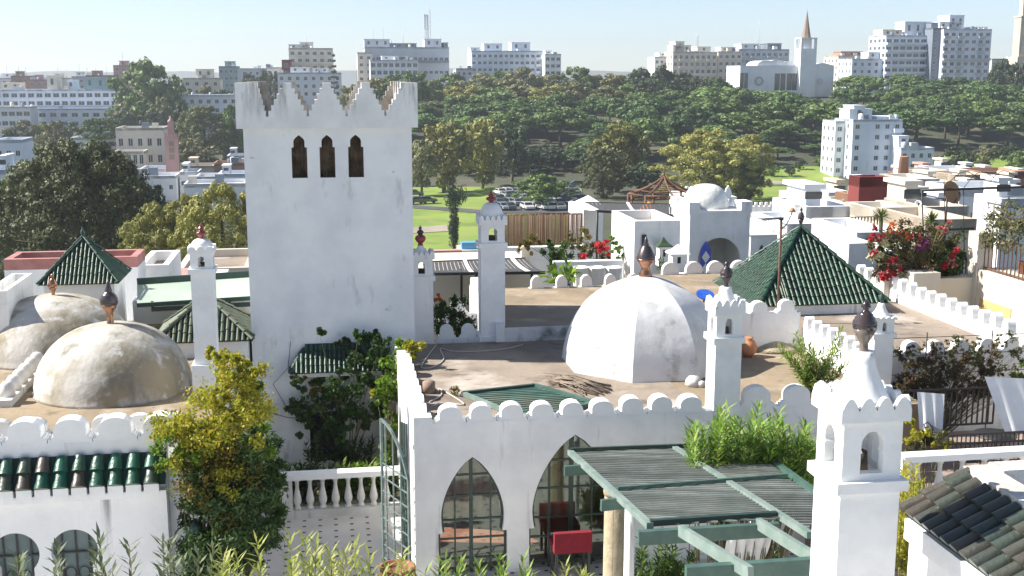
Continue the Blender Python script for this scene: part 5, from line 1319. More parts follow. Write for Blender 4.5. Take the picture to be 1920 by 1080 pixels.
# between tower and rear roof
parapet('parapet_wall', 'short white wall with two rounded merlons between the two red-finialled chimneys', (2.62, 28.75), (3.72, 28.75), -7.6, ZR + .02, .16, .55, .36, .46)
parapet('parapet_wall', 'shaded white wall stub with one rounded merlon behind the bush', (3.0, 32.0), (4.08, 32.0), -9, GV(880, 588, 32)[1], .18, .9, .4, .55)
gbox('house', 'cream weathered house wall under the front black awning', 'house', 40, 800, 1000, 505, d=4, zb=-14, m='wall_cream')
gbox('wall', 'pinkish low wall behind the front black awning', 'wall', 46, 800, 866, 470, d=.4, zb=-12, m='wall_pink')
gbox('roof_room', 'small white box with a sky-blue panel left of the tall chimney', 'roof room', 47, 864, 906, 469, d=1.5, zb=-12, m='plaster_worn')
gbox('panel', 'sky-blue panel on top of the small white box', 'panel', 47.2, 866, 894, 455, d=.5, yb=468.5, m='skyblue_paint')
gbox('wall', 'white roof wall below the bamboo screen', 'wall', 45, 940, 1100, 463, d=.4, zb=-12, m='plaster')
gbox('post', 'short cream roof pillar below the bamboo screen', 'pillar', 42, 978, 994, 463, d=.4, yb=500, m='wall_cream')
gbox('wall', 'low white planter wall with plants in front of it', 'wall', 38.5, 1040, 1168, 490, d=.35, zb=-12, m='plaster_clean')
def awning(label, q, zs_, th, posts, drop=0, white=()):
    t = thing('shade_awning', label, 'awning', 0, zs_[0], 0); v0 = zs_[0]
    mb = MB(); n = 26
    def pt(s, r): 
        a = Vector(q[3]).lerp(Vector(q[2]), s); b = Vector(q[0]).lerp(Vector(q[1]), s); p = a.lerp(b, r); p.z -= drop * math.sin(PI * r); return p
    for i in range(n):
        for j in range(8):
            mb.add([pt(i / n + .002, j / 8), pt((i + 1) / n - .002, j / 8), pt((i + 1) / n - .002, (j + 1) / 8), pt(i / n + .002, (j + 1) / 8)], [(0, 1, 2, 3)])
    mb.build('mesh_cloth', 'canvas', t)
    MB_e = MB(); MB_e.beam(q[3], q[2], .07, .09); MB_e.build('edge_bar', 'iron', t); MB_e = MB(); MB_e.beam(q[0], q[1], .05, .05); MB_e.build('edge_bar', 'iron', t)
    for s in white:
        w = MB(); pts = [pt(s, r / 8) + Vector((0, 0, .04)) for r in range(9)]
        for a, b in zip(pts, pts[1:]): w.beam(a, b, .12, .03)
        w.build('seam', 'plaster_clean', t)
    for x, y0, y1, v in posts:
        a = GV(x, y0, v); b = GV(x, y1, v); MB().tube([(a[0], v - v0, a[1]), (a[0], v - v0, b[1])], .045, 6).build('post', 'iron', t)
    return t
def q3(px, py, v, v0): a = GV(px, py, v); return (a[0], v - v0, a[1])
awning('flat black mesh awning stretched behind the tall red-finialled chimney', [q3(800, 491, 40, 36), q3(985, 484, 40, 36), q3(1022, 511, 36, 36), q3(800, 514, 36, 36)], (36,), 0, [(893, 514, 560, 36), (997, 512, 540, 36), (865, 500, 560, 39.8)], .06, (.38, .86))
awning('large sagging black mesh awning in front of the bamboo screen', [q3(1071, 379, 50, 43), q3(1262, 383, 50, 43), q3(1262, 404, 43, 43), q3(1119, 396, 43, 43)], (43,), 0, [(1120, 396, 495, 43), (1071, 378, 404, 50), (1175, 400, 412, 43)], .12, (.0, .55))
t = thing('bamboo_screen', 'brown bamboo pole screen standing on a roof terrace', 'screen', *((GV(948, 463, 46)[0], 46, GV(948, 463, 46)[1])))
a = GV(948, 402, 46); b = GV(1093, 402, 46); w = b[0] - a[0]; h = a[1] - GV(948, 463, 46)[1]
M['bamboo'] = mat('bamboo', (.2, .12, .08), .85, ramp=[(.20, .09, .055), (.27, .15, .10), (.12, .055, .04), (.34, .23, .17), (.22, .10, .06)])
mb = MB(); n = 84
for i in range(n):
    x = w * (i + .5) / n; mb.tube([(x, rnd.uniform(-.01, .01), 0), (x + rnd.uniform(-.01, .01), 0, h * rnd.uniform(.96, 1.0))], w / n * .5, 5)
mb.build('poles', 'bamboo', t)
mb = MB()
for z in (.03, .97): mb.box(0, w, .06, .085, h * z - .03, h * z + .03)
for x in (0, w / 2, w * .82): mb.box(x - .04, x + .04, .086, .12, 0, h * 1.02)
mb.build('rail', 'iron_rust', t)
gbox('roof_room', 'white shed wall at the right end of the bamboo screen', 'roof room', 46.2, 1094, 1123, 393, d=3, zb=-12, m='plaster_clean')
t = thing('tent_roof', 'small white pyramid tent roof behind the black awning', 'tent', *(lambda g: (g[0], 56, g[1]))(GV(1103, 381, 56)))
w = (GV(1126, 380, 56)[0] - GV(1080, 380, 56)[0]) / 2; hh = GV(1103, 366, 56)[1] - GV(1103, 381, 56)[1]
mb = MB(); c = [(-w, -w, 0), (w, -w, 0), (w, w, 0), (-w, w, 0)]
for i in range(4): mb.add([c[i], c[(i + 1) % 4], (0, 0, hh)], [(0, 1, 2)])
mb.box(-w * .98, w * .98, -w * .98, w * .98, -2.5, -.01); mb.build('canvas', 'plaster_clean', t)
# white roof room with a grille window
t = gbox('roof_room', 'white roof room with a small grille window left of the domed kiosk', 'roof room', 38, 1190, 1276, 414, d=3.2, zb=-9, m='plaster', rim=.16)
a = GV(1203, 478, 38); b = GV(1211, 440, 38); u0 = GV(1190, 414, 38)[0]
g = MB(); g.box(a[0] - u0, b[0] - u0 + .02, -.02, -.004, a[1] + 9, b[1] + 9, 1)
for i in range(4): x = a[0] - u0 + (b[0] - a[0]) * i / 3; g.box(x - .01, x + .01, -.05, -.021, a[1] + 9, b[1] + 9)
for i in range(5): z = a[1] + 9 + (b[1] - a[1]) * i / 4; g.box(a[0] - u0, b[0] - u0, -.06, -.051, z - .01, z + .01)
g.build('grille_window', ['iron', 'pane_dark'], t)
MB().box(-.03, -.004, .5, 1.3, 1.6, 3.2).build('door_recess', 'plaster_worn', t)
# little white chimneys with pyramid caps
for lab, x0, x1, yc, ya, yb, v, m2 in (('squat white chimney with a peaked cap in front of the domed kiosk', 1258, 1295, 478, 461, 512, 36.5, 'plaster_clean'), ('small white chimney with a yellow-green stained peaked cap behind the squat one', 1234, 1262, 464, 447, 500, 37.4, 'tile_moss')):
    a = GV(x0, yc, v); b = GV(x1, yc, v); w = (b[0] - a[0]) / 2; zb = GV(x0, yb, v)[1]
    t = thing('chimney', lab, 'chimney', (a[0] + b[0]) / 2, v + w, zb)
    H = a[1] - zb; zt = GV(x0, ya, v)[1] - zb; iw = w * .82
    mb = MB(); mb.box(-iw, iw, -iw, iw, 0, H * .45); mb.box(-iw * .9, iw * .9, -iw * .9, iw * .9, H * .45, H); mb.build('shaft', 'plaster_clean', t)
    mb = MB(); mb.box(-iw * .3, iw * .1, -iw * .9 - .01, -iw * .9 - .002, H * .5, H * .85); mb.build('opening', 'hollow', t)
    mb = MB(); mb.lathe([(w * 1.45, H), (w * 1.3, H + .05), (w * .75, H + (zt - H) * .4), (w * .25, H + (zt - H) * .8), (.02, zt)], 4, 0, 0, 0, False, PI / 4); mb.build('cap', m2, t)
# domed kiosk
v = 41.0; a = GV(1294, 396, v); b = GV(1407, 396, v); zb = GV(1294, 520, v)[1] - 1.0
t = thing('domed_kiosk', 'white roof kiosk with grey dome, horseshoe arch and a blue diamond tile panel', 'kiosk', a[0], v, zb)
w = b[0] - a[0]; h = a[1] - zb; dp = 2.3
ca = GV(1348, 500, v)[0] - a[0]; rz = GV(1348, 446, v)[1] - zb; rr_ = (GV(1389, 480, v)[0] - GV(1309, 480, v)[0]) / 2
mb = MB()
def hs2(top, r): a0 = -.5; zc_ = top - r; return [(0, r * .9), (zc_ + r * math.sin(a0), r * math.cos(a0))] + [(zc_ + r * math.sin(a0 + (PI / 2 - a0) * i / 14), max(0, r * math.cos(a0 + (PI / 2 - a0) * i / 14))) for i in range(1, 15)]
arch_wall(mb, 0, w, 0, h, ca, hs2(rz, rr_), 0, .22, ends=False)
mb.box(0, .22, .22, dp, 0, h, skip='f'); mb.box(w - .22, w, .22, dp, 0, h, skip='f'); mb.box(.22, w - .22, dp - .2, dp, 0, h); mb.box(.22, w - .22, .22, dp - .2, h - .2, h - .002)
mb.add([(0, 0, 0), (0, .22, 0), (0, .22, h), (0, 0, h)], [(3, 2, 1, 0)]); mb.add([(w, 0, 0), (w, .22, 0), (w, .22, h), (w, 0, h)], [(0, 1, 2, 3)]); mb.add([(0, 0, h), (w, 0, h), (w, .22, h), (0, .22, h)], [(0, 1, 2, 3)])
mb.build('wall', 'plaster', t)
mb = MB(); r = .16
for x0, x1, y0, y1 in ((-.05, w * .16, -.05, dp * .3), (w * .84, w + .05, -.05, dp * .3), (-.05, w * .12, dp * .7, dp), (w * .88, w + .05, dp * .7, dp)): mb.box(x0, x1, y0, y1, h + .001, h + .32)
mb.box(-.04, w + .04, -.04, dp + .02, h - .1, h + .0005); mb.build('battlement', 'plaster', t)
dz = GV(1338, 344, v + 1.2)[1] - zb - h; dr = (GV(1379, 392, v + 1.2)[0] - GV(1297, 392, v + 1.2)[0]) / 2
MB().lathe([(dr, h - .05), (dr, h + .1)] + [(dr * math.cos(q) ** .8, h + .1 + (dz - .1) * math.sin(q)) for q in [PI / 2 * i / 12 for i in range(1, 12)]] + [(.02, h + dz)], 32, w * .42, dp * .5).build('dome', 'dome_grey', t)
M['tile_blue'] = mat('tile_blue', (.02, .06, .5), .3)
p0 = GV(1312, 512, v)[0] - a[0]; p1 = GV(1331, 512, v)[0] - a[0]; z0_ = GV(1320, 516, v)[1] - zb; z1_ = GV(1320, 470, v)[1] - zb
mb = MB(); y = -.06; cx_ = (p0 + p1) / 2; hw_ = (p1 - p0) / 2
mb.prism([(p0, z0_), (p1, z0_), (p1, z1_), (p1 - hw_ * .4, z1_ + .2), (cx_, z1_ + .34), (p0 + hw_ * .4, z1_ + .2), (p0, z1_)], y, -.003, 0)
for k in range(2):
    zc_ = z0_ + (z1_ - z0_) * (.25 + .5 * k); q = (z1_ - z0_) * .25; mb.add([(cx_, y - .004, zc_ - q), (cx_ + hw_ * .8, y - .004, zc_), (cx_, y - .004, zc_ + q), (cx_ - hw_ * .8, y - .004, zc_)], [(0, 1, 2, 3)], 1)
mb.build('tile_panel', ['tile_blue', 'plaster_clean'], t)
mb = MB(); mb.prism([(-.08, 0), (.08, 0), (.15, .18), (.08, .36), (0, .5), (-.09, .36), (-.13, .16)], 0, .1); o = mb.build('ornament', 'plaster_clean', t); o.location = (w * .8, dp * .5, h + .3)
# rear right parapet of the higher roof
t = thing('rear_roof_extension', 'brown roof strip with large rounded merlons below the domed kiosk', 'roof', 9.2, 28.4, ZT)
MB().box(0, 4.2, 0, 7.0, 0, ZF - ZT - .004).build('slab', 'roof_ochre', t)
vv = 35.3; zt_ = GV(1300, 518, vv)[1] - ZT
MB().box(0.02, 4.2, 6.88, 7.1, ZF - ZT - .3, zt_).build('wall', 'plaster', t)
mb = MB(); mb.prism(merlon_poly(.72, .46, .08), 0, .2, bottom=False); o = None
for x in (1258, 1302, 1343, 1387):
    q = GV(x, 505, vv)[0] - 9.2
    if o is None: o = mb.build('merlon', 'plaster', t); o.location = (q, 6.89, zt_)
    else: share(o, t, loc=(q, 6.89, zt_))
# iron gazebo
v = 62.0
t = thing('iron_gazebo', 'rusty iron gazebo frame with a swept pointed top', 'gazebo', *(lambda g: (g[0], v, g[1]))(GV(1244, 390, v)))
S1 = GV(1310, 365, v)[0] - GV(1244, 365, v)[0]; e1 = GV(1244, 362, v)[1] - GV(1244, 390, v)[1]; e2 = GV(1244, 331, v)[1] - GV(1244, 390, v)[1]
mb = MB()
for i in range(8):
    a_ = i * PI / 4; cx_, cy_ = math.cos(a_), math.sin(a_); b_ = a_ + PI / 4
    mb.tube([(S1 * cx_, S1 * cy_, -3), (S1 * cx_, S1 * cy_, e1)], .07, 5)
    mb.tube([(S1 * cx_ * (1 - q), S1 * cy_ * (1 - q), e1 + (e2 - e1) * q ** 1.7) for q in [k / 8 for k in range(9)]], .07, 5)
    for z in (e1, e1 - .5): mb.tube([(S1 * cx_, S1 * cy_, z), (S1 * math.cos(b_), S1 * math.sin(b_), z)], .05, 4)
    for q in (.35, .65): mb.tube([(S1 * cx_ * (1 - q), S1 * cy_ * (1 - q), e1 + (e2 - e1) * q ** 1.7), (S1 * math.cos(b_) * (1 - q), S1 * math.sin(b_) * (1 - q), e1 + (e2 - e1) * q ** 1.7)], .03, 4)
mb.tube([(0, 0, e2), (0, 0, e2 + .5)], .04, 4); mb.build('frame', 'iron_rust', t)
t = thing('parasol', 'orange parasol under the iron gazebo', 'parasol', *(lambda g: (g[0], 60, g[1]))(GV(1217, 392, 60)))
M['orange_cloth'] = mat('orange_cloth', (.7, .24, .02), .8, (.6, .16, .02), 2); w = GV(1236, 390, 60)[0] - GV(1217, 390, 60)[0]
MB().lathe([(w, 0), (w * .55, .22), (.03, .4)], 10, 0, 0, 0, False).build('canopy', 'orange_cloth', t); MB().tube([(0, 0, -2), (0, 0, .5)], .03, 5).build('pole', 'iron', t)
# little white crenellated tower and walls behind the kiosk
def crenel(t, w, d, h, n, m, mh=.35):
    mb = MB()
    for k in range(n): x = w * (k + .25) / n; mb.box(x, x + w / n * .5, 0, .2, h + .001, h + mh)
    mb.build('battlement', m, t)
t = gbox('house', 'small white battlemented house behind the kiosk dome', 'house', 64, 1284, 1342, 361, d=3, zb=-13, m='plaster'); crenel(t, t['w'], 3, t['h'], 6, 'plaster')
t = gbox('wall', 'worn white battlemented wall right of the kiosk dome', 'wall', 72, 1404, 1472, 388, d=1.0, zb=-14, m='plaster_worn'); crenel(t, t['w'], 1, t['h'], 7, 'plaster_worn', .3)
t = gbox('roof_room', 'small white pavilion with two dark arched windows and grey hipped top', 'roof room', 44, 1408, 1458, 440, d=2.2, zb=-9, m='plaster')
mb = MB(); w = t['w']; h = t['h']
c = [(-.1, -.1, h), (w + .1, -.1, h), (w + .1, 2.3, h), (-.1, 2.3, h)]; tp = [(w * .3, .7, h + .5), (w * .7, .7, h + .5), (w * .7, 1.5, h + .5), (w * .3, 1.5, h + .5)]
for i in range(4): mb.add([c[i], c[(i + 1) % 4], tp[(i + 1) % 4], tp[i]], [(0, 1, 2, 3)])
mb.add(tp, [(0, 1, 2, 3)]); mb.build('roof', 'plaster_worn', t)
for fx in (.42, .8):
    mb = MB(); mb.prism([(w * fx - .09, h * .62), (w * fx + .09, h * .62), (w * fx + .09, h * .8), (w * fx, h * .85), (w * fx - .09, h * .8)], -.02, -.003); mb.build('window', 'hollow', t)
# ------------------------------------------------------------------ right-hand town
for i, (D, x0, x1, yt, fl, cl, m, lab, ex) in enumerate([
        (64, 1512, 1612, 388, 1, 4, 'wall_white', 'dazzling white house with scalloped terrace behind the pyramid finial', dict(ph=((.12, .4, .9, 'wall_white'),))),
        (56, 1478, 1545, 420, 1, 3, 'wall_white', 'white house just right of the green pyramid finial', {}),
        (76, 1612, 1666, 332, 0, 1, 'wall_red', 'dark red windowless wall block below the white apartment house', dict(top=.3)),
        (95, 1662, 1712, 352, 1, 3, 'wall_brown', 'brown low-roofed house right of the dark red block', {}),
        (90, 1705, 1762, 336, 2, 3, 'wall_cream', 'cream house with small windows right of the dark red block', {}),
        (120, 1728, 1790, 322, 1, 4, 'wall_buff', 'buff house behind the cream one', {}), (125, 1760, 1840, 318, 1, 5, 'wall_white', 'long pale roof edge among the buff houses', {}),
        (110, 1790, 1860, 328, 1, 4, 'wall_buff', 'buff house with shaded side right of the cream one', {}), (118, 1840, 1925, 322, 1, 5, 'wall_terracotta', 'pinkish-brown house row at the right frame edge', {}),
        (84, 1800, 1925, 352, 1, 6, 'wall_white', 'pale bluish house front behind the wire arches', {}), (60, 1664, 1740, 398, 1, 4, 'wall_cream', 'shabby cream house with a dark window behind the red flowers', {}),
        (52, 1738, 1830, 412, 1, 4, 'wall_buff', 'buff house wall behind the right spiky palm', {}), (66, 1735, 1815, 388, 1, 5, 'wall_cream', 'cream rooftops behind the orange dish', {}),
        (49, 1612, 1690, 436, 1, 4, 'wall_white', 'low white wall with bushes behind the flower terrace', {}), (70, 1520, 1560, 372, 1, 2, 'wall_white', 'white house with a turquoise window at the edge of the lawn', {})]):
    t = block('house', lab, D, x0, x1, yt, fl, cl, m, 1.6 if m == 'wall_red' else 5, 2.6, (.7, .8), cat='house', side='l', scols=2, **ex)
    if 'turquoise' in lab:
        for c in t.children:
            if c.name.startswith('window'): c.data.materials[1] = M['glaze_teal']
JL = {'wall_white': 'small white house among the jumble of roofs on the right, below the grassy slope', 'wall_cream': 'small cream house among the jumble of roofs on the right, below the grassy slope', 'wall_buff': 'small buff house among the jumble of roofs on the right, below the grassy slope', 'wall_pink': 'small pinkish house among the jumble of roofs on the right, below the grassy slope', 'wall_terracotta': 'small reddish house among the jumble of roofs on the right, below the grassy slope'}
for k in range(64):                                          # jumble of small roofs filling the slope behind the first row
    D = 150 - 84 * (k / 64) + rnd.uniform(-4, 4); px = rnd.uniform(1500 if D < 110 else 1700, 1925); w_ = rnd.uniform(9, 20) * 110 / D
    if 1600 < px < 1680 and D < 80: continue
    m_ = rnd.choice(['wall_white', 'wall_white', 'wall_white', 'wall_cream', 'wall_cream', 'wall_buff', 'wall_pink', 'wall_terracotta']); yt_ = 322 + (150 - D) * .78 + rnd.uniform(-9, 9)
    block('house', JL[m_], D, px - w_, px + w_, yt_, 1, rnd.randint(2, 3), m_, rnd.uniform(2.5, 4.5), 2.5, (.6, .8), cat='house', group='small houses in the right-hand jumble of roofs', ph=((.1, .45, rnd.uniform(.5, 1.3)),) if rnd.random() < .4 else (), top=rnd.uniform(.5, 1.0))
t = thing('chimney_stack', 'round reddish brick chimney stack in front of the white apartment house', 'chimney', *(lambda g: (g[0], 92, g[1]))(GV(1692, 346, 92)))
hh = GV(1692, 293, 92)[1] - GV(1692, 346, 92)[1]; MB().lathe([(.5, 0), (.36, hh * .96), (.4, hh * .97), (.4, hh), (.28, hh), (.28, hh - .3)], 14).build('stack', 'wall_terracotta', t); MB().box(-.7, .7, -.7, .7, -4, .02).build('plinth', 'wall_buff', t)
def dish(label, v, px, py, rpx, m, az, el, post=1.2):
    g = GV(px, py, v); r = rpx * v / FPX
    t = thing('satellite_dish', label, 'satellite dish', g[0], v, g[1] - post)
    MB().tube([(0, .15, -.6), (0, .15, post)], .04, 6).build('mast', 'iron', t)
    mb = MB(); mb.M = Matrix.Translation((0, 0, post)) @ Matrix.Rotation(az, 4, 'Z') @ Matrix.Rotation(PI / 2 - el, 4, 'X')
    mb.lathe([(.01, 0)] + [(r * q, .28 * r * q * q) for q in (.25, .5, .75, 1)] + [(r * .98, .28 * r + .02)] + [(r * q, .28 * r * q * q + .02) for q in (.75, .5, .25)], 20)
    mb.build('reflector', m, t)
    mb = MB(); mb.M = Matrix.Translation((0, 0, post)) @ Matrix.Rotation(az, 4, 'Z') @ Matrix.Rotation(PI / 2 - el, 4, 'X')
    mb.tube([(0, -r * .95, .28 * r), (0, -r * .3, r * .9)], .02, 4); mb.box(-.06, .06, -r * .3 - .06, -r * .3 + .06, r * .85, r * 1.0); mb.build('feed_arm', 'iron', t)
M['dish_orange'] = mat('dish_orange', (.45, .25, .11), .7, (.38, .19, .08), 2)
dish('large orange-brown satellite dish on a cream roof at the right', 46, 1780, 362, 24, 'dish_orange', .35, .35, 1.5)
dish('small satellite dish on a flat roof left of the huge tree, by the frame edge', 60, 1722, 382, 7, 'wall_white', -.4, .4, .6)
bpy.data.objects['satellite_dish.001']['label'] = 'small pale satellite dish left of the large orange-brown one'
# wire arches and the black beams of a terrace frame
t = thing('iron_pergola_frame', 'thin black iron frame with wire hoops on the upper right terrace', 'frame', 0, 30, 0)
mb = MB()
def seg(x0, y0, x1, y1, r, v=30): a = GV(x0, y0, v); b = GV(x1, y1, v); mb.tube([(a[0], v - 30, a[1]), (b[0], v - 30, b[1])], r, 5)
seg(1728, 357, 1930, 350, .035); seg(1728, 357, 1732, 450, .018)
seg(1770, 340, 1773, 470, .012); seg(1806, 352, 1808, 470, .012); seg(1732, 433, 1826, 428, .03)
for x0, x1, yt in ((1770, 1848, 322), (1806, 1875, 322), (1848, 1916, 320)):
    pts = []
    for k in range(9):
        q = k / 8; g = GV(x0 + (x1 - x0) * q, 354 - (354 - yt) * math.sin(PI * min(1, q * 1.2) * .8) * 1.0, 30); pts.append((g[0], 0, g[1]))
    mb.tube(pts, .01, 4)
mb.build('bars', 'iron', t)
# right terrace with beige wall, iron fence and vine screen
uR = 17.3
vA, zA = GU(1832, 505, uR); vB_, zB = GU(1935, 535, uR)
t = thing('terrace_wall', 'beige terrace wall with an iron picket fence at the right frame edge', 'wall', uR, vA + .2, -10)
L = vA - 20; zt_ = (zA + zB) / 2 + 10
MB().box(0, 6, -L, 0, 0, zt_).build('wall', 'wall_cream', t)
M['wall_ochre'] = mat('wall_ochre', (.58, .42, .19), .9, (.52, .37, .16), 1)
y0 = GU(1832, 560, uR)[0] - vA - .2; y1 = GU(1897, 580, uR)[0] - vA - .2
MB().box(-.02, -.003, y1, y0 - .15, zt_ - 1.9, zt_ - .75).build('panel', 'wall_ochre', t)
fh = GU(1832, 440, uR)[1] - zA
mb = MB(); n = 46
for i in range(n): y = -.25 - (L - .6) * i / n; mb.box(.15, .175, y - .012, y + .012, zt_, zt_ + fh)
for z in (.04, .92): mb.box(.14, .185, -L, -.15, zt_ + fh * z, zt_ + fh * z + .035)
mb.build('picket_fence', 'iron_rust', t)
mb = MB(); mb.box(-.05, .4, -.25, .25, 0, zt_ + fh + .06); mb.box(-2.6, -.05, -.1, .3, 0, zt_ - .25); mb.build('gate_post', 'wall_cream', t)
for i in range(4):
    k = MB(); k.lathe([(.12, 0), (.17, .3), (.19, .32), (.16, .32), (.1, .3)], 12); o = k.build('flower_pot', 'terracotta'); o.location = W(uR + .8 + .2 * (i % 2), vA - .9 - .55 * i, zt_ - 10 + .001); tag(o, 'terracotta pot behind the iron picket fence at the right edge', 'flower pot', 'pots behind the iron picket fence')
t = thing('vine_screen', 'dry vine tangled on a tall iron lattice above the picket fence', 'vine', uR + .1, vA - .1, zt_ - 10 + fh)
mb = MB(); ztop = GU(1822, 376, uR)[1] - GU(1832, 440, uR)[1]
for i in range(12): mb.tube([(0, -.3 * i - .05, 0), (0, -.3 * i - .05, ztop)], .012, 4)
for i in range(4): mb.tube([(0, 0, ztop * i / 3), (0, -3.6, ztop * i / 3)], .014, 4)
mb.build('lattice', 'iron', t)
V_, F_ = leafcloud([(rnd.uniform(-.1, .1), -rnd.uniform(0, 3.6), rnd.uniform(-.3, ztop), .2, .35, .3, 40) for i in range(46)], .11, .5)
npmesh('foliage', V_, F_, 'leaf_olive', parent=t)
mb = MB()
for i in range(34):
    y = -rnd.uniform(0, 3.5); pts = [(rnd.uniform(-.05, .08), y + rnd.uniform(-.25, .25) * k, -.3 + (ztop + .3) * k / 4 * rnd.uniform(.8, 1)) for k in range(5)]; mb.tube(pts, .012, 4)
mb.build('stems', 'stem', t)
# white balustraded house corner under the flowers
gbox('house', 'white house corner with an iron window grille beside the red flowers', 'house', 33, 1592, 1640, 456, d=1.8, zb=-9, m='plaster_clean')
t = gbox('house', 'white wall with dark red shutter below the flower terrace', 'house', 33.4, 1640, 1722, 470, d=1.8, zb=-9, m='plaster_clean')
MB().box(.1, .45, -.03, -.003, t['h'] - 1.0, t['h'] - .3).build('shutter', 'wall_red', t)
gbox('planter', 'cream plaster planter box holding the flowering shrubs', 'planter', 28.5, 1714, 1764, 512, d=1.2, zb=-7.5, m='wall_cream')
def railing(name, label, v, x0, x1, yt, yb, n, m='iron', r=.012, bars=(0, 1)):
    a = GV(x0, yb, v); b = GV(x1, yb, v); w = b[0] - a[0]; h = GV(x0, yt, v)[1] - a[1]
    t = thing(name, label, 'railing', a[0], v, a[1]); mb = MB()
    for i in range(n + 1): mb.box(w * i / n - r, w * i / n + r, -r, r, .03, h)
    for z in bars: mb.box(0, w, -r * 1.3, r * 1.3, h * z - .02 + (.04 if z == 0 else 0), h * z + .02 + (.04 if z == 0 else 0))
    mb.build('bars', m, t); return t
railing('railing', 'rusty terrace railing in front of the dazzling white house', 52, 1555, 1650, 408, 432, 16, 'iron_rust', .025)
railing('railing', 'thin rusty railing left of the flower terrace', 38, 1555, 1606, 450, 495, 12, 'iron_rust', .015)
# the chimney-pot roofs far left keep their own helper properties clean
for o in COL.objects:
    for k in ('h', 'w'):
        if k in o: del o[k]
leafm('leaf_oleander_bright', [(.16, .30, .05), (.26, .42, .08), (.36, .48, .12), (.10, .20, .035), (.44, .50, .18)], .35)
# ================================================================== NEAR OBJECTS, PLANTS
uc, vc_ = 0, 0
# ------------------------------------------------------------------ pergola
SLOPE = .125
PV, PZ = 20.3, -6.90
def onp(px, py, dz=0):                                    # street-frame point on the pergola's sloping plane
    d = ray(px, py); g = G(d.x, d.y)                      # z = PZ + SLOPE (PV - v)
    t = (PZ + SLOPE * PV) / (d.z + SLOPE * g[1]); return Vector((g[0] * t, g[1] * t, d.z * t + dz))
pg = thing('pergola', 'green slatted timber pergola in front of the right pointed arch', 'pergola', 4.3, 20.3, ZT)
PO = Vector((4.3, 20.3, ZT))
def loc_(p): return p - PO
def pbeam(a, b, w, h, m, name, dz=0): 
    mb = MB(); q = Vector((0, 0, dz)); mb.beam(loc_(a) + q, loc_(b) + q, w, h); return mb.build(name, m, pg)
BL, BM, BR = onp(1069, 848), onp(1264, 840), onp(1408, 835)
FL, FM, FR = onp(1219, 986), onp(1500, 991), onp(1600, 975)
ML_, MM, MR = onp(1158, 921), onp(1363, 904), onp(1476, 896)
CL, CM = onp(1219, 984), onp(1456, 968)
pbeam(BL, FL, .10, .09, 'wood_green_pale', 'rafter'); pbeam(BM, BM + (FM - BM) * 1.06, .10, .09, 'wood_green_pale', 'rafter')
pbeam(BL, BR, .05, .08, 'wood_green_dark', 'cross_rail', .04); pbeam(ML_, MR, .05, .07, 'wood_green_mid', 'cross_rail', .04)
pbeam(CL, CM, .07, .09, 'wood_green_dark', 'cross_rail', .03); pbeam(BR, BR + (FR - BR) * 1.0, .09, .09, 'wood_green_mid', 'rafter')
def slats(a, b, c, d, n, slant=.42, w=.030, name='slat_panel', m='slat', parent=None, org=PO, lift=.0):
    """laths across the quad a b c d (a-b far edge, d-c near edge), slanting across it"""
    mb = MB(); la = (d - a).length; s_ = slant * (b - a).length / la
    for i in range(-int(n * s_), n):
        t0 = (i + .5) / n; t1 = t0 + s_
        p = 0.0; q = 1.0
        if t0 < 0: p = -t0 / s_
        if t1 > 1: q = (1 - t0) / s_
        if q - p < .03: continue
        f = lambda r: a.lerp(b, r).lerp(d.lerp(c, r), t0 + s_ * r) - org + Vector((0, 0, lift))
        mb.beam(f(p), f(q), w, .022)
    return mb.build(name, m, parent or pg)
M['slat'] = mat('slat', (.11, .13, .118), .55, (.18, .195, .185), 2.5, (.4, .7), island=.35)
slats(BL, BM, MM, ML_, 20, w=.036); slats(ML_, MM, CM.lerp(FM, .25), CL, 18, w=.036); slats(BM, BR, MR, MM, 20, w=.036)
slats(MM, MR, FR, FM, 19, w=.036)
# lower open bay: beams and joists nearer the viewer
J = lambda px, py: onp(px, py, 0) 
pbeam(J(1197, 993), J(1460, 977), .09, .2, 'wood_green_mid', 'beam', -.12); pbeam(J(1286, 1060), J(1560, 1042), .1, .26, 'wood_green_mid', 'beam', -.14)
pbeam(J(1276, 992), J(1408, 1072), .075, .16, 'wood_green_pale', 'joist', -.02); pbeam(J(1422, 979), J(1540, 1052), .075, .16, 'wood_green_pale', 'joist', -.02)
pbeam(J(1058, 873), J(1120, 868), .06, .18, 'wood_green_mid', 'beam_end', -.1); pbeam(J(1127, 936), J(1180, 930), .06, .18, 'wood_green_mid', 'beam_end', -.1)
for px, v, r, m, lab in ((1151, 18.6, .175, 'stone_column', 'ochre weathered fluted column carrying the pergola'), (1181, 18.9, .095, 'plaster_clean', 'plain white column right beside the ochre fluted one')):
    u = GV(px, 980, v)[0]; t = thing('column', lab, 'column', u, v, ZT)
    h = PZ + SLOPE * (PV - v) - ZT - .12
    MB().lathe([(r * 1.05, .12), (r, .2), (r * .93, h - .3)], 36, 0, 0, 0, True, 0, .035 if r > .1 else None).build('shaft', m, t)
    MB().lathe([(r * 1.05, h - .3), (r * 1.1, h - .24), (r * 1.0, h - .2), (r * 1.25, h - .08), (r * 1.3, h)], 20).build('capital', m, t)
    MB().lathe([(r * 1.45, 0), (r * 1.45, .06), (r * 1.2, .13)], 20).build('base', m, t)
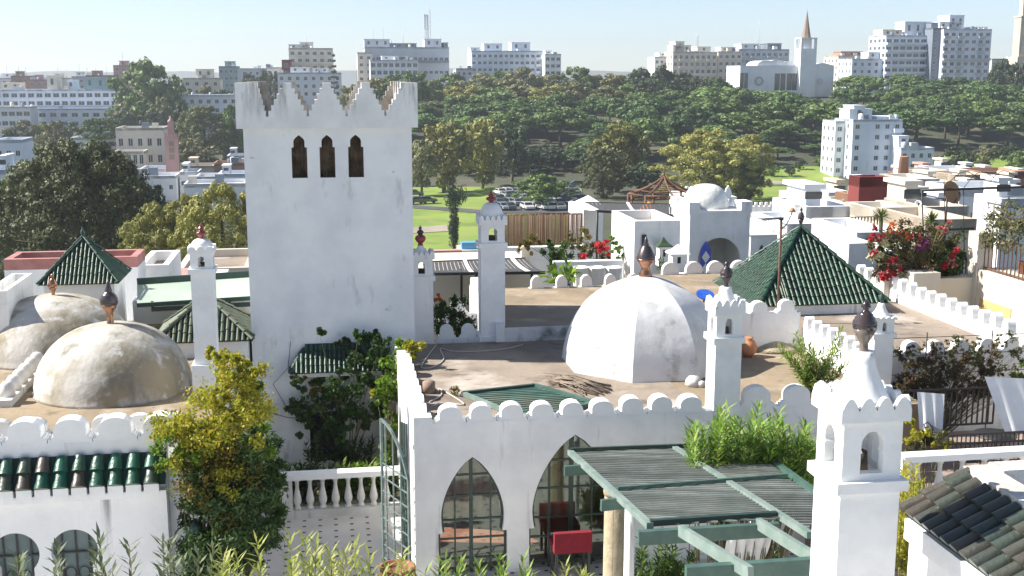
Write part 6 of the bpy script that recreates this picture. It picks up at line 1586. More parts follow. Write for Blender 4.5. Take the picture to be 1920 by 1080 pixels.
# ------------------------------------------------------------------ things lying about on the flat roof
def onroof(px, py, z=ZR): u, v = GZ(px, py, z); return Vector((u, v, z))
a, b, c, d = [onroof(*q) for q in ((868, 742), (1003, 727), (1118, 760), (985, 790))]
t = thing('slatted_shutter_panel', 'green slatted trellis panel lying flat on the pavilion roof', 'trellis panel', a.x, a.y, ZR)
o3 = Vector((a.x, a.y, ZR)); L = lambda p, dz=.05: p - o3 + Vector((0, 0, dz))
for p, q, m in ((a, b, 'wood_green_dark'), (b, c, 'wood_green_mid'), (d, c, 'wood_green_mid'), (a, d, 'wood_green_pale')): mb = MB(); mb.beam(L(p), L(q), .09, .08); mb.build('frame_bar', m, t)
M['slat_green'] = mat('slat_green', (.06, .13, .10), .5, (.10, .19, .15), 2.5, (.4, .7), island=.3)
slats(a, b, c, d, 13, .35, .05, 'slats', 'slat_green', t, o3, .03)
t = thing('stick_bundle', 'loose pile of dry grey sticks lying on the pavilion roof', 'sticks', *onroof(1085, 728)); o3 = Vector(onroof(1085, 728))
mb = MB()
for i in range(46):
    p = onroof(1015 + rnd.uniform(0, 60), 712 + rnd.uniform(-4, 14)); q = onroof(1090 + rnd.uniform(-10, 62), 728 + rnd.uniform(-6, 18)); z = .02 + rnd.uniform(0, .09)
    m_ = p.lerp(q, .5) + Vector((rnd.uniform(-.08, .08), rnd.uniform(-.08, .08), 0)); mb.tube([p - o3 + Vector((0, 0, z)), m_ - o3 + Vector((0, 0, z + .03)), q - o3 + Vector((0, 0, .02))], rnd.uniform(.010, .02), 4)
M['dry_stick'] = mat('dry_stick', (.27, .22, .17), .9, (.16, .125, .095), 3, (.4, .6)); mb.build('sticks', 'dry_stick', t)
M['hose'] = mat('hose', (.55, .48, .42), .6)
def hose(label, pts, m='hose', r=.016, z=ZR, name='hose'):
    ps = [onroof(*p, z) + Vector((0, 0, .02)) for p in pts]; out = []
    for i in range(len(ps) - 1):
        p0, p1, p2, p3 = ps[max(i - 1, 0)], ps[i], ps[i + 1], ps[min(i + 2, len(ps) - 1)]
        for k in range(6): s = k / 6; out.append(.5 * ((2 * p1) + (p2 - p0) * s + (2 * p0 - 5 * p1 + 4 * p2 - p3) * s * s + (3 * p1 - p0 - 3 * p2 + p3) * s ** 3))
    out.append(ps[-1]); o0 = Vector((out[0].x, out[0].y, z)); mb = MB(); mb.tube([p - o0 for p in out], r, 5)
    o = mb.build(name, m); o.location = W(*o0); o.rotation_euler = (0, 0, TH); tag(o, label, name)
hose('pale cable snaking over the roof from the chimney foot by the tower', [(818, 648), (800, 672), (790, 690), (812, 690), (832, 675), (826, 655), (850, 660), (900, 660), (950, 655), (980, 648)], name='cable')
hose('tangled pale hose near the front left corner of the pavilion roof', [(806, 755), (828, 742), (822, 730), (845, 742), (870, 760), (835, 757), (812, 762)])
p = onroof(804, 736); t = thing('bucket', 'brown upturned tub by the side parapet of the pavilion roof', 'tub', *p); MB().lathe([(.15, 0), (.13, .24), (.0, .25)], 14).build('tub', 'wall_brown', t)
p = onroof(853, 742); t = thing('plant_stump', 'dry brown tuft beside the trellis panel on the roof', 'dry plant', *p)
V_, F_ = leafcloud([(0, 0, .1, .14, .14, .13, 90)], .09, .3); npmesh('twigs', V_, F_, 'leaf_rust', parent=t)
for i, (px, py, s) in enumerate(((1300, 722, .17), (1314, 724, .1))):
    p = onroof(px, py); mb = MB(); mb.lathe([(s * 1.1, 0), (s, s * .7), (s * .7, s * 1.1), (.01, s * 1.25)], 8, 0, 0, 0, True); o = mb.build('plaster_lump', 'plaster_worn'); o.location = W(*p); tag(o, ('larger', 'smaller')[i] + ' lump of whitewashed rubble beside the pavilion corner chimney', 'rubble')
p = onroof(1452, 655); mb = MB(); n = 14; mb.lathe([(.62, 0), (.5, .1), (.3, .2), (.12, .27), (.01, .3)], 16); o = mb.build('sand_heap', 'sand' if 'sand' in M else 'wall_buff'); o.location = W(*p); o.scale = (1, .8, .8)
M['sand'] = mat('sand', (.42, .36, .26), 1, (.33, .28, .2), 5, (.4, .6), bump=.8, bs=20); o.data.materials[0] = M['sand']; tag(o, 'heap of pale sand at the foot of the antenna pole', 'sand heap')
p = onroof(1402, 668); t = thing('terracotta_jar', 'round orange terracotta jar right of the pavilion corner chimney', 'jar', *p); MB().lathe([(.1, 0), (.2, .12), (.22, .24), (.15, .38), (.1, .42), (.12, .46), (.08, .46)], 18).build('jar', 'terracotta', t)
M['terracotta_light'] = mat('terracotta_light', (.52, .23, .11), .8, (.42, .17, .08), 4); t.children[0].data.materials[0] = M['terracotta_light']
p = onroof(1328, 575, ZF); t = thing('blue_table', 'round bright blue tabletop leaning on the rear roof behind the corner chimney', 'tabletop', *p)
mb = MB(); mb.M = Matrix.Rotation(R(24), 4, 'X'); mb.lathe([(.01, .12), (.25, .12), (.25, .15), (.01, .15)], 24, 0, .38, 0, False); mb.tube([(0, .4, -.12), (0, .38, .12)], .03, 6); mb.build('top', 'blue_paint', t)
# antenna pole
p = onroof(1455, 652); t = thing('antenna_pole', 'rusty television antenna pole rising from the sand heap before the green pyramid', 'antenna', *p)
zt_ = GV(1457, 412, p.y)[1] - p.z; MB().tube([(0, 0, 0), (0, 0, zt_)], .03, 8).build('pole', 'iron_rust', t)
mb = MB(); mb.tube([(-.52, -.1, zt_ + .02), (.02, .02, zt_ + .02)], .014, 5)
for i in range(9): x = -.5 + i * .06; mb.tube([(x, -.32, zt_ + .02 + .01 * i), (x, .22, zt_ + .02)], .008, 4)
mb.box(-.05, .05, -.03, .03, zt_ - .01, zt_ + .04); mb.build('yagi', 'iron', t)
mb = MB(); mb.tube([(0, 0, zt_ - .25), (.16, .05, zt_ - .12), (.28, .08, zt_ + .1), (.3, .08, zt_ + .2)], .014, 5)
for i in range(4): mb.tube([(.06 + .06 * i, -.12 + .02 * i, zt_ - .2 + .07 * i), (.06 + .06 * i, .2, zt_ - .18 + .07 * i)], .008, 4)
mb.build('small_yagi', 'iron', t); MB().lathe([(.09, zt_ + .17), (.05, zt_ + .25), (.01, zt_ + .28)], 10, .3, .08).build('sensor', 'dish_orange', t)
mb = MB(); g2 = GV(1490, 566, 26.42); mb.tube([(.03, 0, zt_ * .55), (.25, .1, zt_ * .38), (g2[0] - p.x, 26.36 - p.y, g2[1] - p.z)], .009, 4); mb.build('cable', 'hose', t)
# wall in front of the middle roof, plant troughs at right of the corner chimney
parapet('parapet_wall', 'mauve-shaded white wall with rounded merlons behind the potted oleander', (7.85, 21.3), (11.2, 21.3), ZT, -6.5, .2, .84, .42, .74)
# ------------------------------------------------------------------ gate leaf at the pavilion's left side
g0 = GV(768, 1020, 20.4); t = thing('gate_leaf', 'open pale green iron gate leaf with an arched top at the pavilion corner', 'gate', g0[0], 20.4, ZT + .02, R(112))
ht = GV(752, 800, 21.0)[1] - ZT; wd = 1.15
mb = MB(); arc = [(0, 0, 0), (0, 0, ht * .72)] + [(wd * q, 0, ht * (.72 + .28 * math.sin(PI / 2 * q ** .8))) for q in (.2, .4, .6, .8, 1)] + [(wd, 0, 0), (0, 0, 0)]
for p, q in zip(arc, arc[1:]): mb.beam(p, q, .045, .045)
for x in (.28, .56, .84): mb.beam((x * wd, 0, 0), (x * wd, 0, ht * (.72 + .27 * math.sin(PI / 2 * x ** .8))), .025, .025)
for k in range(1, 9): mb.beam((0, .002, ht * .72 * k / 8), (wd, .002, ht * .72 * k / 8), .02, .02)
M['gate_paint'] = mat('gate_paint', (.20, .25, .24), .5, (.12, .17, .16), 6, (.4, .6)); mb.build('frame', 'gate_paint', t)
t = thing('gate_leaf', 'second dark green gate leaf folded against the pavilion side wall', 'gate', 1.36, 21.3, ZT + .02, R(93))
mb = MB()
for x in (0, .3, .6, .9): mb.beam((x, 0, 0), (x, 0, ht * .98 - .25 * x), .03, .03)
for k in range(9): mb.beam((0, .002, ht * .75 * k / 8), (.9, .002, ht * .75 * k / 8), .02, .02)
mb.build('frame', 'iron_green', t)
# ------------------------------------------------------------------ plant builders
def blades(stems, length, width, per=3, gap=.06, start=.35, droop=.5, up=.38, jitter=.5):
    """long leaves in whorls along each stem; stems are lists of points"""
    V = []
    for pts in stems:
        pts = [Vector(p) for p in pts]; seg_ = [(pts[i + 1] - pts[i]).length for i in range(len(pts) - 1)]; tot = sum(seg_); s = tot * start; k = 0
        while s <= tot:
            r = s; i = 0
            while i < len(seg_) - 1 and r > seg_[i]: r -= seg_[i]; i += 1
            p = pts[i].lerp(pts[i + 1], min(1, r / max(seg_[i], 1e-6))); d = (pts[i + 1] - pts[i]).normalized()
            x = d.orthogonal().normalized(); y = d.cross(x)
            for j in range(per):
                a = 2 * PI * j / per + k * 1.05 + rnd.uniform(-.3, .3); o = x * math.cos(a) + y * math.sin(a)
                top = s / tot; dr = (o * (1.0 - .35 * top) + d * (up + .35 * top) + Vector((rnd.uniform(-1, 1), rnd.uniform(-1, 1), rnd.uniform(-1, 1))) * jitter * .5).normalized()
                l = length * rnd.uniform(.65, 1.15); w = width * rnd.uniform(.8, 1.2); sd = dr.cross(Vector((0, 0, 1)))
                if sd.length < .05: sd = x.copy()
                sd.normalize(); m1 = p + dr * l * .45; tp = p + dr * l + Vector((0, 0, -droop * l * rnd.uniform(0, .5)))
                V += [p, m1 + sd * w / 2, tp, m1 - sd * w / 2]
            s += gap * rnd.uniform(.7, 1.3); k += 1
    V = np.array([tuple(p) for p in V]); return V, np.arange(len(V)).reshape(-1, 4)
def oleander(name, label, cat, loc, specs, leaf='leaf_oleander', length=.13, width=.024, per=3, gap=.05, start=.3, group=None, stem_r=.009, droop=.3, fl=None):
    """specs: (dx, dy, tipx, tipy, tipz) per stem, street-frame metres from the root"""
    t = thing(name, label, cat, loc[0], loc[1], loc[2], 0, group); st = []; mb = MB()
    for a, b, c, d, h in specs:
        pts = [(a + (c - a) * q ** 1.4, b + (d - b) * q ** 1.4, h * q) for q in (0, .25, .5, .75, 1)]
        st.append(pts); mb.tube(pts, [stem_r, stem_r * .9, stem_r * .75, stem_r * .6, stem_r * .35], 4)
    mb.build('stems', 'stem', t); V_, F_ = blades(st, length, width, per, gap, start, droop); npmesh('leaves', V_, F_, leaf, parent=t)
    if fl:
        cl = [(s[-1][0], s[-1][1], s[-1][2] + .02, .06, .06, .05, 14) for s in st if rnd.random() < fl[1]]
        if cl: V_, F_ = leafcloud(cl, .05, .8); npmesh('flowers', V_, F_, fl[0], parent=t)
    return t
def fan(n, r0, r1, h0, h1, lean=(0, 0), flat=1.0):
    out = []
    for i in range(n):
        a = rnd.uniform(0, 2 * PI); q = math.sqrt(rnd.random()); h = rnd.uniform(h0, h1)
        out.append((r0 * q * math.cos(a), r0 * q * math.sin(a) * flat, r1 * q * math.cos(a) + lean[0], r1 * q * math.sin(a) * flat + lean[1], h))
    return out
def foliage(name, label, cat, v, spots, layers, root=None, group=None, stems=0, stem_m='stem', depth=.8):
    """spots given as image (px, py, radius px, tone) gathered round depth v; layers maps tone -> (material, leaf size, aspect, leaves per spot)"""
    r0 = root or (GV(spots[0][0], spots[0][1], v)[0], v, ZT)
    t = thing(name, label, cat, r0[0], r0[1], r0[2], 0, group); mb = MB()
    for tone, (m, size, asp, n) in layers.items():
        cl = []
        for s in spots:
            if s[3] != tone: continue
            dv = s[4] if len(s) > 4 else 0
            vv = v + dv; g = GV(s[0], s[1], vv); r = s[2] * vv / FPX
            nk = max(6, int(9 * r / .3))
            for k in range(nk):
                a = np.clip(NR.normal(size=3), -1.7, 1.7) * .74 * r; q = r * rnd.uniform(.35, .8)
                cl.append((g[0] - r0[0] + a[0], vv - r0[1] + a[1] * depth, g[1] - r0[2] + a[2], q, q * depth, q, max(5, int(1.9 * n / nk))))
            if stems: mb.tube([(rnd.uniform(-.1, .1), rnd.uniform(-.05, .05), .0), ((g[0] - r0[0]) * .5, (vv - r0[1]) * .5, (g[1] - r0[2]) * .6), (g[0] - r0[0], vv - r0[1], g[1] - r0[2])], [stems, stems * .6, stems * .3], 5)
        if cl and m.startswith('petal'):                       # every flower cluster is a part of its own
            nk = 0
            for s in spots:
                if s[3] != tone: continue
                k_ = max(6, int(9 * s[2] * (v + (s[4] if len(s) > 4 else 0)) / FPX / .3)); V_, F_ = leafcloud(cl[nk:nk + k_], size, asp, .9, .15); nk += k_; npmesh('flower_cluster', V_, F_, m, parent=t)
        elif cl:
            V_, F_ = leafcloud(cl, size, asp, .9, .15); npmesh('foliage', V_, F_, m, parent=t)
    if stems: mb.build('branches', stem_m, t)
    return t
# ------------------------------------------------------------------ the golden shrub by the left house, dark shrub beside it
sp = []
for px, py, r, tone in ((425, 690, 26, 'g'), (450, 700, 20, 'g'), (440, 730, 34, 'g'), (420, 750, 36, 'g'), (395, 775, 38, 'g'), (360, 800, 40, 'g'), (345, 820, 30, 'g'), (335, 845, 26, 'l'), (400, 815, 46, 'g'), (440, 790, 42, 'g'), (455, 760, 30, 'g'), (380, 850, 40, 'r'), (420, 850, 44, 'r'), (350, 870, 30, 'l'), (360, 895, 24, 'l'), (455, 830, 34, 'l'), (400, 900, 44, 'r'), (430, 930, 40, 'd'), (395, 950, 40, 'r'), (450, 900, 40, 'd'), (420, 990, 44, 'd'), (395, 1020, 36, 'd'), (440, 1030, 44, 'd'), (470, 960, 34, 'd'), (385, 930, 22, 'r'), (465, 700, 14, 'g'), (478, 720, 12, 'l'), (410, 665, 12, 'g'), (425, 905, 20, 'o')):
    sp.append((px, py, r * 1.2, tone, rnd.uniform(-.25, .35)))
for px, py, r in ((400, 1000, 40), (430, 960, 40), (455, 1000, 40), (380, 975, 30), (420, 1045, 40), (410, 930, 40), (440, 880, 40), (380, 1040, 34), (465, 920, 34)): sp.append((px, py, r, 'd', rnd.uniform(-.1, .5)))
foliage('golden_shrub', 'tall golden and rust coloured shrub climbing the corner of the domed house', 'shrub', 17.5, sp, {'g': ('leaf_gold', .06, .5, 800), 'l': ('leaf_bright', .07, .5, 520), 'r': ('leaf_rust', .065, .45, 760), 'd': ('leaf_dark', .09, .4, 640), 'o': ('leaf_gold', .06, .5, 260)}, root=(-2.25, 17.9, ZT), stems=.018)
sp = [(px, py, r, t_, rnd.uniform(-.2, .4)) for px, py, r, t_ in ((470, 800, 20, 'd'), (485, 830, 26, 'd'), (495, 860, 28, 'd'), (480, 880, 34, 'd'), (500, 905, 30, 'm'), (485, 935, 38, 'm'), (510, 950, 22, 'm'), (470, 985, 40, 'd'), (495, 990, 30, 'm'), (470, 1030, 40, 'd'), (505, 890, 18, 'm'))]
foliage('oleander_bush', 'dark narrow-leaved oleander bush between the golden shrub and the balustrade', 'bush', 19.6, sp, {'d': ('leaf_dark', .15, .2, 420), 'm': ('leaf_vine', .14, .2, 420)}, root=(-1.7, 19.7, ZT), stems=.025)
V_, F_ = None, None
t = foliage('flower_pot_plant', 'small plant with a pink-red flower at the balustrade end', 'flower', 24.2, [(522, 900, 7, 'p'), (524, 915, 9, 'd'), (524, 880, 9, 'd')], {'p': ('petal_red', .07, .8, 26), 'd': ('leaf_dark', .1, .4, 70)}, stems=.01)
# ------------------------------------------------------------------ vine over the tower window
sp = []
for px, py, r in ((640, 640, 10), (680, 655, 24), (708, 665, 20), (665, 672, 22), (690, 690, 26), (712, 695, 16), (655, 700, 16), (600, 722, 14), (565, 722, 12), (625, 738, 22), (660, 730, 34), (700, 725, 24), (580, 750, 24), (555, 755, 14), (690, 760, 22), (660, 765, 24), (610, 770, 22), (565, 780, 14), (640, 790, 18), (670, 790, 16), (705, 770, 14), (575, 800, 10), (610, 815, 14), (640, 830, 22), (625, 855, 18), (655, 855, 14), (690, 800, 8), (598, 622, 8), (670, 630, 9), (700, 632, 10), (565, 815, 7), (715, 640, 8), (735, 690, 12)):
    sp.append((px, py, r, 'd' if rnd.random() < .72 else 'v', rnd.uniform(-.35, .25)))
sp += [(560, 712, 10, 'r', 0), (590, 730, 10, 'r', 0), (640, 745, 10, 'r', 0)]
t = foliage('climbing_vine', 'dark climbing vine hanging over the awning and grilled window of the tower', 'vine', 27.05, sp, {'d': ('leaf_dark', .095, .75, 170), 'v': ('leaf_vine', .095, .75, 170), 'r': ('leaf_rust', .09, .6, 90)}, root=(.35, 27.2, ZT), stems=.009, depth=.45)
# the vine on the pavilion's far corner, bush between the chimneys
sp = [(px, py, r, t_, rnd.uniform(-.2, .2)) for px, py, r, t_ in ((765, 655, 20, 'o'), (745, 668, 22, 'b'), (735, 690, 20, 'b'), (742, 710, 20, 'b'), (728, 725, 20, 'b'), (745, 740, 18, 'b'), (735, 760, 17, 'b'), (742, 785, 12, 'b'), (705, 735, 10, 'o'), (720, 745, 12, 'b'), (775, 650, 12, 'o'), (728, 830, 10, 'b'), (726, 862, 12, 'b'), (732, 808, 8, 'b'))]
foliage('climbing_vine', 'bright green vine with orange tips spilling over the far left corner of the pavilion', 'vine', 26.2, sp, {'b': ('leaf_bright', .09, .7, 330), 'o': ('leaf_gold', .08, .6, 260)}, root=(1.25, 26.3, ZT), stems=.014)
sp = [(px, py, r, t_, rnd.uniform(-.3, .3)) for px, py, r, t_ in ((832, 575, 16, 'd'), (850, 590, 22, 'd'), (870, 600, 18, 'v'), (835, 605, 24, 'd'), (860, 620, 22, 'd'), (880, 618, 12, 'v'), (825, 630, 16, 'd'), (850, 640, 18, 'd'), (822, 560, 7, 'o'))]
foliage('bush', 'dark green bush behind the low merlons between the two red-finialled chimneys', 'bush', 30.2, sp, {'d': ('leaf_vine', .08, .5, 480), 'v': ('leaf_olive', .08, .5, 400), 'o': ('petal_orange', .09, .6, 60)}, root=(3.2, 30.2, -9), stems=.02)
# plants behind the balustrade
for i, px in enumerate((556, 582, 612, 645, 672, 704, 732)):
    u = GV(px, 930, 25.3)[0]; k = ('leaf_vine', 'leaf_dark', 'leaf_vine', 'leaf_bright', 'leaf_bright', 'leaf_oleander', 'leaf_bright')[i]
    oleander('garden_plant', ('dark shaded', 'dark bushy', 'mid green', 'bright leafy', 'bright arching', 'pale arching', 'bright bushy')[i] + ' plant behind the balustrade below the tower, ' + ('first from the left', 'second from the left', 'third from the left', 'fourth from the left', 'fifth from the left', 'sixth from the left', 'by the gate')[i], 'plant', (u, 25.35, ZT), fan(9, .1, .24, .45, .95), k, .26, .05, 4, .06, .1, droop=.7)
for px, v, lab in ((590, 26.9, 'small grey-green potted plant below the tower window, at left'), (665, 26.9, 'dark spiky plant below the tower window, in the middle'), (690, 26.9, 'small spiky dark plant below the tower window, at right')):
    u = GV(px, 865, v)[0]; oleander('potted_plant', lab, 'plant', (u, v, ZT), fan(6, .08, .22, .5, 1.0), 'leaf_dark', .22, .04, 4, .08, .1, droop=.6)
# ------------------------------------------------------------------ the bright oleander right of the corner chimney
def patch(name, label, v, boxes, zb, n, leaf, length, width, h=(.6, 1.1), group=None, gap=.05, fl=None, start=.35):
    """an oleander whose tips reach random points inside image boxes (x0, x1, y0, y1)"""
    u0 = GV((boxes[0][0] + boxes[0][1]) / 2, boxes[0][3], v)[0]; sp = []
    for b in boxes:
        for i in range(int(n * b[4])):
            dv = rnd.uniform(-.45, .45); g = GV(rnd.uniform(b[0], b[1]), b[2] + (b[3] - b[2]) * rnd.random() ** 1.2, v + dv)
            hh = g[1] - zb; tx = g[0] - u0; bx = tx * .7 + rnd.uniform(-.1, .1)
            sp.append((bx, dv * .6, tx, dv, hh))
    return oleander(name, label, 'bush', (u0, v, zb), sp, leaf, length, width, 3, gap, start, group, fl=fl)
patch('oleander_bush', 'large bright green oleander mass right of the pavilion, above the pergola', 18.9, [(1285, 1400, 785, 850, .2), (1340, 1480, 762, 845, .22), (1400, 1530, 785, 885, .34), (1430, 1540, 825, 915, .5), (1300, 1420, 795, 855, .18)], -8.6, 88, 'leaf_oleander_bright', .25, .042, gap=.055, start=.55)
oleander('potted_oleander', 'oleander with thin pale leaves in a terracotta pot left of the near chimney', 'plant', (*GZ(1524, 745, -6.5), -6.5), [(rnd.uniform(-.1, .1), rnd.uniform(-.1, .1), rnd.uniform(-.75, .75), rnd.uniform(-.4, .4), rnd.uniform(.5, 1.35)) for i in range(40)], 'leaf_oleander', .2, .036, 3, .06, .3)
u, v = GZ(1524, 745, -6.5); t = thing('flower_pot', 'terracotta pot holding the thin-leaved oleander left of the near chimney', 'flower pot', u, v, -6.88); MB().lathe([(.14, 0), (.2, .34), (.225, .35), (.225, .41), (.19, .41), (.17, .36)], 18).build('pot', 'terracotta', t)
mb = MB(); mb.box(-.35, .3, -.3, .3, -2.6, 0); mb.build('pedestal', 'plaster', t)
u, v = GV(1435, 760, 20.6)[0], 20.6
sp = [(rnd.uniform(-.03, .03), 0, rnd.uniform(-.5, .5), rnd.uniform(-.3, .3), rnd.uniform(.6, 1.25)) for i in range(22)]
oleander('bare_shrub', 'thin half-bare grey shrub in a pot right of the pavilion corner chimney', 'shrub', (u, v, -7.75), sp, 'leaf_dusty', .085, .022, 2, .055, .35, stem_r=.014)
t = thing('flower_pot', 'dark pot holding the half-bare shrub behind the bright oleander', 'flower pot', u, v, -8.0); MB().lathe([(.12, 0), (.19, .26), (.2, .3), (.16, .3)], 16).build('pot', 'wall_brown', t); MB().box(-.25, .25, -.2, .2, -1.5, -.002).build('pedestal', 'plaster', t)
# plants under the pergola and behind the near chimney
for px, py, lab in ((1215, 1010, 'dark leafy plant in the shade under the pergola, beside the white column'), (1270, 1020, 'dark leafy plant in the shade under the pergola, left of the white sheet'), (1450, 1010, 'dark plant under the pergola behind the joists'), (1240, 1060, 'low dark plant on the floor below the pergola beams')):
    u = GV(px, py, 19.2)[0]; oleander('garden_plant', lab, 'plant', (u, 19.2, ZT), fan(12, .2, .5, .35, 1.15), 'leaf_vine', .24, .045, 4, .07, .15, droop=.6)
t = thing('plastic_sheet', 'crumpled white sheet hanging under the pergola joists', 'sheet', *(lambda g: (g[0], 18.4, g[1]))(GV(1370, 1075, 18.4)))
w = GV(1448, 1000, 18.4)[0] - GV(1370, 1000, 18.4)[0]; h = GV(1400, 990, 18.4)[1] - GV(1400, 1075, 18.4)[1]; mb = MB(); n = 22; vs = []
for j in range(9):
    for i in range(n + 1): vs.append((w * i / n, .1 * math.sin(i * 1.3 + .3 * j) + .05 * math.sin(i * 2.9) + .4 * (1 - j / 8), h * j / 8))
mb.add(vs, [(j * (n + 1) + i, j * (n + 1) + i + 1, (j + 1) * (n + 1) + i + 1, (j + 1) * (n + 1) + i) for j in range(8) for i in range(n)], 0, True); mb.build('cloth', 'cloth_white', t)
patch('oleander_bush', 'yellow-green shrub peeping out behind the right side of the near chimney', 15.2, [(1686, 1728, 870, 960, .5), (1688, 1720, 930, 1010, .5)], -7.6, 34, 'leaf_gold', .14, .035)
patch('oleander_bush', 'green bush low behind the near chimney under the tile roof', 15.6, [(1690, 1755, 990, 1060, 1)], -8.4, 30, 'leaf_vine', .14, .03)
# ------------------------------------------------------------------ foreground sprays along the bottom edge
fg = [(215, 1100, 6.5, [(170, 240, 985, 1070)], 'leaf_dusty', 'grey-green spray at the bottom edge below the second horseshoe window'), (275, 1110, 6.6, [(235, 330, 975, 1070)], 'leaf_dusty', 'grey-green spray at the bottom edge beside the lantern ring'), (325, 1110, 6.8, [(300, 410, 1000, 1075)], 'leaf_dusty', 'thin dull spray at the bottom edge under the golden shrub'),
      (30, 1120, 6.3, [(10, 40, 1010, 1060)], 'leaf_dusty', 'single grey-green sprig in front of the left horseshoe window'), (112, 1120, 6.4, [(95, 122, 995, 1060)], 'leaf_dusty', 'single sprig in front of the second horseshoe window'),
      (440, 1120, 7.0, [(400, 500, 1010, 1075)], 'leaf_oleander_pale', 'pale yellow-green spray at the bottom edge, left of the terrace tiles'), (540, 1120, 7.1, [(480, 600, 980, 1075)], 'leaf_oleander_pale', 'taller pale spray at the bottom edge over the terrace tiles'), (630, 1120, 7.2, [(590, 690, 1015, 1075)], 'leaf_oleander_pale', 'pale spray at the bottom edge below the balustrade'), (660, 1120, 7.1, [(640, 670, 1000, 1060)], 'leaf_oleander_pale', 'single upright pale sprig over the terrace'),
      (730, 1120, 7.2, [(690, 760, 1000, 1075)], 'leaf_oleander_pale', 'pale spray at the bottom edge beside the terracotta pot'), (810, 1120, 7.2, [(760, 870, 1020, 1075)], 'leaf_oleander', 'green spray at the bottom edge under the left glazed arch'), (900, 1120, 7.3, [(860, 950, 1020, 1075)], 'leaf_oleander', 'bright spray at the bottom edge before the middle column of the arches'), (985, 1120, 7.3, [(965, 1010, 1010, 1075)], 'leaf_oleander', 'upright sprig at the bottom edge right of the middle column'), (1060, 1120, 7.4, [(1020, 1130, 1030, 1078)], 'leaf_oleander_pale', 'pale spray at the bottom edge below the red seat')]
for px, py, v, bx, lf, lab in fg:
    b = bx[0]; g0 = (GV(px, 1150, v)[0], -4.0); n = max(2, int((b[1] - b[0]) / (17 if lf == 'leaf_dusty' else 12))); sp = []
    for i in range(n):
        dv = rnd.uniform(-.3, .3); g = GV(rnd.uniform(b[0], b[1]), b[2] + 20 + (b[3] - b[2]) * rnd.random(), v + dv); tx = g[0] - g0[0]
        sp.append((tx * .55, dv * .5, tx, dv, g[1] - g0[1] + .6))
    oleander('oleander_spray', lab, 'plant', (g0[0], v, g0[1] - .6), sp, lf, .11, .018, 3, .04, .42, stem_r=.005)
o = MB().box(0, 7.2, 0, 1.9, 0, ZT * -1 - 4.62).build('planter_wall', 'plaster'); o.location = W(-5.2, 5.9, ZT); o.rotation_euler = (0, 0, TH); tag(o, 'white planter wall below the frame that the foreground sprays grow from', 'planter')
u, v = GZ(745, 1062, -8.7); t = thing('flower_pot', 'large terracotta pot at the bottom edge by the gate leaf', 'flower pot', u, v, ZT); MB().lathe([(.2, 0), (.3, .6), (.33, .62), (.33, .8), (.29, .8), (.27, .7), (.01, .7)], 22).build('pot', 'terracotta', t)
# lamp ring on the left house
a = GV(352, 985, 17.5); t = thing('lantern_bracket', 'curled iron lantern bracket on the right end of the left white house', 'bracket', a[0], 17.5, a[1])
mb = MB(); r = .19; mb.tube([(r * math.cos(q), -.12, r * math.sin(q) - .15) for q in [PI * (.1 + 1.25 * k / 16) for k in range(17)]], .014, 6); mb.tube([(.12, -.12, .1), (.12, -.12, -.5)], .012, 5); mb.build('ring', 'iron', t)
mb = MB(); mb.lathe([(.02, .1), (.09, .02), (.07, -.14), (.02, -.18)], 6, .12, -.12); mb.build('lantern', 'iron_green', t)
# ------------------------------------------------------------------ right terrace: wires, vines, chairs, towels
wz = [GV(1750, y, 22.6)[1] for y in (632, 665, 700)]
t = thing('wire_trellis', 'straight wires strung in front of the scalloped wall on the right', 'trellis', 11.6, 22.6, -8.2)
mb = MB()
for z in wz: mb.tube([(-.1, 0, z + 8.2), (4.2, 0, z + 8.2)], .008, 4)
for x in (.9, 2.4): mb.tube([(x, .02, 0), (x, .02, wz[0] + 8.3)], .014, 5)
mb.build('wires', 'iron', t)
sp = []
for px, py, r, tn in ((1700, 690, 26, 'k'), (1720, 705, 30, 'k'), (1745, 690, 24, 'k'), (1770, 700, 26, 'k'), (1690, 715, 22, 'k'), (1800, 705, 22, 'k'), (1735, 660, 14, 'p'), (1765, 650, 12, 'v'), (1790, 640, 14, 'v'), (1815, 655, 14, 'v'), (1840, 670, 16, 'v'), (1870, 650, 14, 'v'), (1895, 640, 14, 'v'), (1850, 700, 20, 'k'), (1830, 725, 18, 'k'), (1760, 725, 20, 'k'), (1700, 735, 18, 'k'), (1880, 690, 16, 'v'), (1905, 665, 14, 'v'), (1910, 690, 16, 'b'), (1800, 735, 14, 'v')):
    sp.append((px, py, r, tn, rnd.uniform(-.15, .15)))
for i in range(70): sp.append((rnd.uniform(1684, 1860), 745 - 85 * rnd.random() ** 1.3, rnd.uniform(8, 16), 'k' if rnd.random() < .75 else 'v', rnd.uniform(-.15, .15)))
for i in range(40): sp.append((rnd.uniform(1740, 1918), rnd.uniform(635, 740), rnd.uniform(6, 12), 'v', rnd.uniform(-.15, .15)))
foliage('thorny_vine', 'sparse reddish and green vine growing up the wires on the right', 'vine', 22.45, sp, {'k': ('leaf_redbrown', .05, .6, 150), 'v': ('leaf_olive', .055, .5, 60), 'p': ('petal_pink', .05, .8, 20), 'b': ('leaf_bright', .2, .15, 40)}, root=(12.6, 22.5, -8.0), stems=.010, depth=.5)
railing('railing', 'black iron railing behind the wire lounge chair on the right terrace', 21.9, 1690, 1860, 732, 805, 17, 'iron', .014, (0, .97))
mb = MB(); mb.box(0, 7, 0, 5.5, -1.6, 0); o = mb.build('upper_terrace', 'terracotta'); o.location = W(9.4, 19.32, -7.88); o.rotation_euler = (0, 0, TH); tag(o, kind='structure')
M['patio_tile'] = mat('patio_tile', (.36, .27, .23), .85, (.28, .21, .18), 3, (.4, .6)); o.data.materials[0] = M['patio_tile']
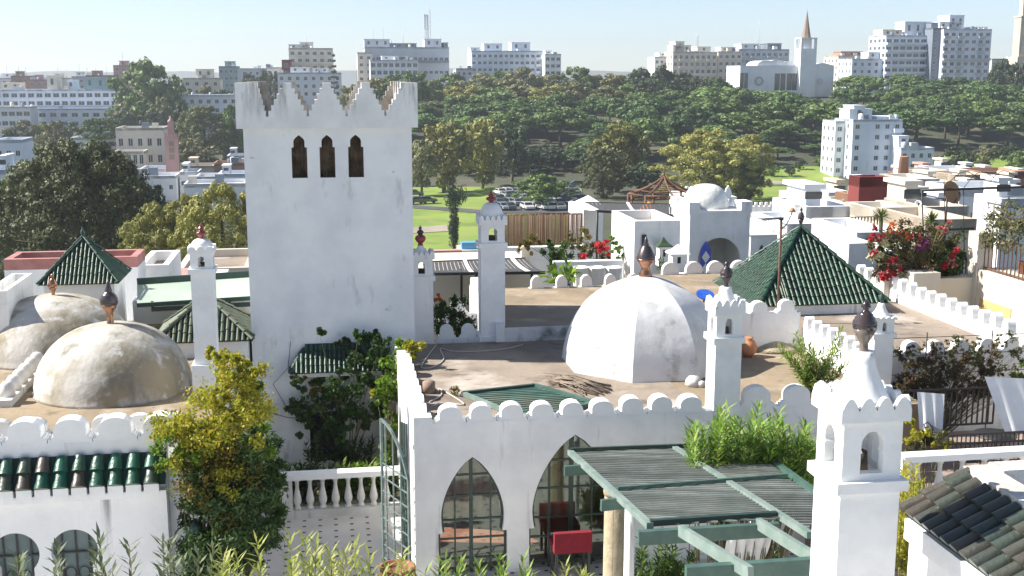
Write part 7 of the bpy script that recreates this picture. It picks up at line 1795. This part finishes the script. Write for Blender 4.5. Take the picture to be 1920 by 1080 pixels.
def towel(label, q, v, folds, tilt=.25):
    g = [GV(*p, v) for p in q]; o0 = g[3]; t = thing('towel', label, 'towel', o0[0], v, o0[1]); n = 18; vs = []; mb = MB()
    for j in range(11):
        for i in range(n + 1):
            a = [g[0][k] + (g[1][k] - g[0][k]) * i / n for k in (0, 1)]; b = [g[3][k] + (g[2][k] - g[3][k]) * i / n for k in (0, 1)]; s = j / 10
            vs.append((b[0] + (a[0] - b[0]) * s - o0[0], tilt * s + .035 * math.sin(i * folds) * (1.1 - s), b[1] + (a[1] - b[1]) * s - o0[1]))
    mb.add(vs, [(j * (n + 1) + i, j * (n + 1) + i + 1, (j + 1) * (n + 1) + i + 1, (j + 1) * (n + 1) + i) for j in range(10) for i in range(n)], 0, True); o = mb.build('cloth', 'cloth_white', t)
    return t
towel('white towel draped over a chair back left of the wire lounger', [(1731, 741), (1783, 745), (1766, 818), (1724, 805)], 20.9, .9)
towel('big white cloth hung to dry at the right frame edge', [(1859, 712), (1940, 716), (1940, 812), (1884, 810)], 20.4, .7)
g0 = GV(1795, 845, 20.3); t = thing('wire_lounger', 'black wire mesh lounge chair with curled arms on the right terrace', 'lounger', g0[0], 20.3, -7.87)
mb = MB(); hb = .95
for y in (0, .6):
    mb.tube([(-.25, y, .95), (-.32, y, 1.02), (-.4, y, .98), (-.38, y, .9), (-.3, y, .92)], .012, 5)
    mb.tube([(-.25, y, .95), (-.1, y, .42), (.1, y, .36), (1.35, y, .36)], .014, 5)
    for x in (-.05, .5, 1.3): mb.tube([(x, y, .36), (x + .03, y, 0)], .013, 5)
    mb.tube([(-.15, y, .62), (.25, y, .58), (.4, y, .38)], .012, 5)
for x in (-.25, .1, 1.35): mb.tube([(x, 0, .95 if x < 0 else .36), (x, .6, .95 if x < 0 else .36)], .013, 5)
mb.build('frame', 'iron', t)
mb = MB()
for k in range(14):
    s = k / 13; mb.tube([(-.25 + .33 * s, 0, .95 - .58 * s), (-.25 + .33 * s, .6, .95 - .58 * s)], .006, 4); mb.tube([(.1 + 1.25 * s, 0, .365), (.1 + 1.25 * s, .6, .365)], .006, 4)
for k in range(9): y = .6 * k / 8; mb.tube([(-.25, y, .955), (.08, y, .375), (1.35, y, .37)], .006, 4)
mb.build('mesh_seat', 'iron', t)
t = thing('garden_table', 'low black iron mesh table beside the lounger on the right terrace', 'table', g0[0] + 1.15, 20.9, -7.87)
mb = MB(); mb.lathe([(.42, .68), (.42, .7), (.01, .7)], 20); mb.build('top', 'iron', t)
for k in range(3): a = k * 2.1; MB().tube([(.3 * math.cos(a), .3 * math.sin(a), .68), (.1 * math.cos(a), .1 * math.sin(a), .35), (.34 * math.cos(a), .34 * math.sin(a), 0)], .012, 5).build('leg', 'iron', t)
railing('railing', 'low black scrollwork railing along the terrace balustrade on the right', 19.7, 1776, 1940, 815, 852, 20, 'iron', .009, (.0, .5, .95))
sp = [(px, py, r, t_, rnd.uniform(-.2, .2)) for px, py, r, t_ in ((1712, 812, 14, 'g'), (1735, 822, 20, 'g'), (1760, 830, 18, 'b'), (1775, 835, 10, 'g'), (1718, 835, 14, 'b'), (1708, 790, 8, 'g'))]
foliage('bush', 'yellow-green bush by the balustrade just right of the near chimney', 'bush', 19.9, sp, {'g': ('leaf_gold', .07, .55, 170), 'b': ('leaf_olive', .07, .5, 150)}, root=(GV(1740, 850, 19.9)[0], 19.9, -7.87), stems=.012)
for px, lab in ((1712, 'spiky green plant right beside the near chimney under the balustrade'), (1752, 'leafy brown plant seen through the right balustrade'), (1790, 'green plant seen between the right-hand balusters')):
    u = GV(px, 900, 18.4)[0]; oleander('garden_plant', lab, 'plant', (u, 18.4, -8.9), fan(10, .1, .28, .4, .9), 'leaf_bright' if px < 1740 else 'leaf_redbrown', .2, .05, 4, .06, .1)
oleander('spiky_plant', 'spiky bright palm-like plant at the right frame edge above the cloth', 'plant', (GV(1925, 720, 21.5)[0], 21.5, -7.2), fan(7, .05, .3, .3, .7), 'leaf_bright', .4, .035, 5, .08, .4)
# ------------------------------------------------------------------ roof garden behind the rear roof
def yucca(label, px, py, v, h, rad, leaf='leaf_palm', n=90, zb=None):
    g = GV(px, py, v); t = thing('yucca', label, 'yucca', g[0], v, g[1] - h); MB().tube([(0, 0, 0), (.03, 0, h * .5), (0, 0, h)], [.07, .06, .07], 7).build('trunk', 'bark', t); V = []
    for i in range(n):
        a = rnd.uniform(0, 2 * PI); e = rnd.uniform(-.5, 1.4); d = Vector((math.cos(a) * math.cos(e), math.sin(a) * math.cos(e), math.sin(e))); s = d.cross(Vector((0, 0, 1))).normalized(); p = Vector((0, 0, h)); l = rad * rnd.uniform(.8, 1.1)
        V += [p, p + d * l * .5 + s * rad * .045, p + d * l + Vector((0, 0, -.1 * l)), p + d * l * .5 - s * rad * .045]
    V = np.array([tuple(q) for q in V]); npmesh('leaves', V, np.arange(len(V)).reshape(-1, 4), leaf, parent=t)
yucca('spiky yucca palm left above the red flowers on the right', 1652, 408, 36, 1.6, .42); yucca('second spiky yucca palm right of the first, on a slim trunk', 1747, 415, 33, 1.7, .42)
yucca('low spiky plant below the second yucca', 1752, 450, 32, .8, .4, n=50)
sp = []
for px, py, r, tn in ((1655, 452, 22, 'g'), (1680, 445, 24, 'g'), (1700, 460, 28, 'g'), (1670, 480, 28, 'g'), (1705, 490, 34, 'b'), (1735, 480, 30, 'b'), (1690, 505, 22, 'b'), (1760, 490, 28, 'd'), (1780, 505, 22, 'd'), (1775, 470, 24, 'd'), (1745, 455, 20, 'g'), (1720, 440, 18, 'b'), (1772, 520, 16, 'd'), (1640, 470, 14, 'g'), (1790, 480, 14, 'd')): sp.append((px, py, r, tn, rnd.uniform(-.4, .4)))
for px, py, r, tn in ((1650, 432, 8, 'p'), (1638, 444, 7, 'r'), (1632, 472, 9, 'r'), (1693, 444, 9, 'o'), (1720, 443, 9, 'p'), (1680, 428, 8, 'o'), (1672, 484, 9, 'r'), (1676, 492, 7, 'p'), (1670, 507, 11, 'r'), (1686, 512, 9, 'r'), (1660, 515, 9, 'r'), (1728, 455, 7, 'm'), (1735, 458, 6, 'm'), (1660, 455, 8, 'c'), (1640, 490, 10, 'c'), (1697, 515, 7, 'c'), (1770, 495, 7, 'r'), (1793, 472, 7, 'r'), (1780, 492, 8, 'p'), (1770, 424, 8, 'p'), (1648, 480, 8, 'c')): sp.append((px, py, r, tn, -.5))
sp = [q for q in sp if q[3] in 'gbd'] + [(q[0] + rnd.uniform(-11, 11), q[1] + rnd.uniform(-9, 9), q[2] * .55, q[3], -.5) for q in sp if q[3] not in 'gbd' for k in range(3)]
for i in range(30): sp.append((rnd.uniform(1640, 1795), rnd.uniform(435, 520), rnd.uniform(14, 22), rnd.choice('gbbd'), rnd.uniform(-.3, .5)))
foliage('flowering_shrubs', 'big mass of pink, red and cream flowering shrubs in the planter on the right', 'flowering shrub', 29.5, sp, {'g': ('leaf_olive', .09, .5, 200), 'b': ('leaf_redbrown', .08, .45, 230), 'd': ('leaf_vine', .09, .5, 220), 'p': ('petal_pink', .07, .8, 30), 'r': ('petal_red', .07, .8, 40), 'o': ('petal_orange', .06, .8, 30), 'm': ('petal_magenta', .06, .8, 26), 'c': ('petal_cream', .06, .8, 30)}, root=(GV(1740, 512, 29)[0], 29.2, GV(1740, 512, 28.6)[1] - .05), stems=.02)
sp = [(px, py, r, t_, rnd.uniform(-.3, .3)) for px, py, r, t_ in ((1000, 460, 14, 'r'), (985, 456, 10, 'r'), (1020, 462, 12, 'g'), (1045, 470, 18, 'g'), (1060, 490, 16, 'g'), (1075, 465, 20, 'o'), (1090, 450, 14, 'r'), (1080, 480, 14, 'o'), (1045, 495, 14, 'g'))]
foliage('planter_bush', 'green and rusty bushes in the roof planter below the bamboo screen', 'bush', 40, sp, {'g': ('leaf_vine', .12, .4, 220), 'o': ('leaf_olive', .11, .45, 220), 'r': ('leaf_rust', .11, .5, 200)}, root=(GV(1050, 500, 40)[0], 40, GV(1050, 510, 40)[1]), stems=.02)
sp = [(1118, 465, 12, 'd', 0), (1108, 475, 14, 'o', 0), (1130, 478, 10, 'd', 0), (1128, 463, 9, 'p', -.3), (1133, 468, 8, 'p', -.3), (1095, 485, 7, 'p', -.3), (1105, 470, 10, 'o', 0), (1160, 465, 10, 'g', 0), (1165, 480, 8, 'g', 0), (1150, 450, 6, 'g', 0)]
foliage('planter_bush', 'small shrubs with crimson flowers beside the awning post', 'flowering shrub', 39.4, sp, {'d': ('leaf_redbrown', .1, .5, 110), 'o': ('leaf_olive', .1, .5, 120), 'p': ('petal_red', .12, .8, 70), 'g': ('leaf_bright', .16, .3, 60)}, root=(GV(1120, 492, 39.4)[0], 39.4, GV(1120, 498, 39.4)[1]), stems=.015)
oleander('banana_plant', 'bright yellow-green broad-leaved plant behind the rear roof merlons', 'plant', (*(lambda g: (g[0], 35.5, g[1]))(GV(1058, 540, 35.5)),), fan(10, .2, .6, .25, .75), 'leaf_bright', .55, .16, 3, .2, .3, droop=.6)
for i, px in enumerate((1087, 1118, 1150)):
    g = GV(px, 530, 36.8); h = GV(px, 500, 36.8)[1] - g[1]; t = thing('scalloped_pot', 'white scalloped planter pot in the row behind the rear roof merlons', 'planter', g[0], 36.8, g[1] - .6, 0, 'white planter pots behind the rear roof'); MB().lathe([(.16, 0), (.24, .6 + h * .5), (.3, .6 + h * .96), (.26, .6 + h), (.2, .6 + h * .9)], 8, 0, 0, 0, False).build('pot', 'plaster_clean', t)
oleander('spiky_plant', 'small green plant between the squat white chimney and the big dome finial', 'plant', (GV(1242, 505, 36)[0], 36, GV(1242, 512, 36)[1]), fan(6, .1, .25, .2, .5), 'leaf_vine', .25, .05, 3, .1, .2)
# ------------------------------------------------------------------ the hazy air
hz = MB(); hz.box(-2500, 2500, -70, 2900, -90, 75)
M['air'] = bpy.data.materials.new('air'); M['air'].use_nodes = True
_t = M['air'].node_tree; _t.nodes.remove(_t.nodes['Principled BSDF'])
_v = _t.nodes.new('ShaderNodeVolumePrincipled')
_v.inputs['Color'].default_value = (.86, .92, 1.0, 1); _v.inputs['Density'].default_value = .00026
_v.inputs['Anisotropy'].default_value = .3
_t.links.new(_v.outputs[0], _t.nodes['Material Output'].inputs['Volume'])
tag(hz.build('haze', 'air'), kind='stuff')
